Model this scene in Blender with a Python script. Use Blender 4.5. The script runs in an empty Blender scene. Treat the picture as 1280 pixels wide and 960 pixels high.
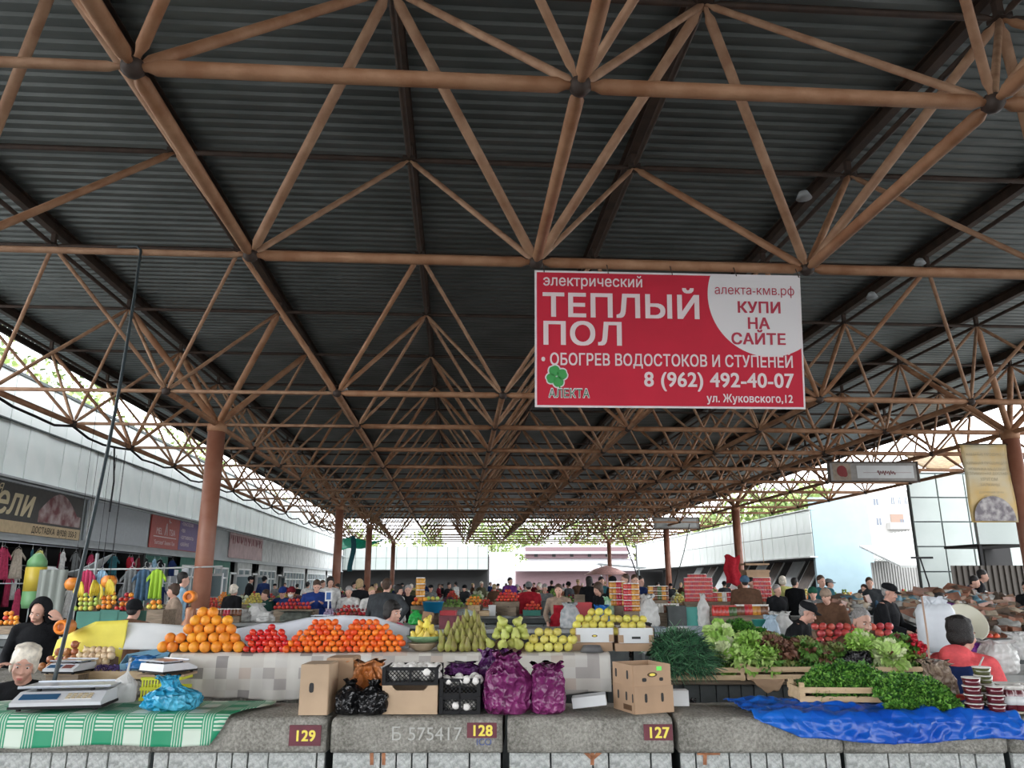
import bpy, math, random
import numpy as np
from mathutils import Matrix, Vector, Euler, noise
R = math.radians
PI = math.pi
C = bpy.context.scene.collection
SC = bpy.context.scene
random.seed(7)

# ---------------------------------------------------------------- camera
FPX, YAW, PIT, ROL = 949.3, .0725, .2557, .00436
EYE = Vector((0, 0, 1.65))
_A = Vector((math.cos(YAW), -math.sin(YAW), 0))
_F = Vector((math.sin(YAW)*math.cos(PIT), math.cos(YAW)*math.cos(PIT), math.sin(PIT)))
_U = Vector((-math.sin(YAW)*math.sin(PIT), -math.cos(YAW)*math.sin(PIT), math.cos(PIT)))
_RX = math.cos(ROL)*_A - math.sin(ROL)*_U
_UP = math.sin(ROL)*_A + math.cos(ROL)*_U
cam = bpy.data.cameras.new('camera')
cam.sensor_width = 36; cam.lens = FPX/1280*36
cam.clip_start = .05; cam.clip_end = 800
camo = bpy.data.objects.new('camera', cam); C.objects.link(camo)
m3 = Matrix((_RX, _UP, -_F)).transposed()
camo.matrix_world = Matrix.Translation(EYE) @ m3.to_4x4()
SC.camera = camo

def ray(px, py):
    return _F + _RX*((px-640)/FPX) + _UP*((480-py)/FPX)
def at(px, py, Y):            # the point seen at a pixel, standing Y metres down the hall
    r = ray(px, py); return EYE + r*(Y/r.y)
def atz(px, py, z):
    r = ray(px, py); return EYE + r*((z-EYE.z)/r.z)
def atx(px, py, X):
    r = ray(px, py); return EYE + r*(X/r.x)

# ---------------------------------------------------------------- sky, light, exposure
wd = bpy.data.worlds.new('overcast_sky'); SC.world = wd; wd.use_nodes = True
nt = wd.node_tree; nt.nodes.clear()
wo = nt.nodes.new('ShaderNodeOutputWorld'); bg = nt.nodes.new('ShaderNodeBackground')
tc = nt.nodes.new('ShaderNodeTexCoord'); nz = nt.nodes.new('ShaderNodeTexNoise')
cr = nt.nodes.new('ShaderNodeValToRGB')
nz.inputs['Scale'].default_value = 2.2; nz.inputs['Detail'].default_value = 5
cr.color_ramp.elements[0].position = .35; cr.color_ramp.elements[0].color = (.90, .94, 1, 1)
cr.color_ramp.elements[1].position = .7; cr.color_ramp.elements[1].color = (1, 1, 1, 1)
nt.links.new(tc.outputs['Generated'], nz.inputs['Vector']); nt.links.new(nz.outputs['Fac'], cr.inputs['Fac'])
nt.links.new(cr.outputs['Color'], bg.inputs['Color']); bg.inputs['Strength'].default_value = 4.0
nt.links.new(bg.outputs['Background'], wo.inputs['Surface'])
sun = bpy.data.lights.new('sun_behind_clouds', 'SUN'); sun.energy = .35; sun.angle = R(40); sun.color = (1, .97, .93)
suno = bpy.data.objects.new('sun_behind_clouds', sun); C.objects.link(suno); suno.rotation_euler = (R(38), R(-28), R(15))
SC.view_settings.view_transform = 'Standard'
SC.view_settings.look = 'None'
SC.view_settings.exposure = 0.45
SC.view_settings.gamma = 1
SC.view_settings.use_curve_mapping = False
try:
    SC.cycles.max_bounces = 8; SC.cycles.diffuse_bounces = 4; SC.cycles.glossy_bounces = 3
    SC.cycles.transparent_max_bounces = 8; SC.cycles.transmission_bounces = 4
except Exception: pass

# ---------------------------------------------------------------- materials
MATS = {}
def mat(name, col, rough=.6, metal=0, var=0.0, scale=8, bump=0.0, bscale=40, col2=None, spec=None, coat=0, trans=0, coords='Object', detail=4, emit=None, estr=0, sub=0, alpha=None, stretch=None):
    if name in MATS: return MATS[name]
    m = bpy.data.materials.new(name); m.use_nodes = True
    t = m.node_tree; b = t.nodes['Principled BSDF']
    c = tuple(col)+(1,)
    b.inputs['Base Color'].default_value = c
    b.inputs['Roughness'].default_value = rough; b.inputs['Metallic'].default_value = metal
    if spec is not None: b.inputs['Specular IOR Level'].default_value = spec
    if coat: b.inputs['Coat Weight'].default_value = coat; b.inputs['Coat Roughness'].default_value = .15
    if trans: b.inputs['Transmission Weight'].default_value = trans
    if alpha is not None: b.inputs['Alpha'].default_value = alpha
    if emit: b.inputs['Emission Color'].default_value = tuple(emit)+(1,); b.inputs['Emission Strength'].default_value = estr
    tcn = t.nodes.new('ShaderNodeTexCoord'); src = tcn.outputs[coords]
    if stretch:
        mp = t.nodes.new('ShaderNodeMapping'); mp.inputs['Scale'].default_value = stretch
        t.links.new(src, mp.inputs['Vector']); src = mp.outputs['Vector']
    if var or col2:
        n = t.nodes.new('ShaderNodeTexNoise'); n.inputs['Scale'].default_value = scale; n.inputs['Detail'].default_value = detail
        t.links.new(src, n.inputs['Vector'])
        r = t.nodes.new('ShaderNodeValToRGB')
        if col2 is None: col2 = tuple(min(1, x*(1+var)) for x in col); cc = tuple(x*(1-var) for x in col)
        else: cc = col
        r.color_ramp.elements[0].position = .38; r.color_ramp.elements[0].color = tuple(cc)+(1,)
        r.color_ramp.elements[1].position = .64; r.color_ramp.elements[1].color = tuple(col2)+(1,)
        t.links.new(n.outputs['Fac'], r.inputs['Fac']); t.links.new(r.outputs['Color'], b.inputs['Base Color'])
    if bump:
        n2 = t.nodes.new('ShaderNodeTexNoise'); n2.inputs['Scale'].default_value = bscale; n2.inputs['Detail'].default_value = 3
        t.links.new(src, n2.inputs['Vector'])
        bp = t.nodes.new('ShaderNodeBump'); bp.inputs['Strength'].default_value = bump; bp.inputs['Distance'].default_value = .02
        t.links.new(n2.outputs['Fac'], bp.inputs['Height']); t.links.new(bp.outputs['Normal'], b.inputs['Normal'])
    MATS[name] = m; return m
def per_object_hue(m, amt_v=.15, amt_h=.02):
    """each object of a kind gets its own slight hue/brightness"""
    t = m.node_tree; b = t.nodes['Principled BSDF']
    oi = t.nodes.new('ShaderNodeObjectInfo'); h = t.nodes.new('ShaderNodeHueSaturation')
    mr = t.nodes.new('ShaderNodeMapRange'); mr.inputs['To Min'].default_value = 1-amt_v; mr.inputs['To Max'].default_value = 1+amt_v
    mh = t.nodes.new('ShaderNodeMapRange'); mh.inputs['To Min'].default_value = .5-amt_h; mh.inputs['To Max'].default_value = .5+amt_h
    t.links.new(oi.outputs['Random'], mr.inputs['Value']); t.links.new(oi.outputs['Random'], mh.inputs['Value'])
    t.links.new(mr.outputs['Result'], h.inputs['Value']); t.links.new(mh.outputs['Result'], h.inputs['Hue'])
    inp = b.inputs['Base Color']
    if inp.is_linked: t.links.new(inp.links[0].from_socket, h.inputs['Color'])
    else: h.inputs['Color'].default_value = inp.default_value
    t.links.new(h.outputs['Color'], inp)
    return m

# ---------------------------------------------------------------- mesh helpers
class MB:
    def __init__(s): s.v = []; s.f = []; s.m = []
    def add(s, vs, fs, mi=0):
        o = len(s.v); s.v.extend([tuple(v) for v in vs]); s.f.extend([tuple(i+o for i in f) for f in fs]); s.m.extend([mi]*len(fs)); return s
    def box(s, c, d, mi=0, rot=None):
        x, y, z = d[0]/2, d[1]/2, d[2]/2
        vs = [Vector((a*x, b*y, e*z)) for e in (-1, 1) for a, b in ((-1, -1), (1, -1), (1, 1), (-1, 1))]
        if rot is not None: vs = [rot @ v for v in vs]
        c = Vector(c); vs = [v+c for v in vs]
        return s.add(vs, [(3, 2, 1, 0), (4, 5, 6, 7), (0, 1, 5, 4), (1, 2, 6, 5), (2, 3, 7, 6), (3, 0, 4, 7)], mi)
    def bar(s, p, q, w, h, mi=0, up=(0, 0, 1)):
        p = Vector(p); q = Vector(q); d = (q-p); L = d.length; d.normalize(); u = Vector(up)
        if abs(d.dot(u)) > .98: u = Vector((0, 1, 0))
        x = d.cross(u).normalized(); u = x.cross(d)
        vs = []
        for e in (p, q):
            for a, b in ((-1, -1), (1, -1), (1, 1), (-1, 1)): vs.append(e + x*(a*w/2) + u*(b*h/2))
        return s.add(vs, [(0, 1, 2, 3), (7, 6, 5, 4), (0, 4, 5, 1), (1, 5, 6, 2), (2, 6, 7, 3), (3, 7, 4, 0)], mi)
    def tube(s, pts, r, n=8, mi=0, caps=True):
        pts = [Vector(p) for p in pts]; k = len(pts)
        rr = r if isinstance(r, (list, tuple)) else [r]*k
        vs = []; prev = None
        for i, p in enumerate(pts):
            d = (pts[min(i+1, k-1)] - pts[max(i-1, 0)]).normalized()
            if prev is None:
                u = Vector((0, 0, 1)) if abs(d.z) < .9 else Vector((0, 1, 0))
                x = d.cross(u).normalized()
            else:
                x = (prev - d*prev.dot(d)).normalized()
            prev = x; y = d.cross(x)
            for j in range(n):
                a = 2*PI*j/n; vs.append(p + (x*math.cos(a) + y*math.sin(a))*rr[i])
        fs = [(i*n+j, i*n+(j+1) % n, (i+1)*n+(j+1) % n, (i+1)*n+j) for i in range(k-1) for j in range(n)]
        if caps: fs += [tuple(reversed(range(n))), tuple(range((k-1)*n, k*n))]
        return s.add(vs, fs, mi)
    def lathe(s, prof, n=16, c=(0, 0, 0), mi=0, wob=None, sx=1, sy=1, rot=None):
        vs = []; c = Vector(c)
        for i, (r, z) in enumerate(prof):
            for j in range(n):
                a = 2*PI*j/n; q = r*(wob(i/(len(prof)-1), a) if wob else 1)
                v = Vector((q*math.cos(a)*sx, q*math.sin(a)*sy, z))
                if rot is not None: v = rot @ v
                vs.append(v+c)
        k = len(prof)
        fs = [(i*n+j, i*n+(j+1) % n, (i+1)*n+(j+1) % n, (i+1)*n+j) for i in range(k-1) for j in range(n)]
        fs += [tuple(reversed(range(n))), tuple(range((k-1)*n, k*n))]
        return s.add(vs, fs, mi)
    def ball(s, c, r, nu=10, nv=7, mi=0, jit=0, rot=None, seed=0):
        if not isinstance(r, (tuple, list, Vector)): r = (r, r, r)
        c = Vector(c); vs = [Vector((0, 0, -r[2]))]
        for i in range(1, nv):
            t = PI*i/nv - PI/2
            for j in range(nu):
                a = 2*PI*j/nu
                v = Vector((r[0]*math.cos(t)*math.cos(a), r[1]*math.cos(t)*math.sin(a), r[2]*math.sin(t)))
                if jit: v *= 1 + jit*noise.noise(v/max(r)*1.7 + Vector((seed*3.1, seed, 0)))
                vs.append(v)
        vs.append(Vector((0, 0, r[2])))
        if rot is not None: vs = [rot @ v for v in vs]
        vs = [v+c for v in vs]; N = len(vs)-1
        fs = [(0, 1+(j+1) % nu, 1+j) for j in range(nu)]
        for i in range(nv-2):
            o = 1+i*nu; fs += [(o+j, o+(j+1) % nu, o+nu+(j+1) % nu, o+nu+j) for j in range(nu)]
        o = 1+(nv-2)*nu; fs += [(o+j, o+(j+1) % nu, N) for j in range(nu)]
        return s.add(vs, fs, mi)
    def grid(s, nx, ny, fn, mi=0, thick=0):
        vs = [Vector(fn(i/nx, j/ny)) for j in range(ny+1) for i in range(nx+1)]
        fs = [(j*(nx+1)+i, j*(nx+1)+i+1, (j+1)*(nx+1)+i+1, (j+1)*(nx+1)+i) for j in range(ny) for i in range(nx)]
        return s.add(vs, fs, mi)
    def mesh(s, name, mats, smooth=False):
        me = bpy.data.meshes.new(name); me.from_pydata(s.v, [], s.f)
        if not isinstance(mats, (list, tuple)): mats = [mats]
        for q in mats: me.materials.append(q)
        if len(mats) > 1: me.polygons.foreach_set('material_index', s.m)
        if smooth: me.polygons.foreach_set('use_smooth', [True]*len(me.polygons))
        me.update(); return me
    def build(s, name, mats, parent=None, smooth=False, loc=None, solid=0):
        me = s.mesh(name, mats, smooth)
        return link(name, me, parent, loc, solid=solid)
def link(name, me, parent=None, loc=None, rot=None, scale=None, solid=0):
    o = bpy.data.objects.new(name, me); C.objects.link(o)
    if parent: o.parent = parent
    if loc is not None: o.location = loc
    if rot is not None: o.rotation_euler = rot
    if scale is not None: o.scale = scale
    if solid:
        md = o.modifiers.new('thickness', 'SOLIDIFY'); md.thickness = solid; md.offset = 0
    return o
def tag(o, label=None, cat=None, group=None, kind=None):
    if label: o['label'] = label
    if cat: o['category'] = cat
    if group: o['group'] = group
    if kind: o['kind'] = kind
    return o
def thing(name, label, cat, loc=(0, 0, 0), rz=0, group=None):
    o = bpy.data.objects.new(name, None); C.objects.link(o); o.empty_display_size = .1
    o.location = loc; o.rotation_euler = (0, 0, rz)
    return tag(o, label, cat, group)
def struct(name, mb, mats, parent=None, smooth=False):
    o = mb.build(name, mats, parent, smooth)
    if not parent: o['kind'] = 'structure'
    return o
KIDS = {}
def children(o): return [c for c in KIDS.get(o.name, [])]
def copy_thing(root, kids, loc, rz=None, label=None, group=None, scale=None, rot=None):
    """kids: list of (part, [sub-parts])"""
    r = root.copy(); C.objects.link(r); r.location = loc
    if rz is not None: r.rotation_euler = (0, 0, rz)
    if rot is not None: r.rotation_euler = rot
    if scale is not None: r.scale = scale if isinstance(scale, (tuple, Vector)) else (scale,)*3
    if label: r['label'] = label
    if group: r['group'] = group
    for k, subs in kids:
        c = k.copy(); C.objects.link(c); c.parent = r
        for q in subs:
            d = q.copy(); C.objects.link(d); d.parent = c
    return r
TS = bpy.data.scenes.new('workbench')      # modifiers and text are evaluated in a scene of their own, then it is removed
def evaluated(tmp):
    TS.collection.objects.link(tmp); vl = TS.view_layers[0]; vl.update(); dg = vl.depsgraph; dg.update()
    me = bpy.data.meshes.new_from_object(tmp.evaluated_get(dg)); bpy.data.objects.remove(tmp); return me
def text_mesh(body, size, bold=.0, align='CENTER', ext=.002, shear=0, spacing=1.0):
    cu = bpy.data.curves.new('lettering', 'FONT'); cu.body = body; cu.size = size; cu.align_x = align
    cu.shear = shear; cu.space_character = spacing+max(0, bold)*1.6; cu.resolution_u = 5; cu.fill_mode = 'NONE'
    me = evaluated(bpy.data.objects.new('lettering', cu)); bpy.data.curves.remove(cu)
    # fill the outlines band by band with the non-zero winding rule (the glyph outlines overlap themselves)
    co = [(v.co.x, v.co.y) for v in me.vertices]; ed = [tuple(e.vertices) for e in me.edges]; bpy.data.meshes.remove(me)
    if not co: return bpy.data.meshes.new('lettering')
    ymin = min(c[1] for c in co); ymax = max(c[1] for c in co); n = max(12, int((ymax-ymin)/size*80)); dy = (ymax-ymin)/n
    segs = []
    for i, j in ed:
        if j < i and i-j == 1: i, j = j, i
        p, q = co[i], co[j]
        if p[1] != q[1]: segs.append((p, q) if p[1] < q[1] else (q, p)); segs[-1] += ((1 if p[1] < q[1] else -1),)
    bands = [[] for _ in range(n)]
    for sg in segs:
        k0 = max(0, int((sg[0][1]-ymin)/dy-.5)); k1 = min(n-1, int((sg[1][1]-ymin)/dy+.5))
        for k in range(k0, k1+1):
            ym = ymin+(k+.5)*dy
            if sg[0][1] <= ym < sg[1][1]: bands[k].append(sg)
    V = []; F = []; ex = bold*size
    for k in range(n):
        y0 = ymin+k*dy; y1 = y0+dy; ym = (y0+y1)/2
        def X(sg, y, lim=False):
            (x0, a0), (x1, a1), _ = sg; y = min(max(y, a0), a1); return x0+(x1-x0)*(y-a0)/(a1-a0)
        cr = sorted(((X(sg, ym), sg) for sg in bands[k]), key=lambda t: t[0]); w = 0; st_ = None
        for x, sg in cr:
            w0 = w; w += sg[2]
            if w0 == 0: st_ = sg
            elif w == 0 and st_ is not None:
                for dyy in ((0,) if ex <= 0 else (-ex*.7, 0, ex*.7)):
                    o = len(V); z = ext+.00003*(dyy > 0)-.00003*(dyy < 0)
                    V += [(X(st_, y0)-ex, y0+dyy, z), (X(sg, y0)+ex, y0+dyy, z), (X(sg, y1)+ex, y1+dyy, z), (X(st_, y1)-ex, y1+dyy, z)]; F.append((o, o+1, o+2, o+3))
    me = bpy.data.meshes.new('lettering'); me.from_pydata(V, [], F); me.update()
    return me
def lettering(name, body, size, m, parent, loc, rot=(PI/2, 0, 0), width=None, **k):
    me = text_mesh(body, size, **k); me.materials.clear(); me.materials.append(m)
    o = link(name, me, parent, loc, rot)
    if width:
        xs = [v.co.x for v in me.vertices]
        if xs and max(xs) > min(xs): o.scale = (width/(max(xs)-min(xs)), 1, 1)
    return o
def nz3(x, y, z=0, s=1.0): return noise.noise(Vector((x*s, y*s, z*s)))
# ================================================================ SETTING
rust = mat('rusty_brown_pipe', (.33, .155, .075), .62, .1, col2=(.47, .265, .15), scale=3.5, bump=.15, bscale=60, detail=7)
rust_l = mat('pale_brown_pipe', (.46, .28, .17), .65, .05, col2=(.32, .17, .095), scale=5, bump=.1, bscale=60)
rust_d = mat('dark_brown_steel', (.085, .055, .04), .6, .2, col2=(.05, .035, .028), scale=4)
colm = mat('red_brown_paint', (.25, .095, .055), .5, 0, col2=(.31, .14, .09), scale=2.2, bump=.1, bscale=30, detail=8)
roofm = mat('galvanised_roof_sheet', (.15, .172, .168), .36, .6, col2=(.215, .24, .235), scale=.9, detail=5)
asphalt = mat('asphalt', (.19, .185, .18), .9, 0, var=.25, scale=3, bump=.3, bscale=90)
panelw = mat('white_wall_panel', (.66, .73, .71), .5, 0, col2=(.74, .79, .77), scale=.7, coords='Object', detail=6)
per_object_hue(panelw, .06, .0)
panelx = mat('darkened_outer_panel', (.36, .41, .39), .55, 0, col2=(.41, .46, .44), scale=.7, detail=6)  # white panel, colour darkened so the bright outdoor light does not bleach it
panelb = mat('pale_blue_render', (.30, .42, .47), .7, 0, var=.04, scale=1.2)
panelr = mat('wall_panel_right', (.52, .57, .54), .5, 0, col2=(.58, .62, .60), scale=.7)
jointm = mat('dark_joint', (.06, .075, .075), .7)
greyf = mat('grey_fascia', (.36, .39, .40), .55, 0, var=.08, scale=1.5)
greyf2 = mat('pale_grey_fascia', (.46, .48, .47), .6, 0, var=.12, scale=2.5)
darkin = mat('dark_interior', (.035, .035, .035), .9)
greenw = mat('green_painted_wall', (.03, .16, .12), .6, 0, var=.15, scale=2)
whitepvc = mat('white_plastic_frame', (.72, .74, .74), .35)
glassm = mat('shop_glass', (.25, .32, .34), .08, 0, spec=.8)
black = mat('black_plastic', (.007, .007, .008), .55, spec=.25)
fl = MB(); fl.box((0, 60, -.05), (220, 260, .1)); struct('floor', fl, asphalt)

# ---- space frame roof: 3 m grid, 2.08 m deep; node (i, j) stands at X0+3i, Y0+3j
X0, Y0, ZL, ZU = -2.19, 4.52, 4.975, 7.05
def LN(i, j): return Vector((X0+3*i, Y0+3*j, ZL))
def pipe_mesh(name, L, r, m, n=8):
    b = MB(); b.tube([(0, 0, 0), (0, 0, .10), (0, 0, .16), (0, 0, L-.16), (0, 0, L-.10), (0, 0, L)], [r*.45, r*.55, r, r, r*.55, r*.45], n)
    return b.mesh(name, m, True)
DL = math.sqrt(1.5**2*2+(ZU-ZL)**2)
PM = {'lower_chord': pipe_mesh('lower_chord', 3, .056, rust, 10), 'thin_chord': pipe_mesh('thin_chord', 3, .036, rust_l),
      'upper_chord': pipe_mesh('upper_chord', 3, .036, rust_d), 'diagonal': pipe_mesh('diagonal', DL, .034, rust_l),
      'diag_mid': pipe_mesh('diagonal_mid', DL, .044, rust), 'diag_heavy': pipe_mesh('diagonal_heavy', DL, .052, rust_l, 10), 'strut': pipe_mesh('strut', DL, .068, rust, 10)}
nb = MB(); nb.ball((0, 0, 0), (.085, .085, .075), 8, 5); node_me = nb.mesh('node', rust_d, True)
nb = MB(); nb.box((0, 0, .0), (.16, .16, .05)); nb.box((0, 0, .10), (.07, .07, .2)); unode_me = nb.mesh('upper_node', rust_d)
def member(name, me, p, q, parent):
    d = (q-p); o = bpy.data.objects.new(name, me); C.objects.link(o); o.parent = parent
    o.location = p; o.rotation_mode = 'QUATERNION'; o.rotation_quaternion = d.to_track_quat('Z', 'Y')
    o.scale = (1, 1, d.length/(DL if 'iag' in me.name or 'strut' in me.name else 3)); return o
rr = random.Random(3)
def frame_module(j0, j1, cols, label, near):
    t = thing('space_frame', label, 'roof frame', (0, 0, 0), 0, 'roof frame sections')
    i0, i1 = -2, 6
    for j in range(j0, j1+1):
        for i in range(i0, i1+1):
            p = LN(i, j)
            if (i, j) not in cols: link('node', node_me, t, p)
            thin = i < 0 or (near > 1 and rr.random() < .3)
            if i < i1: member('lower_chord', PM['thin_chord' if thin else 'lower_chord'], p, LN(i+1, j), t)
            if j < j1: member('lower_chord', PM['lower_chord'], p, LN(i, j+1), t)
    diags = []
    for j in range(j0, j1+1):
        for i in range(i0, i1+1):
            for a in (-1, 1):
                for b in (-1, 1):
                    q = LN(i+a*.5, j+b*.5); q.z = ZU
                    k = 'strut' if (i, j) in cols else ('diag_heavy' if (j in (1,) and b < 0) else ('diag_mid' if (i+j) % 3 == 0 else 'diagonal'))
                    diags.append((k, LN(i, j), q))
    nd = [d for d in diags if d[0] != 'strut']
    for k, p, q in diags:
        if k == 'strut': member('capital_strut', PM[k], p, q, t)
    for k, p, q in nd[:300]: member('diagonal', PM[k], p, q, t)
    if len(nd) > 300:
        b = MB()
        for k, p, q in nd[300:]: b.tube([p, q], .034, 6)
        o = b.build('diagonals', rust_l, t, True); o['kind'] = 'stuff'
    ui = [i0-.5+k for k in range(i1-i0+2)]; uj = [j0-.5+k for k in range(j1-j0+2)]
    for y in uj:
        for x in ui:
            p = LN(x, y); p.z = ZU
            link('upper_node', unode_me, t, p)
            if x < ui[-1]: q = LN(x+1, y); q.z = ZU; member('upper_chord', PM['upper_chord'], p, q, t)
            q = LN(x, y+1); q.z = ZU
            if y < uj[-1] or near < 2: member('upper_chord', PM['upper_chord'], p, q, t)
    return t
fm = [frame_module(-7, 1, [(5, 0), (-1, 0), (5, -6), (-1, -6)], 'nearest section of brown tubular steel roof frame, overhead above the red banner', 0),
      frame_module(3, 11, [(-1, 4), (5, 4), (-1, 10), (5, 10)], 'middle section of brown tubular steel roof frame carried by the four nearer columns', 1),
      frame_module(13, 21, [(-1, 14), (5, 14), (-1, 20), (5, 20)], 'farthest section of brown tubular roof frame, open to the sky at its end', 2)]
# purlins and corrugated sheets
pu = MB(); L = 30
for zz in (-.09, .09): pu.box((0, L/2, zz), (.12, L, .018))
pu.box((0, L/2, 0), (.012, L, .18)); pur_me = pu.mesh('purlin', rust_d)
ZR = ZU + .20
roof = bpy.data.objects.new('ceiling', None); C.objects.link(roof); roof['kind'] = 'structure'
YS = Y0+3*(-7.5) ; YE = Y0+3*22
for k in range(10):
    for (ya, ln) in ((YS, Y0+3*2-YS), (Y0+6, 30), (Y0+36, 30)):
        link('purlin', pur_me, roof, (X0+3*(-2.5+k), ya, ZR+.1), scale=(1, ln/30, 1))
def sheet_mesh(w, l):
    b = MB(); pts = []; y = 0; pitch = .20
    prof = [(0, 0), (.07, 0), (.095, .035), (.175, .035)]
    n = int(round(l/pitch))
    for k in range(n):
        for a, z in prof: pts.append((k*pitch+a, z))
    pts.append((n*pitch, 0))
    vs = []
    for yy, z in pts: vs += [(0, yy, z), (w, yy, z)]
    for yy, z in pts: vs += [(0, yy, z+.004), (w, yy, z+.004)]
    m = len(pts); fs = [(2*i+2, 2*i+3, 2*i+1, 2*i) for i in range(m-1)] + [(2*m+2*i, 2*m+2*i+1, 2*m+2*i+3, 2*m+2*i+2) for i in range(m-1)]
    b.add(vs, fs); return b.mesh('roof_sheet', roofm)
shm = sheet_mesh(3.03, 6.0)
for k in range(9):
    for q in range(15):
        y = YE-6-q*6
        link('roof_sheet', shm, roof, (X0+3*(-2.5+k), y, ZR+.195+.004*((k+q) % 2)))
shm2 = sheet_mesh(.9, 6.0)
for q in range(15):
    link('roof_sheet', shm2, roof, (X0-7.5-.88, YE-6-q*6, ZR+.2)); link('roof_sheet', shm2, roof, (X0+19.5, YE-6-q*6, ZR+.2))
# rim beams at the roof's long edges
for x in (X0-7.5-.9, X0+19.5+.9):
    b = MB(); b.box((x, (YS+YE)/2, ZR+.14), (.06, YE-YS, .16)); o = b.build('rim_beam', rust_d, roof)
b = MB(); b.box((X0+6, YE, ZR+.14), (28, .06, .18)); b.build('rim_beam', rust_d, roof)
# columns
def column(i, j, label):
    t = thing('column', label, 'column', (X0+3*i, Y0+3*j, 0), 0, 'round steel columns')
    b = MB(); b.lathe([(.18, 0), (.18, ZL-.12)], 24); b.build('shaft', colm, t, True)
    b = MB(); b.lathe([(.27, 0), (.27, .03)], 8); b.build('base_plate', rust_d, t)
    b = MB(); b.lathe([(.185, ZL-.16), (.2, ZL-.15), (.2, ZL-.02), (.13, ZL+.06), (.07, ZL+.1)], 20); b.build('cap', rust, t, True)
for i, j, l in ((-1, 4, 'thick reddish brown column in front of the left shops, largest on the left'), (-1, 10, 'brown column behind the blue jacketed man, second on the left side'),
                (-1, 14, 'third brown column of the left row, below the edge of the green net'), (-1, 20, 'farthest brown column of the left row, before the white back wall'),
                (5, 4, 'thick brown column at the right edge beside the hanging yellow banner'), (5, 10, 'brown column behind the juice jars, second on the right side'),
                (5, 14, 'third brown column of the right row, behind the stacked red jars'), (5, 20, 'farthest brown column of the right row, by the red parasol'),
                (-1, 0, 'brown column outside the frame on the near left'), (5, 0, 'brown column outside the frame on the near right')):
    column(i, j, l)
# cable along the outer left chord, and loose hanging cables
b = MB()
for j in range(3, 21):
    p = LN(-2, j); q = LN(-2, j+1); pts = [p.lerp(q, s/4)+Vector((.0, 0, -.06-.10*math.sin(PI*s/4)*(1+rr.random()))) for s in range(5)]
    b.tube(pts, .028, 5)
tag(b.build('power_cable', black, None, True), 'thick black power cable sagging along the outer left roof pipe', 'cable')

# ---- left wall: shops with fascia, white panels above
WX = -12.0
wl = MB(); wl.box((WX-.25, 49, 5.86), (.3, 70, 2.92)); wl.box((WX-1.5, 49, 7.28), (3, 70, .08))
wall_l = struct('wall_left', wl, jointm)
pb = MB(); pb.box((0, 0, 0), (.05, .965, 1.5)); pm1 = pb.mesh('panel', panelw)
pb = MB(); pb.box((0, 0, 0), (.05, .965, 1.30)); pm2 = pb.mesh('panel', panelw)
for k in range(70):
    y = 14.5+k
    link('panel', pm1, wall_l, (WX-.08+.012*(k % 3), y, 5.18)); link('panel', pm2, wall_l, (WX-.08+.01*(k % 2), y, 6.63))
tb = MB(); tb.box((WX+.03, 49, 4.42), (.35, 70, .06)); tb.box((WX+.0, 49, 4.34), (.22, 70, .06)); struct('trim_1', tb, greyf)
tb = MB(); tb.box((WX-.06, 49, 5.955), (.14, 70, .035)); struct('trim_2', tb, jointm)
fb = MB(); fb.box((WX-.1, 49, 3.62), (.12, 70, 1.5)); fb.box((WX-.05, 49, 2.84), (.2, 70, .08))
fas = struct('trim_3', fb, greyf)
pb = MB(); pb.box((0, 0, 0), (.03, 2.5, 1.36)); fpm = pb.mesh('panel', greyf2)
for k in range(13): link('panel', fpm, fas, (WX-.02, 50.5+k*2.55, 3.66))
# shop interiors
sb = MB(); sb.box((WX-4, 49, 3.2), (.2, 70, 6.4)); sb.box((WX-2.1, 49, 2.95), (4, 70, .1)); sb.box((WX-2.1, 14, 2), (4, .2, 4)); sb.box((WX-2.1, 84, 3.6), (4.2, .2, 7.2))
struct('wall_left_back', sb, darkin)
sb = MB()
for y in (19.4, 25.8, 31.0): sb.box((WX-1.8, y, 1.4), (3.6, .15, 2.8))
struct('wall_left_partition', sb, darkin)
def shop_front(idx, y0, y1, wallm):
    """door and window joinery between y0 and y1 in the plane of the shops"""
    b = MB(); b.box((WX-.2, (y0+y1)/2, .35), (.14, y1-y0, .7)); b.box((WX-.2, (y0+y1)/2, 2.62), (.14, y1-y0, .4))
    b.box((WX-.2, y0+.15, 1.55), (.16, .3, 2.5)); b.box((WX-.2, y1-.15, 1.55), (.16, .3, 2.5))
    struct('wall_left_front', b, wallm)
    n = max(2, int((y1-y0-.6)/1.0)); w = (y1-y0-.6)/n
    g = MB(); f = MB()
    for k in range(n+1): f.box((WX-.16, y0+.3+k*w, 1.55), (.1, .09, 1.85))
    for z in (.7, 1.95, 2.44): f.box((WX-.16, (y0+y1)/2, z), (.1, y1-y0-.6, .08))
    g.box((WX-.2, (y0+y1)/2, 1.57), (.02, y1-y0-.6, 1.7))
    o = struct('window_%d' % idx, f, whitepvc); g.build('pane', glassm, o)
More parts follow.
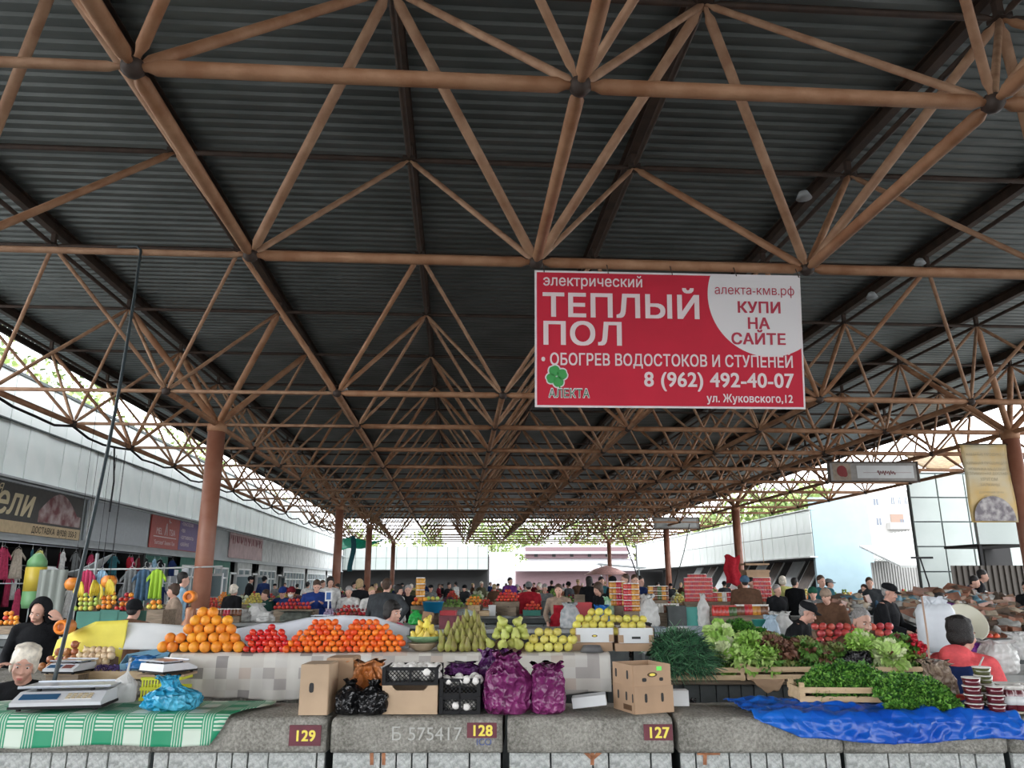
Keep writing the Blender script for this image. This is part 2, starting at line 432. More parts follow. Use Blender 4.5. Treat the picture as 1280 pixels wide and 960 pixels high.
def shop_door(idx, y, open_a=0):
    f = MB(); f.box((WX-.16, y-.5, 1.1), (.12, .1, 2.2)); f.box((WX-.16, y+.5, 1.1), (.12, .1, 2.2)); f.box((WX-.16, y, 2.2), (.12, 1.1, .1))
    o = struct('door_%d' % idx, f, whitepvc)
    lf = MB(); rot = Matrix.Rotation(open_a, 3, 'Z')
    base = Vector((WX-.1, y+.45, 0))
    def P(x, yy, z): return base + rot @ Vector((x, yy, z))
    for (a, bb, w) in (((0, -.04, 1.1), (.05, .09, 2.1), 0), ((0, -.86, 1.1), (.05, .09, 2.1), 0), ((0, -.45, .1), (.05, .8, .16), 0), ((0, -.45, 2.08), (.05, .8, .12), 0), ((0, -.45, 1.0), (.05, .8, .08), 0)):
        lf.box(P(*a), bb, 0, rot)
    l = lf.build('door_leaf', whitepvc, o); g = MB(); g.box(P(0, -.45, 1.1), (.015, .76, 1.9), 0, rot); g.build('pane', glassm, l)
    h = MB(); h.box(P(.05, -.78, 1.05), (.06, .02, .16), 0, rot); h.build('door_handle', black, l)
shop_front(1, 31.4, 33.8, greenw); shop_door(1, 34.6, 0); shop_front(2, 35.3, 38.6, greenw); shop_door(2, 39.3, R(55))
shop_front(3, 40.0, 43.0, greenw); shop_door(3, 43.7, R(70)); shop_front(4, 44.4, 47.5, greyf2); shop_door(4, 48.3, R(60)); shop_front(5, 49.1, 54, greyf2)
shop_door(5, 55, R(30)); shop_front(6, 56, 64, greyf2); shop_front(7, 65, 74, greyf2); shop_front(8, 75, 83, greyf2)

# ---- back wall
bw = MB(); bw.box((-6.5, 85.2, 4.26), (20, .3, 2.48)); wall_b = struct('wall_back', bw, jointm)
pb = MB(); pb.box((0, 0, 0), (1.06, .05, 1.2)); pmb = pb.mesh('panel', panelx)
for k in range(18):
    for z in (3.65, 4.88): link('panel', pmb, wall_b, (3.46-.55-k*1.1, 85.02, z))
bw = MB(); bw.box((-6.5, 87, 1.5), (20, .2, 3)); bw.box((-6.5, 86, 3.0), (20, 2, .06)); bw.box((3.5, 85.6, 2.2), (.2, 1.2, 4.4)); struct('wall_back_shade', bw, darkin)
# ---- right wall
RX_ = 21.5
rw = MB(); rw.box((RX_+.2, 68.6, 4.5), (.3, 46.2, 2.8)); wall_r = struct('wall_right', rw, jointm)
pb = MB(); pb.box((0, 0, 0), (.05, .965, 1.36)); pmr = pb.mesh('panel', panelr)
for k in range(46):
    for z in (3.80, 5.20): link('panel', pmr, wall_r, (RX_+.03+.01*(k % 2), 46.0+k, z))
tb = MB(); tb.box((RX_+.1, 68.6, 5.93), (.35, 46.3, .06)); tb.box((RX_+.0, 68.6, 3.07), (.5, 46.3, .08)); struct('trim_4', tb, greyf2)
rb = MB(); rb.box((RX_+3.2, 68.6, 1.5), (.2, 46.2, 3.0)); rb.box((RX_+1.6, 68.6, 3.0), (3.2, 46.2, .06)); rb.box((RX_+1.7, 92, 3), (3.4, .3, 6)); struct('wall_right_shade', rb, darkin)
# tilted shutters leaning out under the right wall
for k, y in enumerate((47.5, 50.0, 53.2, 56, 59.5, 63, 67, 71)):
    t = thing('stall_shutter', 'grey folding shutter propped open under the right wall, number %s from the blank blue wall' % ('one', 'two', 'three', 'four', 'five', 'six', 'seven', 'eight')[k], 'shutter', (RX_-.1, y, 0), 0, 'propped shutters under the right wall')
    b = MB(); b.bar((-.1, 0, .9), (1.2, 0, 2.9), 1.7, .05, up=(1, 0, 0)); b.build('leaf', greyf if k % 2 else rust_d, t)
    b = MB(); b.bar((-.15, -.85, .8), (1.2, -.85, 2.9), .08, .08); b.bar((-.15, .85, .8), (1.2, .85, 2.9), .08, .08); b.build('frame', greyf2, t)
# blank pale blue gable wall
gw = MB(); gw.box((23.4, 45.6, 3.32), (3.65, .25, 6.64)); struct('wall_right_gable', gw, panelb)
# gridded white wall on the right
YG = 30
bk = MB(); bk.box((21.0, YG+.12, 3.0), (5.0, .14, 6.0)); wg = struct('wall_right_grid', bk, jointm)
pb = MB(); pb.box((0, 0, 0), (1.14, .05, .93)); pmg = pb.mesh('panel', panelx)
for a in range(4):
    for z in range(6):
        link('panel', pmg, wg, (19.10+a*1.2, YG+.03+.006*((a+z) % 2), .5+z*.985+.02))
# ================================================================ PEOPLE (figures face -Y in their own space)
def _eval_mesh(mb, name, voxel, smooth=2, mats=None):
    me = bpy.data.meshes.new(name); me.from_pydata(mb.v, [], mb.f)
    tmp = bpy.data.objects.new(name, me)
    r = tmp.modifiers.new('r', 'REMESH'); r.mode = 'VOXEL'; r.voxel_size = voxel; r.use_smooth_shade = True
    if smooth:
        s = tmp.modifiers.new('s', 'SMOOTH'); s.factor = .5; s.iterations = smooth
    out = evaluated(tmp); out.name = name; bpy.data.meshes.remove(me)
    out.materials.clear()
    if mats: out.materials.append(mats)
    out.polygons.foreach_set('use_smooth', [True]*len(out.polygons))
    return out
def limb(b, pts, rs, n=10):
    b.tube(pts, rs, n); 
    for p, r in zip(pts, rs): b.ball(p, r*1.0, n, 6)
def skeleton(pose, lean=0, side=0, arms=('down', 'down'), head=(0, 0, 0), build=1.0, turn=0):
    """joint positions for a 1.70 m adult; head=(turn, nod, tilt) in degrees"""
    J = {}
    sit = pose == 'sit'
    hz = .50 if sit else .93
    T = Matrix.Translation((0, 0, hz)) @ Matrix.Rotation(R(turn), 4, 'Z') @ Matrix.Rotation(R(lean), 4, 'X') @ Matrix.Rotation(R(side), 4, 'Y')
    J['T'] = T
    def t(x, y, z): return T @ Vector((x, y, z))
    J['pelvis'] = t(0, 0, 0); J['chest'] = t(0, 0, .34); J['neck'] = t(0, .005, .50); J['neck2'] = t(0, -.015, .58)
    for s, nm in ((-1, 'R'), (1, 'L')):
        J['hip'+nm] = Vector((s*.095, 0, hz-.02))
        if sit: J['knee'+nm] = Vector((s*.14, -.42, .50)); J['ank'+nm] = Vector((s*.13, -.40, .09))
        else: J['knee'+nm] = Vector((s*.105, -.02, .49)); J['ank'+nm] = Vector((s*.11, .02, .09))
        J['toe'+nm] = J['ank'+nm]+Vector((s*.02, -.15, -.045))
        sh = t(s*.185*build**.5, 0, .455); J['sh'+nm] = sh
        a = arms[0 if s < 0 else 1]
        P = {'down': ((.06, .02, -.28), (.07, -.07, -.52)), 'front': ((.07, -.10, -.25), (.0, -.33, -.30)), 'low': ((.08, -.04, -.27), (.02, -.22, -.42)),
             'fold': ((.08, -.06, -.27), (-.12, -.25, -.22)), 'phone': ((.06, -.08, -.26), (-.10, -.28, -.12)), 'head': ((.24, -.10, -.06), (.06, -.13, .14)),
             'chin': ((.10, -.20, -.20), (-.10, -.16, .03)), 'reach': ((.06, -.24, -.16), (.02, -.48, -.14)), 'up': ((.12, -.16, .12), (.05, -.26, .36)),
             'hip': ((.20, .08, -.20), (.04, .0, -.40)), 'ear': ((.16, -.20, -.10), (.07, -.10, .13))}[a] if isinstance(a, str) else a
        e, w = (Vector((s*v[0], v[1], v[2])) for v in P)
        rot = T.to_3x3() if a in ('head', 'chin', 'up', 'phone', 'hip', 'ear') or not isinstance(a, str) else Matrix.Rotation(R(turn), 3, 'Z') @ Matrix.Rotation(R(lean*.5), 3, 'X')
        J['el'+nm] = sh+rot @ e; J['wr'+nm] = sh+rot @ w
        d = (J['wr'+nm]-J['el'+nm]).normalized(); J['hd'+nm] = d
    # head frame
    hc = t(0, -.022, .645)
    H = Matrix.Translation(hc) @ Matrix.Rotation(R(turn), 4, 'Z') @ Matrix.Rotation(R(lean*.45), 4, 'X') @ Matrix.Rotation(R(head[0]), 4, 'Z') @ Matrix.Rotation(R(head[1]), 4, 'X') @ Matrix.Rotation(R(head[2]), 4, 'Y')
    J['H'] = H
    return J
def add_head(b, H, fine):
    r3 = H.to_3x3()
    def q(x, y, z): return H @ Vector((x, y, z))
    nu, nv = (20, 14) if fine else (12, 9)
    b.ball(q(0, .018, .03), (.075, .093, .088), nu, nv, rot=r3)       # skull
    b.ball(q(0, -.018, -.02), (.062, .070, .095), nu, nv, rot=r3)      # face
    b.ball(q(0, -.040, -.082), (.036, .036, .030), 12, 8, rot=r3)      # chin
    if fine:
        b.ball(q(0, -.072, .022), (.050, .018, .012), 10, 6, rot=r3)   # brow
        for s in (-1, 1):
            b.ball(q(s*.036, -.062, -.028), (.022, .022, .024), 10, 6, rot=r3)   # cheek
            b.ball(q(s*.014, -.090, -.030), (.009, .010, .008), 8, 5, rot=r3)
        b.ball(q(0, -.082, -.064), (.024, .013, .008), 10, 6, rot=r3); b.ball(q(0, -.080, -.078), (.020, .012, .008), 10, 6, rot=r3)
    b.tube([q(0, -.076, .018), q(0, -.090, -.012), q(0, -.101, -.030), q(0, -.084, -.042)], [.008, .010, .013, .008], 8)   # nose
    for s in (-1, 1): b.ball(q(s*.076, .012, -.008), (.010, .022, .032), 8, 6, rot=r3)   # ears
def add_hand(b, wr, d, side, curl=.6, palm_to=None, fine=True):
    """palm plus five separate fingers, the thumb off the side of the palm"""
    d = d.normalized(); up = Vector(palm_to) if palm_to else Vector((0, 0, -1))
    n = (up - d*up.dot(d));
    if n.length < .05: n = Vector((0, -1, 0)) - d*Vector((0, -1, 0)).dot(d)
    n.normalize(); x = d.cross(n).normalized()*side
    M = Matrix((x, d, n)).transposed()
    b.ball(wr+d*.045, (.038, .052, .017), 12, 8, rot=M)
    limb(b, [wr-d*.01, wr+d*.03], [.024, .026], 8)
    if not fine:
        b.ball(wr+d*.11+n*.01, (.034, .045, .016), 8, 6, rot=M); limb(b, [wr+d*.03+x*.03, wr+d*.075+x*.052], [.011, .009], 6); return
    for k, (off, ln) in enumerate(((.030, .066), (.010, .075), (-.011, .070), (-.031, .054))):
        p = wr+d*.082+x*off; pts = [p-d*.02, p]; a = 0
        for s_, f in ((.42, 1), (.33, 1.15), (.25, 1)):
            a += curl*f*.75; p = p + (d*math.cos(a)+n*math.sin(a))*ln*s_*1.1; pts.append(p)
        limb(b, pts, [.0095, .0095, .0088, .0082, .007], 8)
    p = wr+d*.025+x*.028; limb(b, [p, p+x*.022+d*.025+n*.008, p+x*.030+d*.055+n*.018, p+x*.026+d*.078+n*.026], [.013, .0115, .010, .008], 8)
def torso_parts(b, J, r, build=1.0, fine=False, belly=0):
    T = J['T']
    prof = [(-.10, .10, .085), (-.04, .165, .125), (.06, .155, .118), (.16, .14, .105), (.28, .158, .115), (.38, .17, .112), (.46, .135, .085), (.50, .075, .06)]
    n = 20 if fine else 14; vs = []
    for z, a, c in prof:
        bb = 1+(build-1)*(1.0 if z < .4 else .4); bl = belly*math.exp(-((z-.08)/.12)**2)
        for j in range(n):
            t = 2*PI*j/n; sy = (c*bb+r)*math.sin(t)
            if sy < 0: sy -= bl
            vs.append(T @ Vector(((a*bb+r)*math.cos(t), sy, z)))
    k = len(prof); fs = [(i*n+j, i*n+(j+1) % n, (i+1)*n+(j+1) % n, (i+1)*n+j) for i in range(k-1) for j in range(n)]
    fs += [tuple(reversed(range(n))), tuple(range((k-1)*n, k*n))]
    b.add(vs, fs)
SKIN = [mat('skin_fair', (.62, .36, .27), .55, 0, var=.06, scale=12, sub=0), mat('skin_rosy', (.60, .33, .25), .55, 0, var=.07, scale=12), mat('skin_tan', (.45, .25, .17), .55, 0, var=.06, scale=12)]
eyew = mat('eye_white', (.75, .72, .70), .3); eyed = mat('eye_dark', (.03, .02, .015), .2); lipm = mat('lip', (.45, .13, .11), .5); browm = mat('brow', (.06, .04, .03), .8)
CL = {}
def cloth(name, col, rough=.85, var=.15, scale=14, bump=.25):
    return mat('cloth_'+name, col, rough, 0, spec=.12, var=var, scale=scale, bump=bump, bscale=55)
for n_, c_ in dict(black=(.012, .013, .015), navy=(.015, .03, .10), darkgrey=(.045, .05, .055), grey=(.16, .17, .17), blue=(.02, .045, .19), white=(.62, .62, .6), cream=(.5, .44, .36),
                   red=(.36, .018, .03), pink=(.50, .06, .13), coral=(.78, .12, .13), brown=(.12, .065, .04), beige=(.33, .25, .19), green=(.02, .10, .06), dgreen=(.015, .05, .04), yellow=(.62, .62, .22), purple=(.12, .03, .17),
                   teal=(.03, .11, .13), denim=(.07, .13, .20), lblue=(.30, .47, .60), olive=(.09, .09, .05), maroon=(.14, .012, .02), orange=(.6, .18, .03)).items(): CL[n_] = cloth(n_, c_)
HAIR = {'black': mat('hair_black', (.010, .008, .007), .55, 0, var=.5, scale=60, bump=.5, bscale=120), 'brown': mat('hair_brown', (.06, .032, .018), .55, 0, var=.4, scale=60, bump=.5, bscale=120),
        'grey': mat('hair_grey', (.30, .29, .28), .6, 0, var=.3, scale=60, bump=.5, bscale=120), 'white': mat('hair_white', (.72, .66, .56), .6, 0, var=.2, scale=22, bump=.2, bscale=60), 'blond': mat('hair_blond', (.42, .30, .15), .6, 0, var=.3, scale=60, bump=.5, bscale=120)}
def person(label, loc, face, top, skin=0, hair='black', hat=None, hatc=None, pose='stand', lean=5, side=0, arms=('down', 'down'), head=(0, 0, 0), h=1.68, build=1.05,
           legs='black', voxel=.02, fine=False, group='people in the market', hairstyle='short', hood=None, turn=0, apron=None, mask=False, trim=None, belly=0, collar=None, curl=.6, shirt=None):
    """face: heading in degrees; 0 looks at the camera side (-Y), 90 looks to +X, 180 away"""
    t = thing('person', label, 'person', loc, R(face), group)
    J = skeleton(pose, lean, side, arms, head, build, turn); S = h/1.70
    sk = SKIN[skin]; H = J['H']
    b = MB(); add_head(b, H, fine); torso_parts(b, J, -.012, build, fine)
    limb(b, [J['neck'], J['neck2'], H @ Vector((0, .01, -.03))], [.056, .047, .046], 12)
    for nm in 'RL':
        limb(b, [J['sh'+nm], J['el'+nm], J['wr'+nm]], [.048*build, .037, .026])
        pt = None
        a = arms[0 if nm == 'R' else 1]
        if a in ('head', 'ear', 'chin'): pt = (-.6 if nm == 'L' else .6, .8, 0)
        if pt: pt = Vector(pt)
        add_hand(b, J['wr'+nm], J['hd'+nm], 1 if nm == 'L' else -1, curl, pt, fine)
        limb(b, [J['hip'+nm], J['knee'+nm], J['ank'+nm]], [.085, .058, .038])
        limb(b, [J['ank'+nm], J['toe'+nm]], [.035, .028], 8)
    body = link('body', _eval_mesh(b, 'body', voxel if not fine else .0068, 2, sk), t)
    # jacket
    vj = max(.013, voxel*.8) if fine else voxel
    b = MB(); torso_parts(b, J, .014, build, fine, belly)
    for nm in 'RL':
        e = J['el'+nm]; w = J['wr'+nm]; cuff = w-(w-e).normalized()*.02
        limb(b, [J['sh'+nm]+J['T'].to_3x3() @ Vector((0, 0, -.012)), e], [.064*build**.5, .052], 12); limb(b, [J['T'] @ Vector((0, .01, .475)), J['sh'+nm]+J['T'].to_3x3() @ Vector((0, 0, .0))], [.072, .058], 10); b.tube([e, e.lerp(cuff, .5), cuff], [.056, .050, .042], 12)
    nk = J['neck']; b.tube([nk-(J['neck2']-nk)*.6, nk+(J['neck2']-nk)*.25], [.092, .068], 14)
    if pose == 'stand': 
        P0 = J['pelvis']; b.tube([P0+Vector((0, 0, .05)), P0+Vector((0, 0, -.10))], [.15*build, .175*build], 16)
    if hood == 'down': b.ball(J['T'] @ Vector((0, .085, .49)), (.13, .07, .085), 14, 10, rot=J['T'].to_3x3())
    link('jacket', _eval_mesh(b, 'jacket', vj, 2, CL[top]), t)
    b = MB()
    for nm in 'RL': limb(b, [J['hip'+nm], J['knee'+nm]], [.105*build, .075]); b.tube([J['knee'+nm], J['ank'+nm]], [.075, .055], 12)
    b.ball(J['pelvis']+Vector((0, 0, -.03)), (.165*build, .12*build, .11), 14, 8)
    link('trousers', _eval_mesh(b, 'trousers', max(voxel, .022), 1, CL[legs]), t)
    b = MB()
    for nm in 'RL': b.ball(J['ank'+nm]*.5+J['toe'+nm]*.5+Vector((0, -.01, -.012)), (.047, .14, .045), 10, 7)
    b.build('shoes', black, t, True)
    # hair / hat / hood
    r3 = H.to_3x3()
    def q(x, y, z): return H @ Vector((x, y, z))
    hm = HAIR[hair]; b = MB(); sd = len(label)
    if hood == 'up':
        b.ball(q(0, .045, .02), (.112, .115, .135), 16, 12, rot=r3); b.tube([q(0, .04, -.04), J['neck']], [.105, .12], 14)
        c = MB(); c.v = list(b.v); me = _eval_mesh(b, 'hood', .014, 2, CL[top])
        # open the hood over the face
        inv = H.inverted(); keep = [p.index for p in me.polygons if not ((inv @ p.center).y < -.030 and (inv @ p.center).z > -.15)]
        vs = [v.co.copy() for v in me.vertices]; fs = [tuple(me.polygons[i].vertices) for i in keep]
        m2 = bpy.data.meshes.new('hood'); m2.from_pydata(vs, [], fs); m2.materials.append(CL[top]); m2.polygons.foreach_set('use_smooth', [True]*len(m2.polygons))
        link('hood', m2, t, solid=.012)
    else:
        big = {'short': 1.0, 'bob': 1.06, 'puffy': 1.08, 'bald': .0, 'bun': .98, 'long': 1.08}[hairstyle]
        if big:
            hb = MB(); hb.ball(q(0, .030, .052), (.083*big, .094*big, .088*big), 16, 12, rot=r3, jit=.10 if hairstyle == 'puffy' else .03, seed=sd)
            hb.ball(q(0, .052, -.005), (.070, .055, .062), 12, 8, rot=r3)
            if hairstyle in ('bob', 'puffy', 'long'):
                hb.ball(q(0, .055, -.015), (.078*big, .062, .075), 14, 9, rot=r3, jit=.08, seed=sd+2)
                for s in (-1, 1): hb.ball(q(s*.070, .012, -.005), (.020, .045, .058), 10, 7, rot=r3)
            if hairstyle == 'bob': hb.ball(q(0, -.055, .068), (.068, .035, .030), 12, 8, rot=r3)
            if hairstyle == 'puffy':
                for k in range(9 if fine else 5):
                    a = k*.7; hb.ball(q(.055*math.cos(a), .03+.06*math.sin(a), .105), (.034, .034, .022), 8, 6, rot=r3)
            if hairstyle == 'bun': hb.ball(q(0, .12, .04), .035, 10, 7)
            if hairstyle == 'long': hb.ball(q(0, .06, -.10), (.075, .045, .10), 12, 8, rot=r3)
            me = _eval_mesh(hb, 'hair', .009 if fine else .016, 1, hm); link('hair', me, t)
    if hat == 'cap':
        b = MB(); b.ball(q(0, .018, .072), (.094, .108, .064), 18, 10, rot=r3)
        b.lathe([(.093, -.012), (.096, .012)], 18, q(0, .016, .052), sx=1, sy=1.12, rot=r3)
        b2 = MB(); b2.grid(8, 5, lambda u, v: q((u-.5)*.15*(1-.25*v*v), -.078-.075*v*(1-(2*u-1)**2*.45), .052-.012*v-.02*(2*u-1)**2))
        hh = link('hat', _eval_mesh(b, 'hat', .010, 1, CL[hatc]), t); b2.build('brim', CL[hatc], hh, True, solid=.006)
    elif hat == 'beanie':
        b = MB(); b.ball(q(0, .022, .055), (.093, .108, .092), 18, 12, rot=r3); b.lathe([(.090, -.02), (.098, -.015), (.099, .015), (.092, .02)], 18, q(0, .012, .040), sx=1, sy=1.10, rot=r3)
        link('hat', _eval_mesh(b, 'hat', .011, 1, CL[hatc]), t)
    elif hat == 'scarf':
        b = MB(); b.ball(q(0, .028, .045), (.092, .102, .096), 16, 12, rot=r3); b.ball(q(0, .06, -.05), (.085, .07, .09), 14, 9, rot=r3)
        link('headscarf', _eval_mesh(b, 'headscarf', .012, 1, CL[hatc]), t)
    # face
    if fine or voxel < .018:
        b = MB(); w = MB(); br = MB()
        for s in (-1, 1):
            w.ball(q(s*.029, -.074, .004), (.0125, .009, .0075), 10, 6, rot=r3); b.ball(q(s*.029, -.0815, .003), (.0058, .003, .006), 8, 5, rot=r3)
            br.tube([q(s*.013, -.085, .024), q(s*.030, -.086, .029), q(s*.048, -.074, .024)], [.003, .0042, .0022], 6)
        e = w.build('eye', eyew, t, True); b.build('iris', eyed, e, True); br.build('eyebrow', HAIR['brown'] if hair != 'white' else HAIR['grey'], t, True)
        b = MB(); b.ball(q(0, -.094, -.066), (.020, .004, .0045), 10, 5, rot=r3); b.ball(q(0, -.091, -.074), (.017, .005, .005), 10, 5, rot=r3); b.build('mouth', lipm, t, True)
    else:
        b = MB()
        for s in (-1, 1): b.ball(q(s*.029, -.079, .006), (.013, .005, .007), 6, 4, rot=r3)
        b.build('eye', eyed, t, True); b = MB(); b.ball(q(0, -.085, -.068), (.020, .006, .005), 6, 4, rot=r3); b.build('mouth', lipm, t, True)
    if mask: b = MB(); b.ball(q(0, -.045, -.058), (.058, .058, .048), 12, 8, rot=r3); b.build('face_mask', CL['white'], t, True)
    if apron:
        b = MB(); Tm = J['T']; r_ = .155*build
        b.grid(8, 10, lambda u, v: Tm @ Vector(((u-.5)*.30*(1.1-.45*(v > .72)), -.150*build-belly-.012+abs(u-.5)**2*.12, -.42+.80*v)))
        b.build('apron', CL[apron], t, True, solid=.008)
    t.scale = (S, S, S)
    return t, J
def place(px, py, Y, head_z_off=0):
    """where to stand so that the head centre of a figure appears there"""
    return at(px, py, Y)
def stand_for(px, py, Y, face=0, **k):
    """find ground position and height so the head is seen at (px, py)"""
    p = at(px, py, Y)
    pose = k.get('pose', 'stand'); lean = k.get('lean', 5); head = k.get('head', (0, 0, 0))
    J = skeleton(pose, lean, k.get('side', 0), k.get('arms', ('down', 'down')), head, k.get('build', 1.05), k.get('turn', 0))
    hc = J['H'].translation
    h = k.pop('h', None)
    if h is None: h = max(1.42, min(1.95, 1.70*p.z/hc.z))
    S = h/1.70
    off = Matrix.Rotation(R(face), 3, 'Z') @ (hc*S)
    loc = Vector((p.x-off.x, p.y-off.y, p.z-off.z))
    return loc, h
PEOPLE = []
def put_person(label, px, py, Y, face, top, **k):
    loc, h = stand_for(px, py, Y, face, **{q: k[q] for q in k if q in ('pose', 'lean', 'head', 'side', 'arms', 'build', 'turn', 'h')})
    k['h'] = h
    dz = loc.z; loc.z = 0
    r = person(label, loc, face, top, **k); PEOPLE.append((label, loc, h, dz)); return r
# ================================================================ FRONT COUNTER (runs along the picture at a slight angle)
SL = -.097                                   # the stall rows are turned a little against the hall
RZ = math.atan(SL)
def F_(x, d=0, z=0, base=4.72): return Vector((x, base+SL*x+d, z))
def onplane(px, py, base=4.72):              # the point seen at a pixel on the upright plane Y = base + SL*X
    r = ray(px, py); k = (base-EYE.y+SL*EYE.x)/(r.y-SL*r.x); return EYE+r*k
ROWROT = Matrix.Rotation(RZ, 3, 'Z')
conc = mat('worn_concrete', (.15, .145, .12), .85, 0, col2=(.33, .32, .28), scale=4, bump=.7, bscale=55, detail=9)
def speckle(m, amt=.5, scale=75, dark=(.09, .085, .07), light=(.5, .49, .45)):
    t = m.node_tree; b = t.nodes['Principled BSDF']; src = b.inputs['Base Color'].links[0].from_socket
    tcn = t.nodes.new('ShaderNodeTexCoord'); v = t.nodes.new('ShaderNodeTexNoise'); v.inputs['Scale'].default_value = scale; v.inputs['Detail'].default_value = 3; v.inputs['Roughness'].default_value = .7
    t.links.new(tcn.outputs['Object'], v.inputs['Vector'])
    r = t.nodes.new('ShaderNodeValToRGB'); r.color_ramp.elements[0].position = .36; r.color_ramp.elements[0].color = dark+(1,); r.color_ramp.elements[1].position = .66; r.color_ramp.elements[1].color = light+(1,)
    t.links.new(v.outputs['Fac'], r.inputs['Fac']); mx = t.nodes.new('ShaderNodeMix'); mx.data_type = 'RGBA'; mx.inputs[0].default_value = amt
    t.links.new(src, mx.inputs[6]); t.links.new(r.outputs['Color'], mx.inputs[7]); t.links.new(mx.outputs[2], b.inputs['Base Color'])
speckle(conc, .38, 60, (.05,.048,.04), (.52,.5,.45))
conc2 = mat('grey_terrazzo', (.36, .38, .36), .8, 0, col2=(.47, .49, .47), scale=5, bump=.6, bscale=80, detail=8); speckle(conc2, .45, 45, (.14, .15, .145), (.72, .74, .72))
maroon = mat('maroon_plate', (.13, .022, .035), .5, 0, var=.15, scale=9)
yel = mat('yellow_digits', (.85, .70, .10), .5)
chalk = mat('white_chalk', (.46, .46, .43), .9); bluech = mat('blue_chalk', (.08, .12, .30), .9); orpaint = mat('orange_paint', (.36, .15, .07), .8, 0, var=.3, scale=15)
def slab_mesh(L, seed, base=4.72, depth=.54):
    b = MB(); rnd = random.Random(seed)
    prof = [(.02, -.19), (.004, -.175), (0, -.15), (0, -.05), (.006, -.022), (.022, -.006), (.05, 0), (.15, .003), (.3, .002), (depth, .002), (depth, -.19)]
    n = 26; k = len(prof); vs = []
    for i in range(n+1):
        x = -L/2+L*i/n; e = min(i, n-i)
        for d, z in prof:
            dn = .010*noise.noise(Vector((x*5+seed*9, d*5, z*9)))+.005*noise.noise(Vector((x*23+seed, d*20, z*25)))
            if e == 0: d2 = d + (.012 if d < .1 else 0)
            else: d2 = d
            vs.append((x, d2+(dn if d < .1 else 0), z+(dn*.7 if z > -.1 else 0)-(.010 if e == 0 and z > -.06 else 0)))
    fs = [(i*k+j, (i+1)*k+j, (i+1)*k+j+1, i*k+j+1) for i in range(n) for j in range(k-1)]
    fs += [(i*k+k-1, (i+1)*k+k-1, (i+1)*k, i*k) for i in range(n)] + [tuple(range(k)), tuple(reversed(range(n*k, n*k+k)))]
    b.add(vs, fs); return b
segs = [(-4.75, -3.73, 'leftmost, under the green checked cloth'), (-3.73, -2.73, 'under the white scale'), (-2.73, -1.74, 'under the blue bag'), (-1.74, -.735, 'with plate 129, under the upright cartons'), (-.705, .275, 'with plate 128, under the mushroom crates'), (.305, 1.245, 'with plate 127, under the stacked fruit boxes'),
        (1.275, 2.19, 'bare top, left end of the blue tarp'), (2.20, 3.10, 'under the crumpled blue tarp'), (3.125, 4.2, 'at the right edge under the jars')]
counter_parts = {}
for k, (xa, xb, d) in enumerate(segs):
    xm = (xa+xb)/2; L = (xb-xa)/math.cos(RZ)
    t = thing('concrete_counter', 'worn grey concrete counter unit, '+d, 'counter', F_(xm), RZ, 'front row of concrete counters')
    counter_parts[k] = t
    slab_mesh(L, k+1).build('slab', conc, t, True, loc=(0, 0, .9))
    rn = random.Random(k+40); x = -L/2+.006; b = MB(); b.box((0, .30, .355), (L-.03, .44, .70)); b.build('core', jointm, t)
    while x < L/2-.05:
        w = rn.choice((.09, .19, .24, .28, .12)); w = min(w, L/2-.006-x)
        b = MB(); b.box((0, 0, 0), (w-.010, .03, .352)); 
        for zz in (.53, .175): link('tile', b.mesh('tile', conc2), t, (x+w/2, .055+rn.uniform(-.006, .006), zz))
        x += w
def on_counter(k, px, py):                   # local coordinates on the face of counter unit k
    p = onplane(px, py); t = counter_parts[k]; q = p-t.location; return Vector((q.x/math.cos(RZ), -.006, q.z))
for k, num, x0, x1, y0, y1 in ((3, '129', 363, 401, 906, 932), (4, '128', 584, 621, 903, 922), (5, '127', 804, 841, 905, 925)):
    a = on_counter(k, x0, y0); c = on_counter(k, x1, y1); m = (a+c)/2
    b = MB(); b.box((m.x, -.008, m.z), (c.x-a.x, .008, a.z-c.z)); pl = b.build('number_plate', maroon, counter_parts[k]); pl['label'] = 'maroon plate with yellow number '+num
    lettering('digits', num, .080, yel, pl, (m.x, -.0135, m.z-.028), bold=.03, ext=.001)
m = on_counter(4, 533, 925); lettering('chalk_mark', 'Б 575417', .10, chalk, counter_parts[4], (m.x, -.008, m.z), bold=-.004, ext=.001, width=.40)
m = on_counter(4, 605, 931); lettering('chalk_mark', 'ICO', .05, bluech, counter_parts[4], (m.x, -.008, m.z), ext=.001)
if False: lettering('chalk_mark', 'д', .07, chalk, counter_parts[4], (m.x, -.008, m.z), bold=-.003, ext=.001)
def paint(k, strokes, w=.02):
    b = MB()
    for pts in strokes:
        q = [on_counter(k, *p) for p in pts]
        for u, v in zip(q, q[1:]): b.bar((u.x, .037, u.z), (v.x, .037, v.z), w, .006, up=(0, 1, 0))
    b2 = MB(); b2.v = b.v; b2.f = b.f; b2.m = b.m
    o = b2.build('painted_mark', orpaint, counter_parts[k])
paint(5, [[(741, 958), (741, 938)], [(741, 950), (730, 940)], [(741, 950), (753, 940)]]); paint(4, [[(463, 958), (463, 942)], [(478, 958), (478, 940)]]); paint(6, [[(873, 943), (902, 943)], [(883, 958), (883, 943)]])

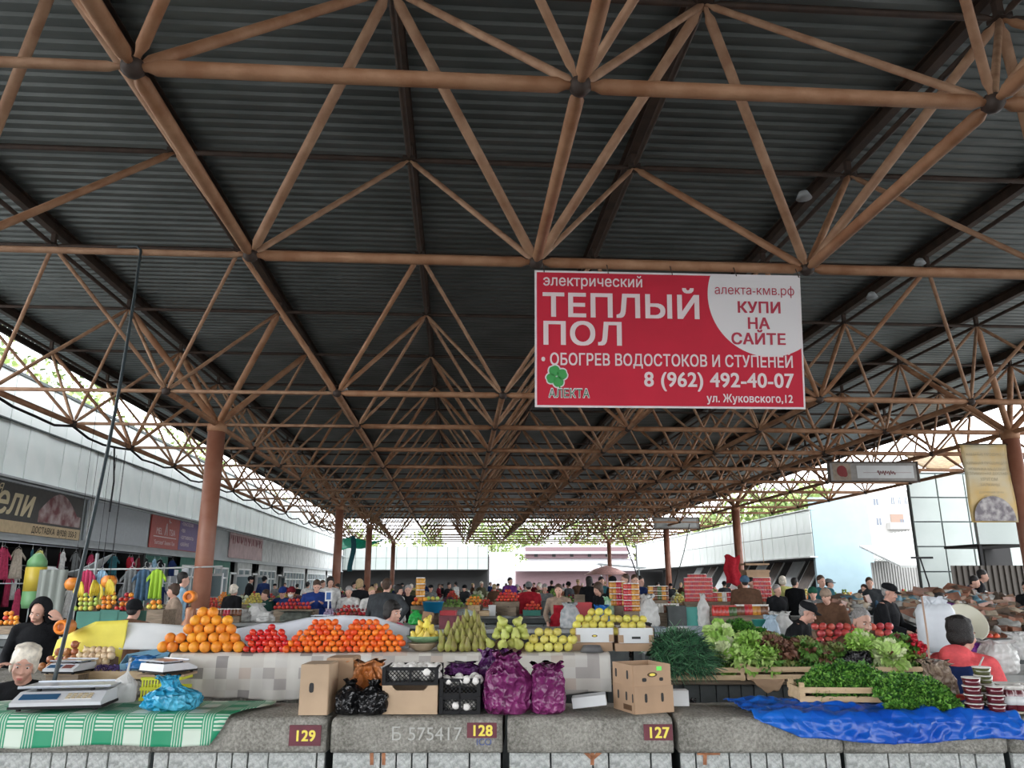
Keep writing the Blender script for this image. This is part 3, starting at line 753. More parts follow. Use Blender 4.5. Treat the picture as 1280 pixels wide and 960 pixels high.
# ---- cloths on the counter
def uv_of(me, uvs):
    l = me.uv_layers.new(name='UVMap'); d = l.data
    for lp in me.loops: d[lp.index].uv = uvs[lp.vertex_index]
def node_cloth_check():
    m = bpy.data.materials.new('green_check_cloth'); m.use_nodes = True; t = m.node_tree; b = t.nodes['Principled BSDF']; b.inputs['Roughness'].default_value = .55
    tcn = t.nodes.new('ShaderNodeTexCoord'); sp = t.nodes.new('ShaderNodeSeparateXYZ'); t.links.new(tcn.outputs['UV'], sp.inputs[0])
    def mth(op, a, b_=None, c=None):
        n = t.nodes.new('ShaderNodeMath'); n.operation = op
        for i, v in enumerate((a, b_, c)):
            if v is None: continue
            if isinstance(v, (int, float)): n.inputs[i].default_value = v
            else: t.links.new(v, n.inputs[i])
        return n.outputs[0]
    U, V = sp.outputs[0], sp.outputs[1]
    pu_, pv_ = .172, .215
    u = mth('DIVIDE', U, pu_); v = mth('DIVIDE', V, pv_); fu = mth('FRACT', u); fv = mth('FRACT', v)
    iu = mth('LESS_THAN', fu, .60); iv = mth('LESS_THAN', fv, .52)
    par = mth('MODULO', mth('ABSOLUTE', mth('FLOOR', u)), 2)
    # horizontal stripes over squares, vertical stripes between
    hs = mth('LESS_THAN', mth('FRACT', mth('MULTIPLY', fv, 10.5)), .5); vs = mth('LESS_THAN', mth('FRACT', mth('MULTIPLY', fu, 11)), .42)
    sq = mth('MULTIPLY', iu, iv); white = mth('MULTIPLY', sq, par)
    h2 = mth('MULTIPLY', mth('MULTIPLY', iu, mth('SUBTRACT', 1, iv)), hs); v2 = mth('MULTIPLY', mth('SUBTRACT', 1, iu), vs)
    tot = mth('ADD', white, mth('ADD', mth('MULTIPLY', h2, .85), mth('MULTIPLY', v2, .75)))
    mx = t.nodes.new('ShaderNodeMix'); mx.data_type = 'RGBA'; mx.inputs[6].default_value = (.012, .27, .13, 1); mx.inputs[7].default_value = (.58, .68, .58, 1)
    t.links.new(tot, mx.inputs[0]); t.links.new(mx.outputs[2], b.inputs['Base Color']); return m
gcheck = node_cloth_check()
def drape(name, m, x0, x1, label, cat, z=.915, back=.50, drop=.16, right_edge=None, fold=.012, crumple=0, bottom=None, nx=90, ny=46, base=4.72, frontgap=.018, solid=.004, seed=0):
    """a cloth lying on the counter and hanging over its front edge; u runs along the row"""
    b = MB(); tot = back+drop; vs = []; uvs = []
    for j in range(ny+1):
        for i in range(nx+1):
            u = i/nx; s = j/ny*tot            # s from the back edge to the hem
            dr = bottom(u) if bottom else drop
            s = s*(back+dr)/tot
            xr = x1 if right_edge is None else right_edge(s/(back+dr))
            x = x0+(xr-x0)*u
            n1 = noise.noise(Vector((x*3+seed, s*4, seed)))*fold + noise.noise(Vector((x*9, s*9, seed+3)))*fold*.4
            if crumple: 
                n1 += crumple*(abs(noise.noise(Vector((x*5, s*7, seed+9))))+.6*abs(noise.noise(Vector((x*13+s*9, s*16-x*5, seed+5)))))
            if s < back-.03: d, zz = back-s, z+max(0, n1)+.004
            elif s < back+.03: a = (s-back+.03)/.06*PI/2; d = .03-(.03+frontgap)*math.sin(a); zz = z-.03+.03*math.cos(a)+max(0, n1)*(1-a/PI*2)+.004
            else: d = -frontgap-abs(n1)-.004-.014*math.sin(x*17+seed)**2*(s-back)/.2; zz = z-.03-(s-back-.03)
            p = F_(x, d, zz, base); vs.append(p); uvs.append((x, s+.065))
    fs = [(j*(nx+1)+i, j*(nx+1)+i+1, (j+1)*(nx+1)+i+1, (j+1)*(nx+1)+i) for j in range(ny) for i in range(nx)]
    b.add(vs, fs); me = b.mesh(name, m, True); uv_of(me, uvs); o = link(name, me, solid=solid); return tag(o, label, cat)
drape('checked_cloth', gcheck, -4.4, -1.2, 'green and white checked cloth hanging over the left end of the front counter', 'cloth', right_edge=lambda v: -1.14-.26*v**1.6+.02*math.sin(v*9), bottom=lambda u: .185-.03*u+.008*math.sin(u*22), fold=.010)
bluet = mat('blue_tarpaulin', (.004, .065, .42), .3, 0, col2=(.01, .13, .56), scale=3, bump=.35, bscale=22)
drape('blue_tarp', bluet, 1.70, 3.12, 'crumpled bright blue plastic tarp under the parsley on the front counter', 'tarp', right_edge=lambda v: 3.20-.02*v, bottom=lambda u: .02+.11*min(1, u*6) - .015*math.sin(u*9), crumple=.045, fold=.01, nx=150, ny=80, seed=4)
clear = mat('clear_sheet', (.5, .58, .56), .25, 0, var=.1)

# ---- bags, boxes, crates
def bag(name, label, w, h, d, loc, m, knot=True, seed=1, n=56, lean=(0, 0), topw=.35, rz=0, group=None, handles=False, cat='bag', fullness=.8, wr=1.0):
    """a thin plastic bag crumpled around its load, gathered or open at the top"""
    b = MB(); rows = 34; vs = []
    for j in range(rows+1):
        v = j/rows
        if v < .12: r = .80+.2*math.sin(v/.12*PI/2)
        elif v < fullness-.22: r = 1.0
        else: q = min(1, (v-fullness+.22)/.34); r = 1-(1-topw)*(q*q*(3-2*q))
        if v > .9 and knot: r = topw*(1+(v-.9)*5)
        for i in range(n):
            a = 2*PI*i/n; s1 = Vector((math.cos(a)*1.6, math.sin(a)*1.6, v*2.2+seed*7.3))
            c = 1+wr*(.13*noise.noise(s1)+.11*abs(noise.noise(s1*2.3+Vector((3, 3, 0))))-.12*abs(noise.noise(Vector((math.cos(a)*2.5, math.sin(a)*2.5, v*6+seed)))))
            if v > fullness-.12: c *= 1+.16*math.sin(a*9+seed)*min(1, (v-fullness+.12)*4)+.10*math.sin(a*17+v*6)
            # superellipse footprint
            ca, sa = math.cos(a), math.sin(a); e = .75
            x = math.copysign(abs(ca)**e, ca)*w/2*r*c; y = math.copysign(abs(sa)**e, sa)*d/2*r*c
            z = h*v+.02*h*noise.noise(s1*3)*(v > .1)
            if v > .92: z += h*.05*math.sin(a*5+seed)
            vs.append((x+lean[0]*v*v, y+lean[1]*v*v, max(z, .0)))
    fs = [(j*n+i, j*n+(i+1) % n, (j+1)*n+(i+1) % n, (j+1)*n+i) for j in range(rows) for i in range(n)]
    fs += [tuple(reversed(range(n)))]
    if not knot: pass
    else: fs += [tuple(range(rows*n, rows*n+n))]
    b.add(vs, fs); me = b.mesh(name, m, True)
    o = link(name, me, None, loc, (0, 0, rz)); tag(o, label, cat, group)
    if handles:
        hb = MB()
        for s in (-1, 1):
            hb.tube([(s*w*.18*topw*2, 0, h*.93), (s*w*.28, 0, h*1.06), (s*w*.22, 0, h*1.17), (s*w*.10, 0, h*1.10), (s*w*.07, 0, h*.95)], [.016, .012, .009, .012, .016], 6)
        hb.build('handle', m, o, True)
    return o
def crumple(m, scale=17, strength=1, dist=.05):
    t = m.node_tree; b = t.nodes['Principled BSDF']; tcn = t.nodes.new('ShaderNodeTexCoord')
    n = t.nodes.new('ShaderNodeTexNoise'); n.inputs['Scale'].default_value = scale*.5; n.inputs['Detail'].default_value = 3
    mx = t.nodes.new('ShaderNodeVectorMath'); mx.operation = 'MULTIPLY_ADD'; mx.inputs[1].default_value = (.09, .09, .09)
    t.links.new(tcn.outputs['Object'], n.inputs['Vector']); t.links.new(n.outputs['Color'], mx.inputs[0]); t.links.new(tcn.outputs['Object'], mx.inputs[2])
    mp = t.nodes.new('ShaderNodeMapping'); mp.inputs['Scale'].default_value = (1.3, 1.3, .75); t.links.new(mx.outputs[0], mp.inputs['Vector'])
    v = t.nodes.new('ShaderNodeTexVoronoi'); v.feature = 'F1'; v.inputs['Scale'].default_value = scale; t.links.new(mp.outputs[0], v.inputs['Vector'])
    bp = t.nodes.new('ShaderNodeBump'); bp.inputs['Strength'].default_value = strength; bp.inputs['Distance'].default_value = dist
    t.links.new(v.outputs['Distance'], bp.inputs['Height']); t.links.new(bp.outputs['Normal'], b.inputs['Normal']); return m
bagp = mat('purple_plastic', (.16, .018, .105), .27, 0, col2=(.25, .035, .16), scale=5, bump=.5, bscale=14, spec=.6)
bagv = mat('dark_violet_plastic', (.09, .02, .11), .25, 0, var=.3, scale=6, bump=.5, bscale=16)
bagk = mat('black_bag_plastic', (.008, .008, .009), .22, 0, bump=.6, bscale=16)
bago = mat('orange_plastic', (.55, .17, .04), .3, 0, col2=(.68, .30, .12), scale=7, bump=.5, bscale=16)
bagb = mat('blue_bag_plastic', (.02, .33, .58), .2, 0, col2=(.10, .50, .72), scale=6, bump=.6, bscale=18)
bagw = mat('white_bag_plastic', (.62, .62, .60), .35, 0, col2=(.52, .52, .50), scale=6, bump=.4, bscale=18)
baglilac = mat('lilac_bag_plastic', (.42, .34, .50), .3, 0, var=.2, scale=8, bump=.5, bscale=18)
for m_ in (bagp, bagv, bagk, bago, bagb, baglilac): crumple(m_)
crumple(bagw, 9, .5)
crumple(bluet, 8, .55)
card = mat('cardboard', (.40, .265, .165), .8, 0, var=.08, scale=5); cardl = mat('cardboard_light', (.47, .34, .225), .8, 0, var=.07, scale=5); cardd = mat('cardboard_edge', (.20, .13, .085), .85)
whitecard = mat('white_card', (.66, .68, .68), .6, 0, var=.04, scale=4); wood = mat('pale_crate_wood', (.56, .42, .26), .7, 0, col2=(.46, .33, .19), scale=6, stretch=(1, 6, 6)); woodd = mat('old_board', (.22, .17, .12), .8, 0, var=.25, scale=5, stretch=(1, 6, 6))
def carton(label, loc, L, D, H, rz=0, m=card, slot=None, holes=(), group=None, open_top=False, wall=.006, name='cardboard_box', toplabel=None, topopen_h=0):
    """L along x, D deep, H high; real walls, handle slots cut as dark recesses"""
    t = thing(name, label, 'box', loc, rz, group)
    b = MB()
    b.box((0, -D/2, H/2), (L, wall, H)); b.box((0, D/2, H/2), (L, wall, H)); b.box((-L/2, 0, H/2), (wall, D-wall, H)); b.box((L/2, 0, H/2), (wall, D-wall, H)); b.box((0, 0, wall/2), (L-wall, D-wall, wall))
    b.build('walls', m, t)
    if not open_top:
        b = MB(); b.box((-L/4, 0, H+.002), (L/2-.003, D+.004, .005)); b.build('flap', m, t); b = MB(); b.box((L/4, 0, H+.003), (L/2-.003, D+.004, .005)); b.build('flap', m, t)
    for (fx, fz, fw, fh, side) in holes:
        b = MB(); n = 12; pts = []
        for i in range(n):
            a = 2*PI*i/n; e = .6; ca, sa = math.cos(a), math.sin(a)
            pts.append((math.copysign(abs(ca)**e, ca)*fw/2, math.copysign(abs(sa)**e, sa)*fh/2))
        if side == 'f': vs = [(fx+p, -D/2-wall/2-.0015, fz+q) for p, q in pts]+[(fx+p, -D/2-wall/2+.004, fz+q) for p, q in pts]
        else:
            sx = -1 if side == 'l' else 1
            vs = [(sx*(L/2+wall/2+.0015), fx+p, fz+q) for p, q in pts]+[(sx*(L/2+wall/2-.004), fx+p, fz+q) for p, q in pts]
        b.add(vs, [tuple(range(n)), tuple(reversed(range(n, 2*n)))]+[(i, n+i, n+(i+1) % n, (i+1) % n) for i in range(n)]); b.build('hand_hole', darkin, t)
    return t
def lattice_crate(label, loc, L, D, H, rz, group=None, m=black):
    t = thing('plastic_crate', label, 'crate', loc, rz, group)
    b = MB(); w = .008
    for z in (.008, H-.008):
        for s in (-1, 1): b.box((0, s*D/2, z), (L, w*1.3, .018)); b.box((s*L/2, 0, z), (w*1.3, D, .018))
    for sx in (-1, 1):
        for sy in (-1, 1): b.box((sx*L/2, sy*D/2, H/2), (.022, .022, H))
    b.box((0, -D/2, H/2), (.012, w*1.3, H)); b.box((0, 0, .004), (L, D, .006))
    b.build('frame', m, t)
    def lat(W, Hh):
        bb = MB(); st = .0235; n = int((W+Hh)/st)
        for k in range(n+1):
            o = -W/2-Hh+k*st
            for sg in (1, -1):
                x0_, x1_ = o, o+Hh; a = max(x0_, -W/2); c = min(x1_, W/2)
                if c-a < .004: continue
                za, zc = a-o, c-o
                if sg > 0: bb.bar((a, 0, za), (c, 0, zc), .004, .0065, up=(0, 1, 0))
                else: bb.bar((-a, 0.001, za), (-c, 0.001, zc), .004, .0065, up=(0, 1, 0))
        return bb
    ml = lat(L-.02, H-.03).mesh('lattice_side', m); ms = lat(D-.02, H-.03).mesh('lattice_side', m)
    link('lattice_side', ml, t, (0, -D/2, .015)); link('lattice_side', ml, t, (0, D/2, .015)); link('lattice_side', ms, t, (-L/2, 0, .015), (0, 0, PI/2)); link('lattice_side', ms, t, (L/2, 0, .015), (0, 0, PI/2))
    return t
def ctr(px, py, z=.905): return atz(px, py, z)       # where something stands on the counter top
ZT = .906
# two tall cartons, one behind the other
p = ctr(391, 896); carton('tall narrow cardboard box with a hand slot, standing on end by number 129', F_(p.x, .16, ZT), .165, .22, .275, RZ, cardl, holes=[(-.015, .15, .028, .055, 'f')])
p = ctr(428, 882); carton('second tall cardboard box standing behind the slotted one', F_(p.x-.0, .385, ZT), .165, .20, .29, RZ, card, holes=[(0, .2, .05, .02, 'r')])
# bags left of the crates
def pw(px0, px1, Y): return (at(px1, 880, Y)-at(px0, 880, Y)).length
bag('plastic_bag', 'round shiny black bag, left one beside the upright carton', .165, .185, .17, F_(ctr(435, 894).x, .13, ZT), bagk, seed=2, topw=.30, knot=True, wr=1.3)
bag('plastic_bag', 'round shiny black bag, right one against the cardboard tray', .175, .18, .18, F_(ctr(464, 896).x, .115, ZT), bagk, seed=5, topw=.28, wr=1.3)
bag('plastic_bag', 'crumpled orange plastic bag behind two black bags', .26, .27, .16, F_(ctr(458, 880).x+.02, .33, ZT), bago, seed=8, topw=.55, wr=1.8)
# tray with a dip, lattice crate of mushrooms on it
mush = mat('mushroom_white', (.78, .76, .72), .6, 0, var=.05, scale=30); per_object_hue(mush, .07, .01)
mb = MB(); mb.lathe([(.0, .0), (.010, .0), (.011, .016), (.024, .018), (.027, .028), (.022, .042), (.010, .050), (0.001, .051)], 12); mush_me = mb.mesh('mushroom', mush, True)
def open_tray(label, loc, L, D, H, rz, m=card, dip=True):
    t = thing('cardboard_tray', label, 'box', loc, rz)
    for sy, nm in ((-1, 'front_wall'), (1, 'back_wall')):
        b = MB(); n = 24; pts = []
        for i in range(n+1):
            x = -L/2+L*i/n; q = abs(x)/(L/2); z = H
            if dip: z = H-.028*(1 if q < .55 else max(0, 1-(q-.55)/.08)) if sy < 0 else H
            pts.append((x, z))
        vs = []
        for yy in (-.003, .003):
            for x, z in pts: vs += [(x, sy*D/2+yy, 0), (x, sy*D/2+yy, z)]
        m_ = 2*(n+1); fs = []
        for i in range(n): fs += [(2*i, 2*i+2, 2*i+3, 2*i+1), (m_+2*i, m_+2*i+1, m_+2*i+3, m_+2*i+2), (2*i+1, 2*i+3, m_+2*i+3, m_+2*i+1)]
        fs += [(0, 1, m_+1, m_), (2*n, m_+2*n, m_+2*n+1, 2*n+1)]
        b.add(vs, fs); b.build(nm, m, t)
    b = MB(); b.box((-L/2, 0, H/2), (.006, D, H)); b.build('side_wall', m, t); b = MB(); b.box((L/2, 0, H/2), (.006, D, H)); b.build('side_wall', m, t); b = MB(); b.box((0, 0, .003), (L, D, .006)); b.build('bottom', m, t)
    return t
p0 = onplane(480, 897, 4.79); p1 = onplane(549, 897, 4.79); Lt = (p1-p0).length; pc = (p0+p1)/2
ZZ = ZT
open_tray('shallow cardboard tray under the black mushroom crate', F_(pc.x, .23, ZZ), Lt, .30, .158, RZ, cardl)
lattice_crate('black lattice crate heaped with white mushrooms, on the cardboard tray', F_(pc.x-.002, .22, ZZ+.160), Lt-.012, .27, .098, RZ)
b = MB(); b.box((0, 0, 0), (Lt-.05, .24, .004)); 
def mushrooms(cx, d0, z0, nx, ny, w, dd, label, group, extra=0, seed=1):
    rn = random.Random(seed)
    for j in range(ny):
        for i in range(nx):
            for lay in (0, 1) if extra and (i % 3 or j % 2) else (0,):
                x = cx-w/2+w*(i+.5)/nx+rn.uniform(-.006, .006); d = d0+dd*(j+.5)/ny+rn.uniform(-.006, .006)
                o = link('mushroom', mush_me, None, F_(x, d, z0+lay*.03+rn.uniform(-.004, .006)), (rn.uniform(-.9, .9), rn.uniform(-.9, .9), rn.uniform(0, 6)), (rn.uniform(.85, 1.15),)*3)
                tag(o, label, 'mushroom', group)
mushrooms(pc.x, .105, ZZ+.185, 9, 6, Lt-.05, .22, 'white mushroom in the heaped top layer of the crate above the cardboard tray', 'mushrooms in the upper crate', 1, 3)
q0 = onplane(554, 895, 4.80); q1 = onplane(601, 895, 4.80); L2 = (q1-q0).length; qc = (q0+q1)/2
for k, l in enumerate(('lower black lattice crate beside the cardboard tray', 'upper black lattice crate of mushrooms, right of the heaped one')):
    lattice_crate(l, F_(qc.x, .23, ZZ+k*.098), L2, .28, .096, RZ)
mushrooms(qc.x, .10, ZZ+.160, 6, 3, L2-.04, .10, 'white mushroom at the front of the smaller crate beside the violet bag', 'mushrooms in the right crate', 0, 5)
mushrooms(qc.x, .10, ZZ+.02, 6, 3, L2-.04, .10, 'white mushroom seen through the lattice of the lower crate', 'mushrooms in the lower crate', 0, 6)
bag('plastic_bag', 'dark violet bag lying on the right mushroom crate', .20, .07, .14, F_(qc.x+.0, .30, ZZ+.196), bagv, seed=11, topw=.6, wr=1.5)
bag('plastic_bag', 'large glossy magenta purple bag tied at the top, on the concrete counter', .27, .33, .25, F_(ctr(637, 898).x, .16, ZT), bagp, seed=14, topw=.40, wr=1.15, fullness=.80)
bag('plastic_bag', 'smaller magenta purple bag, right of the large one', .205, .27, .20, F_(ctr(687, 894).x, .15, ZT), bagp, seed=19, topw=.62, wr=1.1, fullness=.9)
bag('plastic_bag', 'darker violet bag half hidden behind the large magenta bag', .22, .33, .16, F_(ctr(618, 886).x, .36, ZT), bagv, seed=23, topw=.5, wr=1.3)
# white tray lying tilted
t = thing('white_tray', 'tilted white cardboard lid behind the smaller magenta bag', 'box', F_(ctr(731, 880).x, .27, ZT+.006), RZ+R(-8))
b = MB(); b.box((0, 0, .004), (.20, .12, .005)); b.build('bottom', whitecard, t); b = MB(); b.box((0, -.06, .03), (.20, .005, .06)); b.build('front_wall', whitecard, t); b = MB(); b.box((0, .06, .03), (.20, .005, .06)); b.build('back_wall', whitecard, t)
for s in (-1, 1): b = MB(); b.box((s*.10, 0, .03), (.005, .12, .06)); b.build('side_wall', whitecard, t)
t.rotation_euler = (0, R(-7), RZ+R(-6)); t.location.z += .014
# stacked banana cartons at the right of 127
a0 = onplane(795, 887, 4.83); a1 = onplane(834, 887, 4.83)
cen = F_(ctr(805, 888).x, .235, ZT)
def logo(t, x, y, z, s=1.0, col=None):
    b = MB(); n = 20; vs = [(x+.034*s*math.cos(2*PI*i/n)*(1), y, z+.014*s*math.sin(2*PI*i/n)) for i in range(n)]+[(x, y-.0005, z)]
    b.add(vs, [(i, (i+1) % n, n) for i in range(n)]); o = b.build('printed_oval', brownink, t)
    b = MB(); vs = [(x+.020*s*math.cos(2*PI*i/n), y-.0015, z+.008*s*math.sin(2*PI*i/n)) for i in range(n)]+[(x, y-.002, z)]; b.add(vs, [(i, (i+1) % n, n) for i in range(n)]); b.build('printed_centre', yel, o)
brownink = mat('brown_ink', (.10, .05, .02), .7); greens = mat('green_sticker', (.15, .85, .12), .5)
lower = carton('lower cardboard fruit box with oval hand holes, on the counter right of 127', cen, .26, .26, .150, RZ+R(22), card, open_top=True,
               holes=[(-.055, .085, .018, .050, 'f'), (.055, .085, .018, .050, 'f'), (-.04, .09, .02, .05, 'l'), (.06, .09, .02, .05, 'l'), (-.115, .085, .014, .05, 'l')])
b = MB(); b.box((-.1336, -.05, .03), (.001, .10, .03)); b.build('printed_text', brownink, lower)
upper = carton('upper cardboard fruit box with a green sticker, set into the lower one', cen+Vector((-.004, .0, .150)), .252, .252, .118, RZ+R(22), card, open_top=True,
               holes=[(-.055, .035, .03, .022, 'f'), (.06, .035, .026, .020, 'f'), (-.06, .06, .022, .05, 'l'), (.08, .06, .022, .05, 'l')])
b = MB(); b.box((.048, -.1300, .095), (.034, .002, .024)); b.build('green_sticker', greens, upper); logo(upper, .0, -.1300, .062)
# black bag and white polystyrene box further right
b = MB(); b.box((0, 0, .045), (.10, .09, .09)); o = b.build('white_box', whitecard, None, loc=F_(ctr(843, 880).x+.02, .42, ZT)); o.rotation_euler[2] = RZ; tag(o, 'small white box with a round hole, right of the stacked cartons', 'box')
bag('plastic_bag', 'tied black bag below the table edge, right of the small white box', .20, .17, .12, F_(ctr(873, 879).x, .62, .74), bagk, seed=31, topw=.15, wr=1.2)

# ---- scales
scale_body = mat('scale_body', (.66, .68, .70), .35, 0, var=.03); steel = mat('scale_platter', (.45, .48, .52), .3, .7); lcd = mat('scale_display', (.03, .10, .20), .25); keym = mat('scale_keys', (.50, .42, .28), .6); redpan = mat('scale_red_panel', (.22, .07, .06), .4)
def scale(label, loc, rz, w=.30, panelm=None, s=1):
    t = thing('market_scale', label, 'scale', loc, rz, None)
    b = MB(); h = .075
    vs = [(-w/2, -.16, .012), (w/2, -.16, .012), (w/2, -.165, .035), (-w/2, -.165, .035), (w/2*.97, -.07, h), (-w/2*.97, -.07, h), (w/2*.97, .15, h), (-w/2*.97, .15, h), (w/2, .16, .012), (-w/2, .16, .012)]
    b.add(vs, [(0, 1, 2, 3), (3, 2, 4, 5), (5, 4, 6, 7), (7, 6, 8, 9), (9, 8, 1, 0), (1, 8, 6, 4, 2), (9, 0, 3, 5, 7)]); b.build('body', scale_body, t)
    b = MB(); b.box((0, 0, .012), (w+.012, .33, .012)); b.build('base', black, t)
    sl = math.atan2(h-.035, .095)
    rot = Matrix.Rotation(sl, 3, 'X')
    b = MB(); b.box((-w*.22, -.118, .057), (w*.42, .048, .003), 0, rot); b.build('display', lcd, t)
    b = MB(); b.box((w*.22, -.118, .056), (w*.30, .055, .002), 0, rot); kp = b.build('keypad', panelm or scale_body, t)
    b = MB()
    for i in range(5):
        for j in range(3): b.box((w*.22-w*.12+i*w*.06, -.118+(j-1)*.016, .0585+(j-1)*.0068), (w*.045, .012, .003), 0, rot)
    b.build('key', keym if not panelm else panelm, kp)
    b = MB(); b.box((0, .045, h+.018), (w*1.04, .24, .006)); b.box((0, -.072, h+.021), (w*1.04, .006, .012)); b.box((0, .162, h+.021), (w*1.04, .006, .012)); b.build('platter', steel, t)
    b = MB()
    for sx in (-1, 1):
        for sy in (-.05, .13): b.tube([(sx*w*.3, sy, h), (sx*w*.3, sy, h+.016)], .012, 8)
    b.build('support', black, t)
    for sx in (-1, 1):
        for sy in (-.13, .13): b = MB(); b.tube([(sx*w*.42, sy, -.006), (sx*w*.42, sy, .008)], .012, 8); b.build('foot', black, t)
    t.scale = (s, s, s); return t
p = ctr(62, 893, .93)
scale('white scale with blue display at the left end, on the checked cloth', F_(p.x-.05, .235, .935), RZ+R(10), .42, None, 1.2)
# blue knotted bag and the white one behind it
bag('plastic_bag', 'crumpled translucent blue bag on the checked cloth', .30, .185, .20, F_(ctr(211, 893).x, .15, .925), bagb, seed=37, topw=.30, lean=(-.05, 0), wr=1.9, fullness=.62)
b_ = bag('plastic_bag', 'pale pointed white sack behind the blue bag at left', .15, .26, .10, F_(ctr(155, 881).x, .42, .922), bagw, seed=41, topw=.08, lean=(.02, 0), wr=1.0, fullness=.62)
# ================================================================ SECOND ROW: fruit on the cloth, greens, onions
BB = 6.45
tiled = mat('dark_grey_tile', (.075, .085, .085), .7, 0, var=.35, scale=5)
def FB(x, d=0, z=0): return F_(x, d, z, BB)
def onB(px, py, d=0): return onplane(px, py, BB+d)
for k, (xa, xb) in enumerate(((-5.2, -4.2), (-4.18, -3.2), (-3.18, -2.2), (-2.18, -1.2), (-1.18, -.2), (-.18, .8), (.82, 1.8), (1.82, 2.8), (2.82, 3.62))):
    xm = (xa+xb)/2; L = (xb-xa)/math.cos(RZ)
    t = thing('concrete_counter', 'concrete counter unit of the second row, ' + ('far left', 'left, under the onions', 'left, under the blue box', 'under the oranges', 'under the left mandarins', 'under the right mandarins', 'under the pears', 'under the white fruit boxes', 'under the green onions', 'under the dill and oak lettuce', 'under the radishes')[k], 'counter', FB(xm, .03), RZ, 'second row of concrete counters')
    sl_ = slab_mesh(L, k+21, depth=.9).build('slab', conc if k < 6 else woodd, t, True, loc=(0, 0, .9)); tz = .70 if k < 6 else .84
    if k > 5: sl_.scale = (1, 1, .22)
    elif k < 3: sl_.scale = (1, 1, .6); tz = .77
    x = -L/2+.01; b = MB(); b.box((0, .5, .355), (L-.03, .7, .70)); b.build('core', darkin, t); rn = random.Random(k)
    while x < L/2-.05:
        w = min(rn.choice((.10, .13, .16)), L/2-.01-x); b = MB(); b.box((0, 0, 0), (w-.008, .04, tz)); link('tile', b.mesh('tile', tiled if k > 2 else conc), t, (x+w/2, .14+rn.uniform(-.006, .006), tz/2+.005)); x += w
# patchwork cloth
def patch_cloth():
    m = bpy.data.materials.new('patchwork_cloth'); m.use_nodes = True; t = m.node_tree; b = t.nodes['Principled BSDF']; b.inputs['Roughness'].default_value = .5
    tcn = t.nodes.new('ShaderNodeTexCoord'); mp = t.nodes.new('ShaderNodeMapping'); mp.inputs['Scale'].default_value = (10.5, 12, 1); t.links.new(tcn.outputs['UV'], mp.inputs[0])
    fl_ = t.nodes.new('ShaderNodeVectorMath'); fl_.operation = 'FLOOR'; t.links.new(mp.outputs[0], fl_.inputs[0])
    w = t.nodes.new('ShaderNodeTexWhiteNoise'); w.noise_dimensions = '2D'; t.links.new(fl_.outputs[0], w.inputs['Vector'])
    r = t.nodes.new('ShaderNodeValToRGB'); r.color_ramp.interpolation = 'CONSTANT'; e = r.color_ramp.elements
    e[0].position = 0; e[0].color = (.56, .53, .48, 1); e[1].position = .34; e[1].color = (.40, .37, .345, 1)
    for p_, c_ in ((.5, (.62, .60, .55, 1)), (.70, (.27, .25, .24, 1)), (.78, (.50, .42, .36, 1)), (.88, (.58, .56, .52, 1))): q = e.new(p_); q.color = c_
    t.links.new(w.outputs['Value'], r.inputs[0]); t.links.new(r.outputs[0], b.inputs['Base Color']); return crumple(m, 4, .35, .04)
pcl = patch_cloth()
xa, xb = onB(214, 816).x, onB(762, 820).x
ZB = onB(480, 817).z
b = MB(); b.box((0, 0, 0), (xb-xa-.08, .80, ZB-.915)); o = b.build('display_platform', woodd, None, loc=FB((xa+xb)/2, .46, (ZB-.012+.903)/2)); o.rotation_euler[2] = RZ; tag(o, 'plank platform raising the fruit, hidden under the patchwork cloth', 'platform')
drape('patchwork_cloth', pcl, xa, xb, 'pale patchwork cloth hanging in front of the fruit display', 'cloth', z=ZB, back=.5, drop=.30, bottom=lambda u: .335-.10*max(0, (.12-u)/.12)-.045*max(0, u-.6)/.4+.012*math.sin(u*31), base=BB, fold=.014, nx=170, ny=60, seed=7, frontgap=.022)
# ---- fruit prototypes
def kind(nm, mb, m, hue=(.10, .012)):
    if not isinstance(m, list): per_object_hue(m, *hue)
    return mb.mesh(nm, m, True)
def dimple(r, fl, n=14, m=9, top=.12, bot=.06):
    prof = []
    for i in range(m+1):
        a = -PI/2+PI*i/m; rr_ = r*math.cos(a); z = r*fl*math.sin(a)
        z += -top*r*math.exp(-(rr_/(.28*r))**2)*(a > 0) + bot*r*math.exp(-(rr_/(.28*r))**2)*(a < 0)
        prof.append((max(rr_, .0005), z))
    b = MB(); b.lathe(prof, n); return b
fm_or = mat('orange_skin', (.80, .26, .02), .42, 0, col2=(.88, .36, .03), scale=9, bump=.25, bscale=220); fm_ma = mat('mandarin_skin', (.78, .115, .012), .38, 0, col2=(.86, .19, .02), scale=14, bump=.2, bscale=240)
fm_to = mat('tomato_skin', (.62, .03, .015), .25, 0, col2=(.72, .07, .03), scale=8, spec=.6); fm_pt = mat('pink_tomato_skin', (.58, .06, .06), .25, 0, col2=(.68, .13, .11), scale=8, spec=.6)
fm_pe = mat('pear_skin', (.30, .30, .06), .5, 0, col2=(.23, .19, .06), scale=30, bump=.1); fm_ga = mat('green_pear_skin', (.42, .47, .10), .45, 0, col2=(.52, .53, .16), scale=10); fm_ya = mat('yellow_apple_skin', (.60, .52, .10), .4, 0, col2=(.66, .60, .17), scale=10)
fm_ye = mat('yellow_pear_skin', (.72, .56, .06), .4, 0, col2=(.78, .66, .16), scale=10); fm_on = mat('onion_skin', (.34, .12, .05), .35, 0, col2=(.46, .20, .09), scale=20, stretch=(3, 3, .4)); fm_on2 = mat('pale_onion_skin', (.60, .42, .24), .4, 0, col2=(.72, .58, .40), scale=14)
fm_qu = mat('quince_skin', (.62, .52, .08), .45, 0, col2=(.56, .52, .12), scale=12)
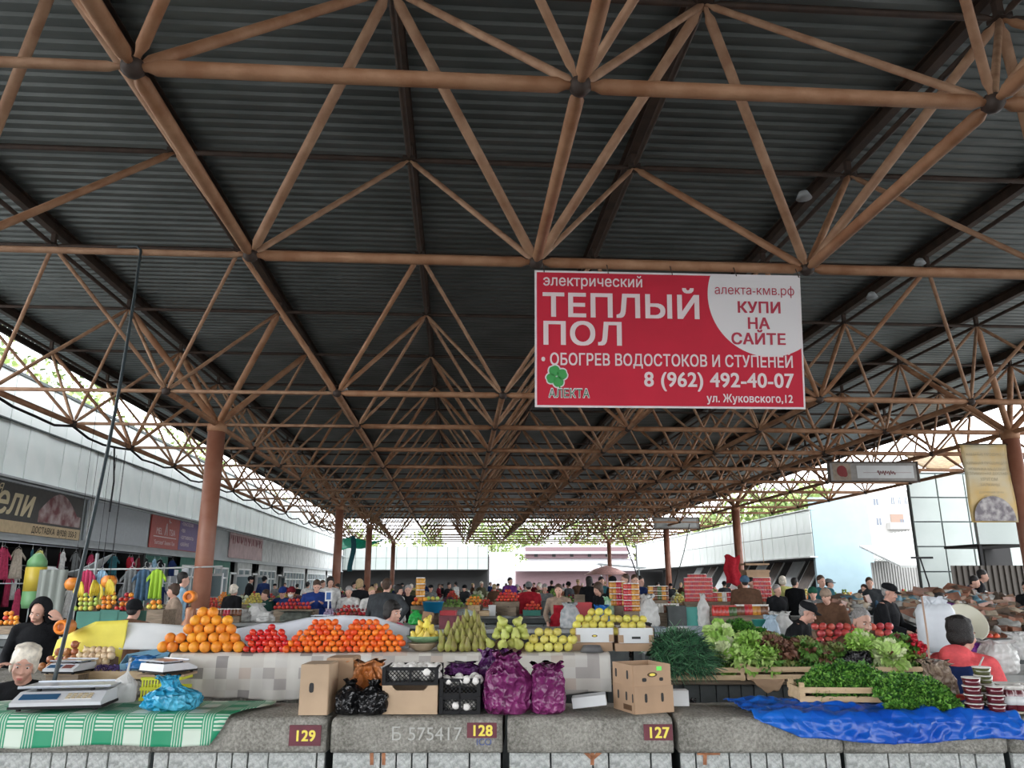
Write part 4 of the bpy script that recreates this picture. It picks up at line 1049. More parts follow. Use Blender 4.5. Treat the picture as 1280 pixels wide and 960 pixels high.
stemm = mat('stem_brown', (.08, .05, .02), .8)
me_or = kind('orange', dimple(.0455, .96, 16, 11), fm_or, (.08, .014)); me_ma = kind('mandarin', dimple(.0295, .84, 12, 8), fm_ma, (.10, .014)); me_to = kind('tomato', dimple(.030, .86, 12, 8), fm_to, (.12, .008)); me_pt = kind('tomato', dimple(.046, .86, 14, 9, .2), fm_pt, (.12, .01))
def pear_mesh(nm, L, r, m, neck=.42):
    b = MB(); prof = [(.001, 0), (r*.5, .008), (r*.9, L*.16), (r, L*.30), (r*.88, L*.47), (r*.58, L*.66), (r*neck, L*.82), (r*neck*.75, L*.95), (.003, L)]
    b.lathe(prof, 12); b.tube([(0, 0, L-.002), (.003, .002, L+.02)], .0022, 5, 1); return b.mesh(nm, [m, stemm], True)
for m_ in (fm_pe, fm_ga, fm_ya, fm_ye, fm_on, fm_on2, fm_qu): per_object_hue(m_, .12, .012)
me_pe = pear_mesh('pear', .128, .032, fm_pe, .40); me_ga = pear_mesh('pear', .098, .041, fm_ga, .5); me_ye = pear_mesh('pear', .085, .036, fm_ye, .45)
def apple_mesh(nm, r, m):
    b = dimple(r, .92, 14, 9, .25, .12); b.tube([(0, 0, r*.62), (.003, 0, r*1.0)], .002, 5, 1); return b.mesh(nm, [m, stemm], True)
me_ya = apple_mesh('apple', .040, fm_ya); me_qu = apple_mesh('quince', .036, fm_qu)
b = MB(); b.lathe([(.001, -.03), (.014, -.028), (.032, -.010), (.034, .006), (.024, .022), (.008, .030), (.004, .046), (.001, .05)], 10); me_on = b.mesh('onion', fm_on, True); me_on2 = b.mesh('onion', fm_on2, True)
ORD = 'first second third fourth fifth sixth seventh eighth ninth tenth eleventh twelfth thirteenth fourteenth fifteenth sixteenth seventeenth eighteenth nineteenth twentieth'.split() + ['twenty-'+q_ for q_ in 'first second third fourth fifth sixth seventh eighth ninth'.split()]+['thirtieth']*20
def interp(prof, x):
    if x <= prof[0][0]: return prof[0][1]
    for (a, u), (c, v) in zip(prof, prof[1:]):
        if x <= c: return u+(v-u)*(x-a)/(c-a)
    return prof[-1][1]
def pile(me, name, label, cat, group, sil, basey, d, slope=.55, zb=None, base=BB, stand='upright', front=.0, vstep=.80, riser='cardboard riser under the fruit', upright=False, seed=1, rows_back=0, riserm=None, hx=1.0, tilt=.5, mixes=None):
    """stack fruit against a slanted riser; sil is the outline of the heap as (pixel x, pixel y)"""
    rn = random.Random(seed); hs = []; made = []
    for px, py in sil:
        h = .1
        for _ in range(6): p = onplane(px, py, base+front+slope*h+d/2); h = max(0, p.z-(zb or ZB))
        hs.append((p.x, h))
    zb_ = zb or ZB
    x0_, x1_ = hs[0][0], hs[-1][0]; n = 0; k = 0
    while True:
        zc = k*vstep*d; any_ = False; dx = d*hx
        x = x0_+d*.45+(dx*.5 if k % 2 else 0)
        while x < x1_-d*.35:
            if interp(hs, x) >= zc+d*.40 or (k == 0):
                dd = front+d/2+slope*zc
                loc = F_(x+rn.uniform(-.07, .07)*d, dd+rn.uniform(-.10, .10)*d, zb_+zc+(d/2 if not upright else .002)+rn.uniform(-.02, .05)*d*(k > 0), base)
                rot = (rn.uniform(-1, 1)*tilt*1.3, rn.uniform(-1, 1)*tilt*1.3, rn.uniform(0, 6.3)) if not upright else (rn.uniform(-.14, .14)-.1, rn.uniform(-.14, .14), rn.uniform(0, 6.3))
                mm = me if not mixes or rn.random() > .3 else mixes
                o = link(name, mm, None, loc, rot, (rn.uniform(.93, 1.07),)*3); tag(o, label, cat, group); n += 1; any_ = True; made.append((k, x, o))
            x += dx
        k += 1
        if not any_ or k > 30: break
    top = max(m_[0] for m_ in made); byrow = {}
    for k_, x_, o_ in made: byrow.setdefault(k_, []).append(o_)
    for k_, row in byrow.items():
        lay = 'bottom layer' if k_ == 0 else ('top layer' if k_ == top else ORD[k_]+' layer up')
        for i_, o_ in enumerate(row):
            pos = ORD[i_]+' from left' if len(row) > 1 else 'alone'
            for sfx in (', %s, %s' % (lay, pos), ', '+lay):
                if len((label+sfx).split()) <= 16: o_['label'] = label+sfx; break
    # riser: a slanted board carrying the heap
    b = MB(); N = 24; vs = []
    for i in range(N+1):
        x = x0_+d*.6+(x1_-x0_-d*1.2)*i/N; h = max(.004, interp(hs, x)-d*1.15)
        vs += [F_(x, front+d*1.05, zb_+.001, base), F_(x, front+d*1.05+slope*h, zb_+h, base), F_(x, front+d*1.05+slope*h+.09, zb_+h*.98, base), F_(x, front+d*1.05+slope*h+.10, zb_+.001, base)]
    fs = [(4*i+a, 4*i+4+a, 4*i+4+(a+1) % 4, 4*i+(a+1) % 4) for i in range(N) for a in range(4)] + [(3, 2, 1, 0), (4*N, 4*N+1, 4*N+2, 4*N+3)]
    b.add(vs, fs); o = b.build('display_riser', riserm or cardd); tag(o, riser, 'riser')
    return n
cnt = {}
ZF = ZB+.006
cnt['or'] = pile(me_or, 'orange', 'large orange in the tall heap at the left', 'orange', 'oranges in the tall left heap', [(199, 803), (215, 796), (232, 780), (248, 768), (262, 757), (275, 762), (290, 776), (305, 790), (312, 798)], 812, .090, vstep=.74, zb=ZF, riser='slanted riser under the heap of large oranges', slope=.45, seed=2)
cnt['to'] = pile(me_to, 'tomato', 'small red tomato between oranges and mandarins', 'tomato', 'small tomatoes between oranges and mandarins', [(308, 797), (322, 788), (340, 784), (352, 788), (364, 798)], 812, .057, vstep=.72, zb=ZF, riser='slanted riser under the small red tomatoes', seed=3)
cnt['m1'] = pile(me_ma, 'mandarin', 'shiny mandarin in the left mandarin heap', 'mandarin', 'mandarins in the left heap', [(356, 804), (374, 791), (390, 779), (404, 772), (420, 778), (434, 792)], 812, .0565, vstep=.71, zb=ZF, riser='slanted riser under the left mandarin heap', seed=4)
cnt['m2'] = pile(me_ma, 'mandarin', 'shiny mandarin in the wider right mandarin heap', 'mandarin', 'mandarins in the right heap', [(426, 798), (438, 782), (452, 774), (473, 775), (490, 787), (506, 806)], 812, .0565, vstep=.71, zb=ZF, riser='slanted riser under the right mandarin heap', seed=5)
cnt['pe'] = pile(me_pe, 'pear', 'slim brownish green pear standing upright', 'pear', 'slim pears standing in rows', [(546, 802), (566, 786), (582, 774), (598, 776), (612, 792)], 815, .060, hx=.95, zb=ZF, upright=True, vstep=.85, slope=1.0, riser='stepped riser under the upright pears', seed=6)
cnt['ga'] = pile(me_ga, 'pear', 'round light green pear right of the slim pears', 'pear', 'round green pears', [(610, 800), (622, 786), (634, 776), (650, 782), (664, 800)], 815, .075, vstep=.72, zb=ZF, riser='slanted riser under the round green pears', seed=7, slope=.5, tilt=.6)
cnt['ya'] = pile(me_ya, 'apple', 'yellow green apple at the right end of the cloth', 'apple', 'yellow green apples on the cloth', [(656, 795), (670, 786), (690, 786), (705, 792), (722, 804)], 817, .077, vstep=.72, zb=ZF, riser='slanted riser under the yellow green apples', seed=8)
# white sheet standing behind the mandarins
whites = mat('white_sheet', (.60, .63, .68), .6, 0, var=.05, scale=3); crumple(whites, 3, .25)
def backsheet(name, label, pts, yb, d, m, cat='sheet', base=BB, seed=0, zlow=None):
    b = MB(); nx = 60; xs = [onplane(px, py, base+d) for px, py in pts]; prof = [(p.x, p.z) for p in xs]
    def fn(u, v):
        x = prof[0][0]+(prof[-1][0]-prof[0][0])*u; zt = interp(prof, x); z0_ = zlow or ZF
        return F_(x, d-.10*(1-v)+.02*noise.noise(Vector((x*4+seed, v*3, 0))), z0_+(zt-z0_)*v, base)
    b.grid(nx, 10, fn); o = b.build(name, m, None, True, solid=.006); return tag(o, label, cat)
backsheet('white_sheet', 'white sheet rising in waves behind the mandarin heaps', [(296, 786), (330, 779), (352, 779), (385, 772), (430, 769), (470, 771), (512, 785)], 812, .50, whites)
backsheet('backing_card', 'white card panel behind the yellow paper and blue box at left', [(158, 778), (190, 779), (228, 782), (262, 786)], 812, .48, whitecard)
backsheet('yellow_sheet', 'bright yellow paper sheet propped behind the onions', [(72, 800), (95, 788), (120, 777), (161, 775)], 812, .44, mat('yellow_paper', (.80, .70, .09), .6, 0, var=.04), zlow=.93)
# ---- left end: onions, scales, blue box, yellow crate
t = thing('wooden_tray', 'flat wooden tray under onions and purple basil at left', 'tray', FB(onB(125, 848).x, .22, .905), RZ)
b = MB(); b.box((0, 0, .008), (.72, .36, .012)); b.build('bottom', wood, t)
for s in (-1, 1): b = MB(); b.box((0, s*.18, .035), (.72, .014, .06)); b.build('slat', wood, t); b = MB(); b.box((s*.36, 0, .035), (.014, .34, .06)); b.build('slat', wood, t)
nb1 = pile(me_on, 'onion', 'reddish brown onion in the heap beside the pumpkins', 'onion', 'brown onions at the left', [(58, 822), (72, 812), (92, 805), (106, 812)], 829, .066, zb=.96, front=.10, riser='slanted riser under the brown onions', slope=1.1, seed=9, tilt=1.0)
nb2 = pile(me_on2, 'onion', 'pale yellow onion in the heap before the yellow paper', 'onion', 'pale onions at the left', [(103, 813), (118, 809), (135, 808), (150, 814)], 829, .052, zb=.96, front=.10, riser='slanted riser under the pale onions', slope=1.1, seed=10, tilt=1.0)
basil = mat('purple_leaf', (.055, .025, .11), .5, 0, var=.4, scale=30)
def leaves(name, label, fn, N, size, mats, cat, seed=1, kind_='stuff', curl=.4, up=.5, aspect=.6, lobes=1, parent=None, smooth=True):
    """a heap of many small leaves; fn(u, v) gives the heap's surface"""
    rs = np.random.RandomState(seed); b = MB()
    for i in range(N):
        u, v = rs.rand(2); p, nrm = fn(u, v); p = Vector(p); nrm = Vector(nrm).normalized()
        dirv = Vector(rs.randn(3)); dirv = (dirv.normalized()*(1-up)+nrm*up+Vector((0, 0, .15))).normalized()
        side = dirv.cross(Vector(rs.randn(3))).normalized(); nn = side.cross(dirv)
        s = size*(.6+.8*rs.rand()); w = s*aspect
        p = p-nrm*size*.3*rs.rand()
        for l in range(lobes):
            a = 0 if lobes == 1 else (l-(lobes-1)/2)*.9; dv = (dirv*math.cos(a)+side*math.sin(a)); sv = (side*math.cos(a)-dirv*math.sin(a))
            q0_ = p+dv*s*.10; q1_ = p+dv*s*.5+sv*w*.5+nn*s*curl*.2; q2_ = p+dv*s*.5-sv*w*.5+nn*s*curl*.2; q3_ = p+dv*s-nn*s*curl*.25; qm = p+dv*s*.55-nn*s*.05
            b.add([q0_, q1_, q3_, q2_, qm], [(0, 1, 4), (1, 2, 4), (2, 3, 4), (3, 0, 4)], int(rs.randint(len(mats))))
    o = b.build(name, mats, parent)
    if label: tag(o, label, cat)
    if kind_: o['kind'] = kind_
    return o
pb_ = [(onB(x, y, .04).x) for x, y in ((120, 830), (166, 830))]
leaves('purple_basil', 'low heap of dark purple leaves in front of the pale onions', lambda u, v: ((F_(pb_[0]+(pb_[1]-pb_[0])*u, .03+.09*v, .97+.03*math.sin(PI*v), BB)), (0, -.3, 1)), 900, .018, [basil, mat('lilac_leaf', (.16, .10, .30), .5)], 'basil', 5)
scale('small white scale with a red panel before the brown onions', FB(onB(88, 845).x, -.02, .97), RZ+R(-4), .28, redpan, .92)
t = thing('scale_stand', 'low block under the small white scale at left', 'stand', FB(onB(88, 845).x, -.02, .905), RZ); b = MB(); b.box((0, .03, .027), (.26, .26, .052)); b.build('block', woodd, t); b = MB(); b.box((0, .03, .057), (.28, .28, .006)); b.build('top', wood, t)
p = onB(172, 822); t = thing('blue_box', 'blue-sided open box lying tilted beside the oranges', 'box', FB(p.x+.02, .20, .985), RZ+R(16))
bluebox = mat('light_blue_card', (.22, .42, .55), .6, 0, var=.08)
b = MB(); b.box((0, 0, .0), (.36, .24, .006)); b.build('bottom', bluebox, t)
for s in (-1, 1): b = MB(); b.box((0, s*.12, .05), (.36, .006, .10)); b.build('long_side', bluebox, t); b = MB(); b.box((s*.18, 0, .05), (.006, .24, .10)); b.build('short_side', bluebox, t)
t.rotation_euler = (R(14), R(-9), RZ+R(14))
bag('plastic_bag', 'small crumpled deep blue bag on the tilted blue box', .26, .10, .12, FB(p.x+.04, .05, .985), mat('deep_blue_plastic', (.02, .16, .42), .25), seed=44, topw=.5, wr=2.0, fullness=.6)
# butternut squash and cut pumpkin
sq = mat('squash_skin', (.40, .17, .09), .4, 0, col2=(.48, .24, .12), scale=8); pumpf = mat('pumpkin_flesh', (.88, .25, .02), .45, 0, var=.1, scale=20); pumps = mat('pumpkin_skin', (.55, .20, .06), .5)
def squash(label, loc, s=1, rot=(0, 0, 0)):
    b = MB(); b.lathe([(.001, 0), (.05, .005), (.085, .04), (.088, .075), (.07, .12), (.046, .16), (.042, .22), (.044, .27), (.03, .29), (.001, .295)], 20); o = b.build('squash', sq, None, True, loc); o.scale = (s,)*3; o.rotation_euler = rot
    s2 = MB(); s2.tube([(0, 0, .29), (.005, 0, .315)], [.012, .009], 6); s2.build('stem', stemm, o); return tag(o, label, 'squash')
p = onplane(74, 810, 6.9); squash('brown butternut squash lying left of the onions', F_(p.x, 0, 1.02, 6.95), 1.0, (0, R(86), R(20))); squash('second butternut squash standing behind the lying one', F_(p.x+.05, .12, .97, 7.0), .85)
def pumpkin_ring(label, px, py, Y, r):
    p = at(px, py, Y); t = thing('pumpkin_slice', label, 'pumpkin', p)
    b = MB(); n = 26; k = 8; vs = []
    for i in range(n):
        a = 2*PI*i/n
        for j in range(k):
            c = 2*PI*j/k; vs.append(((r*.74+r*.26*math.cos(c))*math.cos(a), r*.28*math.sin(c), (r*.74+r*.26*math.cos(c))*math.sin(a)))
    b.add(vs, [(i*k+j, i*k+(j+1) % k, ((i+1) % n)*k+(j+1) % k, ((i+1) % n)*k+j) for i in range(n) for j in range(k)]); b.build('flesh', pumpf, t, True)
    b = MB(); b.lathe([(r*.4, .02), (r*.9, .03), (r*1.03, .08), (r*.95, .16), (r*.5, .21), (.002, .22)], 24, rot=Matrix.Rotation(-PI/2, 3, 'X')); b.build('rind', pumps, t, True); return t
pumpkin_ring('bright orange cut pumpkin on the squashes beside the black-hooded woman', 76, 784, 7.0, .06)
pumpkin_ring('orange cut pumpkin ring behind the tall heap of oranges', 236, 746, 12.85, .095); pq = at(236, 746, 12.95); squash('tall squash standing under the cut pumpkin ring', (pq.x, 13.05, .905), 1.3)
tbp = at(236, 752, 8.7)
# yellow crate with board and scale
p = onB(209, 858, -.25); yc = mat('yellow_plastic', (.72, .78, .04), .4)
t = thing('plastic_crate', 'yellow slotted plastic crate under the scale at the table corner', 'crate', F_(p.x, -.02, .80, BB-.25), RZ)
w_, d_, h_ = .30, .20, .17
b = MB()
for z in (.012, h_-.012, h_*.5):
    for s in (-1, 1): b.box((0, s*d_/2, z), (w_, .010, .022)); b.box((s*w_/2, 0, z), (.010, d_, .022))
b.box((0, 0, .005), (w_, d_, .008)); b.build('frame', yc, t)
bs = MB(); bs.box((0, 0, h_/2), (.011, .008, h_)); bsm = bs.mesh('slat', yc)
for i in range(13): link('slat', bsm, t, (-w_/2+w_*(i+.5)/13, -d_/2, 0))
t2 = thing('stool', 'low wooden stand carrying the yellow crate behind the front counter', 'stand', F_(p.x, -.02, 0, BB-.25), RZ); b = MB(); b.box((0, 0, .785), (.30, .20, .025)); b.build('seat', woodd, t2)
for sx in (-1, 1):
    for sy in (-1, 1): b = MB(); b.box((sx*.13, sy*.08, .386), (.03, .03, .773)); b.build('leg', woodd, t2)
bd = MB(); bd.box((0, 0, 0), (.36, .24, .014)); o = bd.build('board', cardl, None, loc=F_(p.x, -.02, .80+h_+.010, BB-.25)); o.rotation_euler[2] = RZ; tag(o, 'thin board laid over the yellow crate', 'board')
scale('white scale on the board over the yellow crate, tilted towards the oranges', F_(p.x+.0, -.02, .80+h_+.028, BB-.25), RZ+R(150), .32, redpan, .92)
# ---- bowl of yellow pears with green paper
p = onB(528, 812, .12); woodbowl = mat('beige_bowl', (.42, .33, .22), .5, 0, var=.1)
b = MB(); b.lathe([(.001, .004), (.06, .004), (.10, .03), (.125, .062), (.132, .066), (.128, .06), (.10, .034), (.06, .014), (.001, .012)], 26); o = b.build('bowl', woodbowl, None, True, loc=FB(p.x, .15, ZF)); tag(o, 'wide beige bowl under the yellow pears', 'bowl')
b = MB(); b.lathe([(.001, .0), (.10, .004), (.14, .03), (.15, .048), (.148, .052), (.13, .034), (.09, .012), (.001, .008)], 40, wob=lambda v, a: 1+.10*v*math.sin(a*11)+.06*v*math.sin(a*7)); o = b.build('green_paper', mat('green_tissue', (.20, .34, .18), .6, 0, var=.15), None, True, loc=FB(p.x+.02, .16, ZF+.068)); tag(o, 'ruffled green tissue paper holding the yellow pears', 'paper')
rn = random.Random(4)
for k_, (rad, nn_) in enumerate(((.085, 9), (.05, 6), (.02, 3), (.0, 1))):
    for i in range(nn_):
        a = 2*PI*i/nn_+k_*.5; o = link('pear', me_ye, None, FB(p.x+.02+rad*math.cos(a), .16+rad*math.sin(a), ZF+.085+k_*.042), (rn.uniform(-.5, .5), rn.uniform(-.5, .5), rn.uniform(0, 6))); tag(o, 'small yellow pear piled in the bowl with green paper', 'pear', 'yellow pears in the bowl')
pc2 = FB(p.x+.035, .20, ZF+.27); b = MB(); b.box((0, 0, 0), (.095, .004, .075), 0, Matrix.Rotation(R(8), 3, 'Y')); b.tube([(0, .004, -.03), (0, .02, -.15)], .004, 5); o = b.build('price_card', mat('brown_card', (.26, .16, .10), .8), None, loc=pc2); tag(o, 'blank brown cardboard price card above the yellow pears', 'price card')
# ---- white fruit boxes with yellow quinces
def fruit_box(label, pxa, pxb, ytop, ybot, d, holes_, grp, fl_label, seed, sil):
    a = onplane(pxa, ybot, BB+d); c = onplane(pxb, ybot, BB+d); L = (c-a).length; m = (a+c)/2; H = onplane(pxa, ytop, BB+d).z-a.z
    z0_ = a.z
    t = thing('fruit_box', label, 'box', Vector((m.x, m.y, z0_)), RZ)
    b = MB(); b.box((0, .004, H/2), (L, .008, H)); b.build('white_front', whitecard, t); b = MB(); b.box((0, .40, H/2), (L, .008, H)); b.build('back_wall', whitecard, t)
    for s in (-1, 1): b = MB(); b.box((s*L/2, .20, H/2), (.008, .40, H)); b.build('side_wall', cardl, t); b = MB(); b.box((s*(L/2-.018), -.003, H*.28), (.036, .006, H*.5)); b.build('corner_flap', card, t)
    b = MB(); b.box((0, .20, .004), (L-.01, .39, .008)); b.build('bottom', card, t)
    if holes_: b = MB(); b.box((0, -.004, H*.35), (.07, .004, .018)); b.build('handle_slot', darkin, t)
    else: logo(t, 0, -.002, H*.45, .7)
    pile(me_qu, 'quince', fl_label, 'quince', grp, sil, 0, .068, vstep=.72, zb=z0_+H*.42, base=BB+d, front=.01, riser='riser inside the '+label, seed=seed, slope=.9)
    return z0_, m, L
z1, m1_, L1_ = fruit_box('left white cardboard box heaped with yellow quinces', 720, 767, 785, 803, .10, False, 'quinces in the left white box', 'yellow quince in the left, taller quince heap', 11, [(712, 790), (722, 776), (735, 765), (745, 759), (758, 765), (770, 778)])
z2, m2_, L2_ = fruit_box('right white cardboard box of yellow quinces, with a slot', 774, 817, 785, 804, .08, True, 'quinces in the right white box', 'yellow quince in the right, lower quince heap', 12, [(768, 774), (782, 769), (795, 769), (806, 776), (813, 786)])
for z_, mm_, LL, lab, mt in ((z1, m1_, L1_, 'brown cardboard box supporting the left white fruit box', card), (z2, m2_, L2_, 'brown cardboard box supporting the right white fruit box', card)):
    hh_ = z_-ZF-.004
    if hh_ > .03: carton(lab, Vector((mm_.x, mm_.y+.21, ZF)), LL+.02, .40, hh_-.004, RZ, mt)
b = MB(); b.lathe([(.001, 0), (.07, .002), (.095, .05), (.09, .05), (.001, .012)], 20, rot=Matrix.Rotation(PI, 3, 'X')); o = b.build('basin', mat('grey_basin', (.12, .12, .12), .6), None, True, loc=FB(onB(741, 818).x, .04, ZF+.052)); tag(o, 'dark grey basin upside down below the left white fruit box', 'basin')
# ================================================================ GREENS ON THE RIGHT
def slat_crate(label, pxa, pxb, pyb, H, D, d, seed=0, base=BB, tilt=0, cnr=True, group=None):
    a = onplane(pxa, pyb, base+d); c = onplane(pxb, pyb, base+d); L = (c-a).length; m = (a+c)/2
    t = thing('wooden_crate', label, 'crate', Vector((m.x, m.y, a.z)), RZ+tilt, group); hh = H
    for side, (yy) in (('f', 0), ('b', D)):
        for z in (hh*.22, hh*.78) if hh > .06 else (hh*.5,):
            b = MB(); b.box((0, yy, z), (L, .008, hh*.36 if hh > .06 else hh)); b.build('slat', wood, t)
    for s in (-1, 1):
        b = MB(); b.box((s*(L/2-.01), D/2, hh*.5), (.010, D, hh*.8)); b.build('end_board', wood, t)
        for yy in (.012, D-.012): b = MB(); b.box((s*(L/2-.02), yy, hh*.62), (.028, .022, hh*1.25)); b.build('corner_post', wood, t)
    b = MB()
    for k in range(5): b.box((0, D*(k+.5)/5, .006), (L-.03, D/6, .006))
    b.build('bottom', wood, t); return t, m, a.z, L
cr1 = slat_crate('pale wooden crate under the dark green onions', 829, 932, 851, .10, .38, -.06, group=None)
cr2 = slat_crate('pale wooden crate under the curly lettuces, middle of three', 934, 1048, 850, .10, .38, -.06)
cr3 = slat_crate('pale wooden crate under the oak lettuce, right of three', 1052, 1166, 850, .10, .38, -.06)
gl = {n_: mat('leaf_'+n_, c_, r_, 0, var=.22, scale=30) for n_, c_, r_ in (('parsley', (.07, .22, .025), .5), ('parsley_light', (.20, .42, .07), .5), ('parsley_dark', (.018, .085, .014), .5), ('onion_green', (.03, .13, .055), .35), ('onion_dark', (.008, .04, .018), .42),
      ('onion_light', (.10, .26, .12), .35), ('dill', (.020, .085, .025), .6), ('dill_light', (.05, .16, .04), .6), ('lettuce', (.25, .46, .07), .5), ('lettuce_pale', (.42, .60, .18), .5), ('lettuce_white', (.58, .66, .36), .5), ('oak', (.17, .20, .05), .5), ('oak_red', (.17, .075, .045), .5), ('oak_green', (.12, .27, .05), .5), ('red_leaf', (.12, .025, .02), .5))}
def heap_fn(x0_, x1_, zb, h, d0, D, base=BB, pw=.8, slopef=.55, hp=None):
    def fn(u, v):
        x = x0_+(x1_-x0_)*u; hx_ = (interp(hp, u) if hp else math.sin(PI*min(1, max(0, u*.96+.02)))**pw)*h*(1+.30*noise.noise(Vector((x*14, v*5, h*30)))+.16*noise.noise(Vector((x*40, v*14, h*30))))
        if v < .6: q = v/.6; return F_(x, d0+q*D*slopef, zb+hx_*math.sin(q*PI/2), base), (0, -1+.6*q, .3+q)
        q = (v-.6)/.4; return F_(x, d0+D*slopef+q*D*(1-slopef), zb+hx_*math.cos(q*.9), base), (0, .2, 1)
    return fn
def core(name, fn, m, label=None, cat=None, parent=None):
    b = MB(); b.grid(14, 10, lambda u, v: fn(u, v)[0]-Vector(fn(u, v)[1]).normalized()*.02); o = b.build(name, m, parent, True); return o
# parsley mounds on the tarp, the left one in a slatted crate
cp, mcp, zc_, Lc = slat_crate('open slatted wooden crate with parsley standing on the blue tarp', 1002, 1118, 887, .09, .26, .23, base=4.72, tilt=R(-3))
cp.location.z = .945
xa_, xb_ = onplane(1012, 860, 5.05).x, onplane(1128, 860, 5.05).x
f1 = heap_fn(xa_, xb_, .985, .15, .25, .26, base=4.72, hp=[(0, .25), (.2, .75), (.45, 1), (.7, .85), (1, .30)])
o = leaves('parsley', 'tall mound of curly parsley heaped in the slatted crate', f1, 4200, .034, [gl['parsley'], gl['parsley_light'], gl['parsley_dark']], 'parsley', 21, lobes=3, aspect=.7); core('parsley_core', f1, gl['parsley_dark'], parent=o)
xa_, xb_ = onplane(1104, 890, 4.86).x, onplane(1192, 890, 4.86).x
f2 = heap_fn(xa_, xb_, .935, .14, .06, .30, base=4.72, hp=[(0, .55), (.2, .95), (.5, 1), (.8, .85), (1, .55)])
o = leaves('parsley', 'dense round mound of curly parsley lying directly on the blue tarp', f2, 4600, .034, [gl['parsley'], gl['parsley_light'], gl['parsley_dark']], 'parsley', 22, lobes=3, aspect=.7); core('parsley_core', f2, gl['parsley_dark'], parent=o)
# green onions: long strands heaped and drooping
def strands(name, label, cat, x0_, x1_, zb, h, d0, D, N, mats, L=.22, r=.0040, seed=1, droop=.3, base=BB):
    rs = np.random.RandomState(seed); b = MB()
    for i in range(N):
        u = rs.rand(); v = rs.rand(); x = x0_+(x1_-x0_)*u; hh = h*(math.sin(PI*(.1+.8*u))**.5)
        q = v*PI/2; p = F_(x, d0+D*.5*math.sin(q)*v, zb+hh*(1-(1-v)**2), base)
        a = rs.uniform(-2.6, .3) if rs.rand() < .75 else rs.uniform(0, 6.3)
        dv = Vector((math.cos(a)*.8, -abs(rs.randn())*.25-.1, math.sin(a)*.6+.1)).normalized(); l = L*rs.uniform(.5, 1.1)
        pts = [p-dv*l*.3]; c = Vector(pts[0]); dd = dv.copy()
        for s in range(4): c = c+dd*l/4; dd = (dd+Vector((rs.randn()*.12, -.04, -droop*.3+rs.randn()*.1))).normalized(); pts.append(Vector(c))
        b.tube(pts, [r, r*1.2, r, r*.8, r*.3], 3, int(rs.randint(len(mats))), caps=False)
    o = b.build(name, mats, None, True); tag(o, label, cat); o['kind'] = 'stuff'; return o
xa_, xb_ = onB(824, 830).x, onB(884, 830).x
og = strands('green_onion', 'dark bundle of long green onion stalks at the left of the greens', 'green onion', xa_, xb_, .985, .255, -.05, .4, 1700, [gl['onion_green'], gl['onion_green'], gl['onion_light'], gl['onion_dark']], seed=3)
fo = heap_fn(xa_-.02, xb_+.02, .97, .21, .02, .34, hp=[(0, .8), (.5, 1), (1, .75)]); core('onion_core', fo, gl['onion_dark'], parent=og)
# lettuces: each head of frilled leaves
def frill_leaf(L, W, m, seed, curlb=.5, fr=.12, fq=9, stemw=.18):
    b = MB(); nx, ny = 10, 8
    def fn(u, v):
        a = (u-.5)*2; w = W*(stemw+(1-stemw)*math.sin(min(1, v*1.15+.02)*PI*.62)**1.1)
        x = a*w/2; y = L*v*(1-.10*a*a*v); z = -curlb*L*(v**2)*.5+abs(a)**2*W*.16
        f = fr*W*(abs(a)**2+max(0, v-.6)*1.6)
        z += f*math.sin(a*fq+seed*2.1+v*5); y += f*.5*math.cos(v*8+a*fq*1.3+seed)*(v > .3); x += f*.4*math.sin(v*fq*1.6+seed)
        z += .012*W*noise.noise(Vector((x*60, y*60, seed)))*10*.1
        return (x, y, z)
    b.grid(nx, ny, fn); return b
def lettuce(name, label, px, py, d, S, mats, n=12, seed=1, tilt=(0, 0), ratio=.7, fr=.14, cat='lettuce', base=BB, curl=.5, face=(-50, 0)):
    S *= 1.22; n = int(n*1.5); rn = random.Random(seed); p = onplane(px, py, base+d); t = thing(name, label, cat, p, 0)
    for k in range(n):
        q = k/n; me = frill_leaf(S*(.72+.35*q), S*ratio*(.6+.5*q), None, seed*3+k, curl*(.4+q), fr).mesh('leaf', mats[int(rn.random()*len(mats))] if k > 2 else mats[0], True)
        ang = k*2.4+rn.random()*.5; pit = R(70-58*q+rn.uniform(-8, 8))
        rot = Matrix.Rotation(R(face[1]), 3, 'Z') @ Matrix.Rotation(R(face[0]+90)-PI/2*0, 3, 'X') @ Matrix.Rotation(ang, 3, 'Z') @ Matrix.Rotation(pit, 3, 'X')
        link('leaf', me, t, (0, 0, 0), rot.to_euler(), solid=0)
    return t
LP = gl['lettuce']; LL = gl['lettuce_pale']; LW = gl['lettuce_white']
lettuce('lettuce', 'big pale green lettuce head standing right of the green onions', 897, 819, .16, .165, [LW, LL, LL, LP], 14, 1, ratio=.75, face=(-35, 0), fr=.10)
lettuce('lettuce', 'second pale lettuce head, higher, behind the first', 903, 799, .26, .14, [LL, LW, LP], 12, 2, face=(-30, 10), fr=.10)
lettuce('lettuce', 'bright green curly lettuce above the middle crate', 938, 807, .14, .12, [LP, LL, LP], 14, 3, fr=.22)
lettuce('lettuce', 'small curly green lettuce at the crate edge, left of the brown oak lettuce', 929, 824, .03, .12, [LP, LL], 12, 4, fr=.22)
lettuce('lettuce', 'curly green lettuce drooping over the middle crate', 957, 824, .04, .12, [LP, LL, gl['oak_green']], 12, 5, fr=.22)
lettuce('lettuce', 'pale green lettuce head in front of the grey-haired woman', 1078, 807, .22, .115, [LL, LP, LW], 13, 6, fr=.16, face=(-30, 0))
lettuce('lettuce', 'flat pale lettuce right of the black bag on the greens', 1112, 822, .06, .15, [LL, LW, LP], 12, 7, fr=.15, face=(-45, -20))
lettuce('lettuce', 'small green lettuce between oak lettuce and black bag', 1076, 812, .14, .12, [LP, LL], 11, 8, fr=.2)
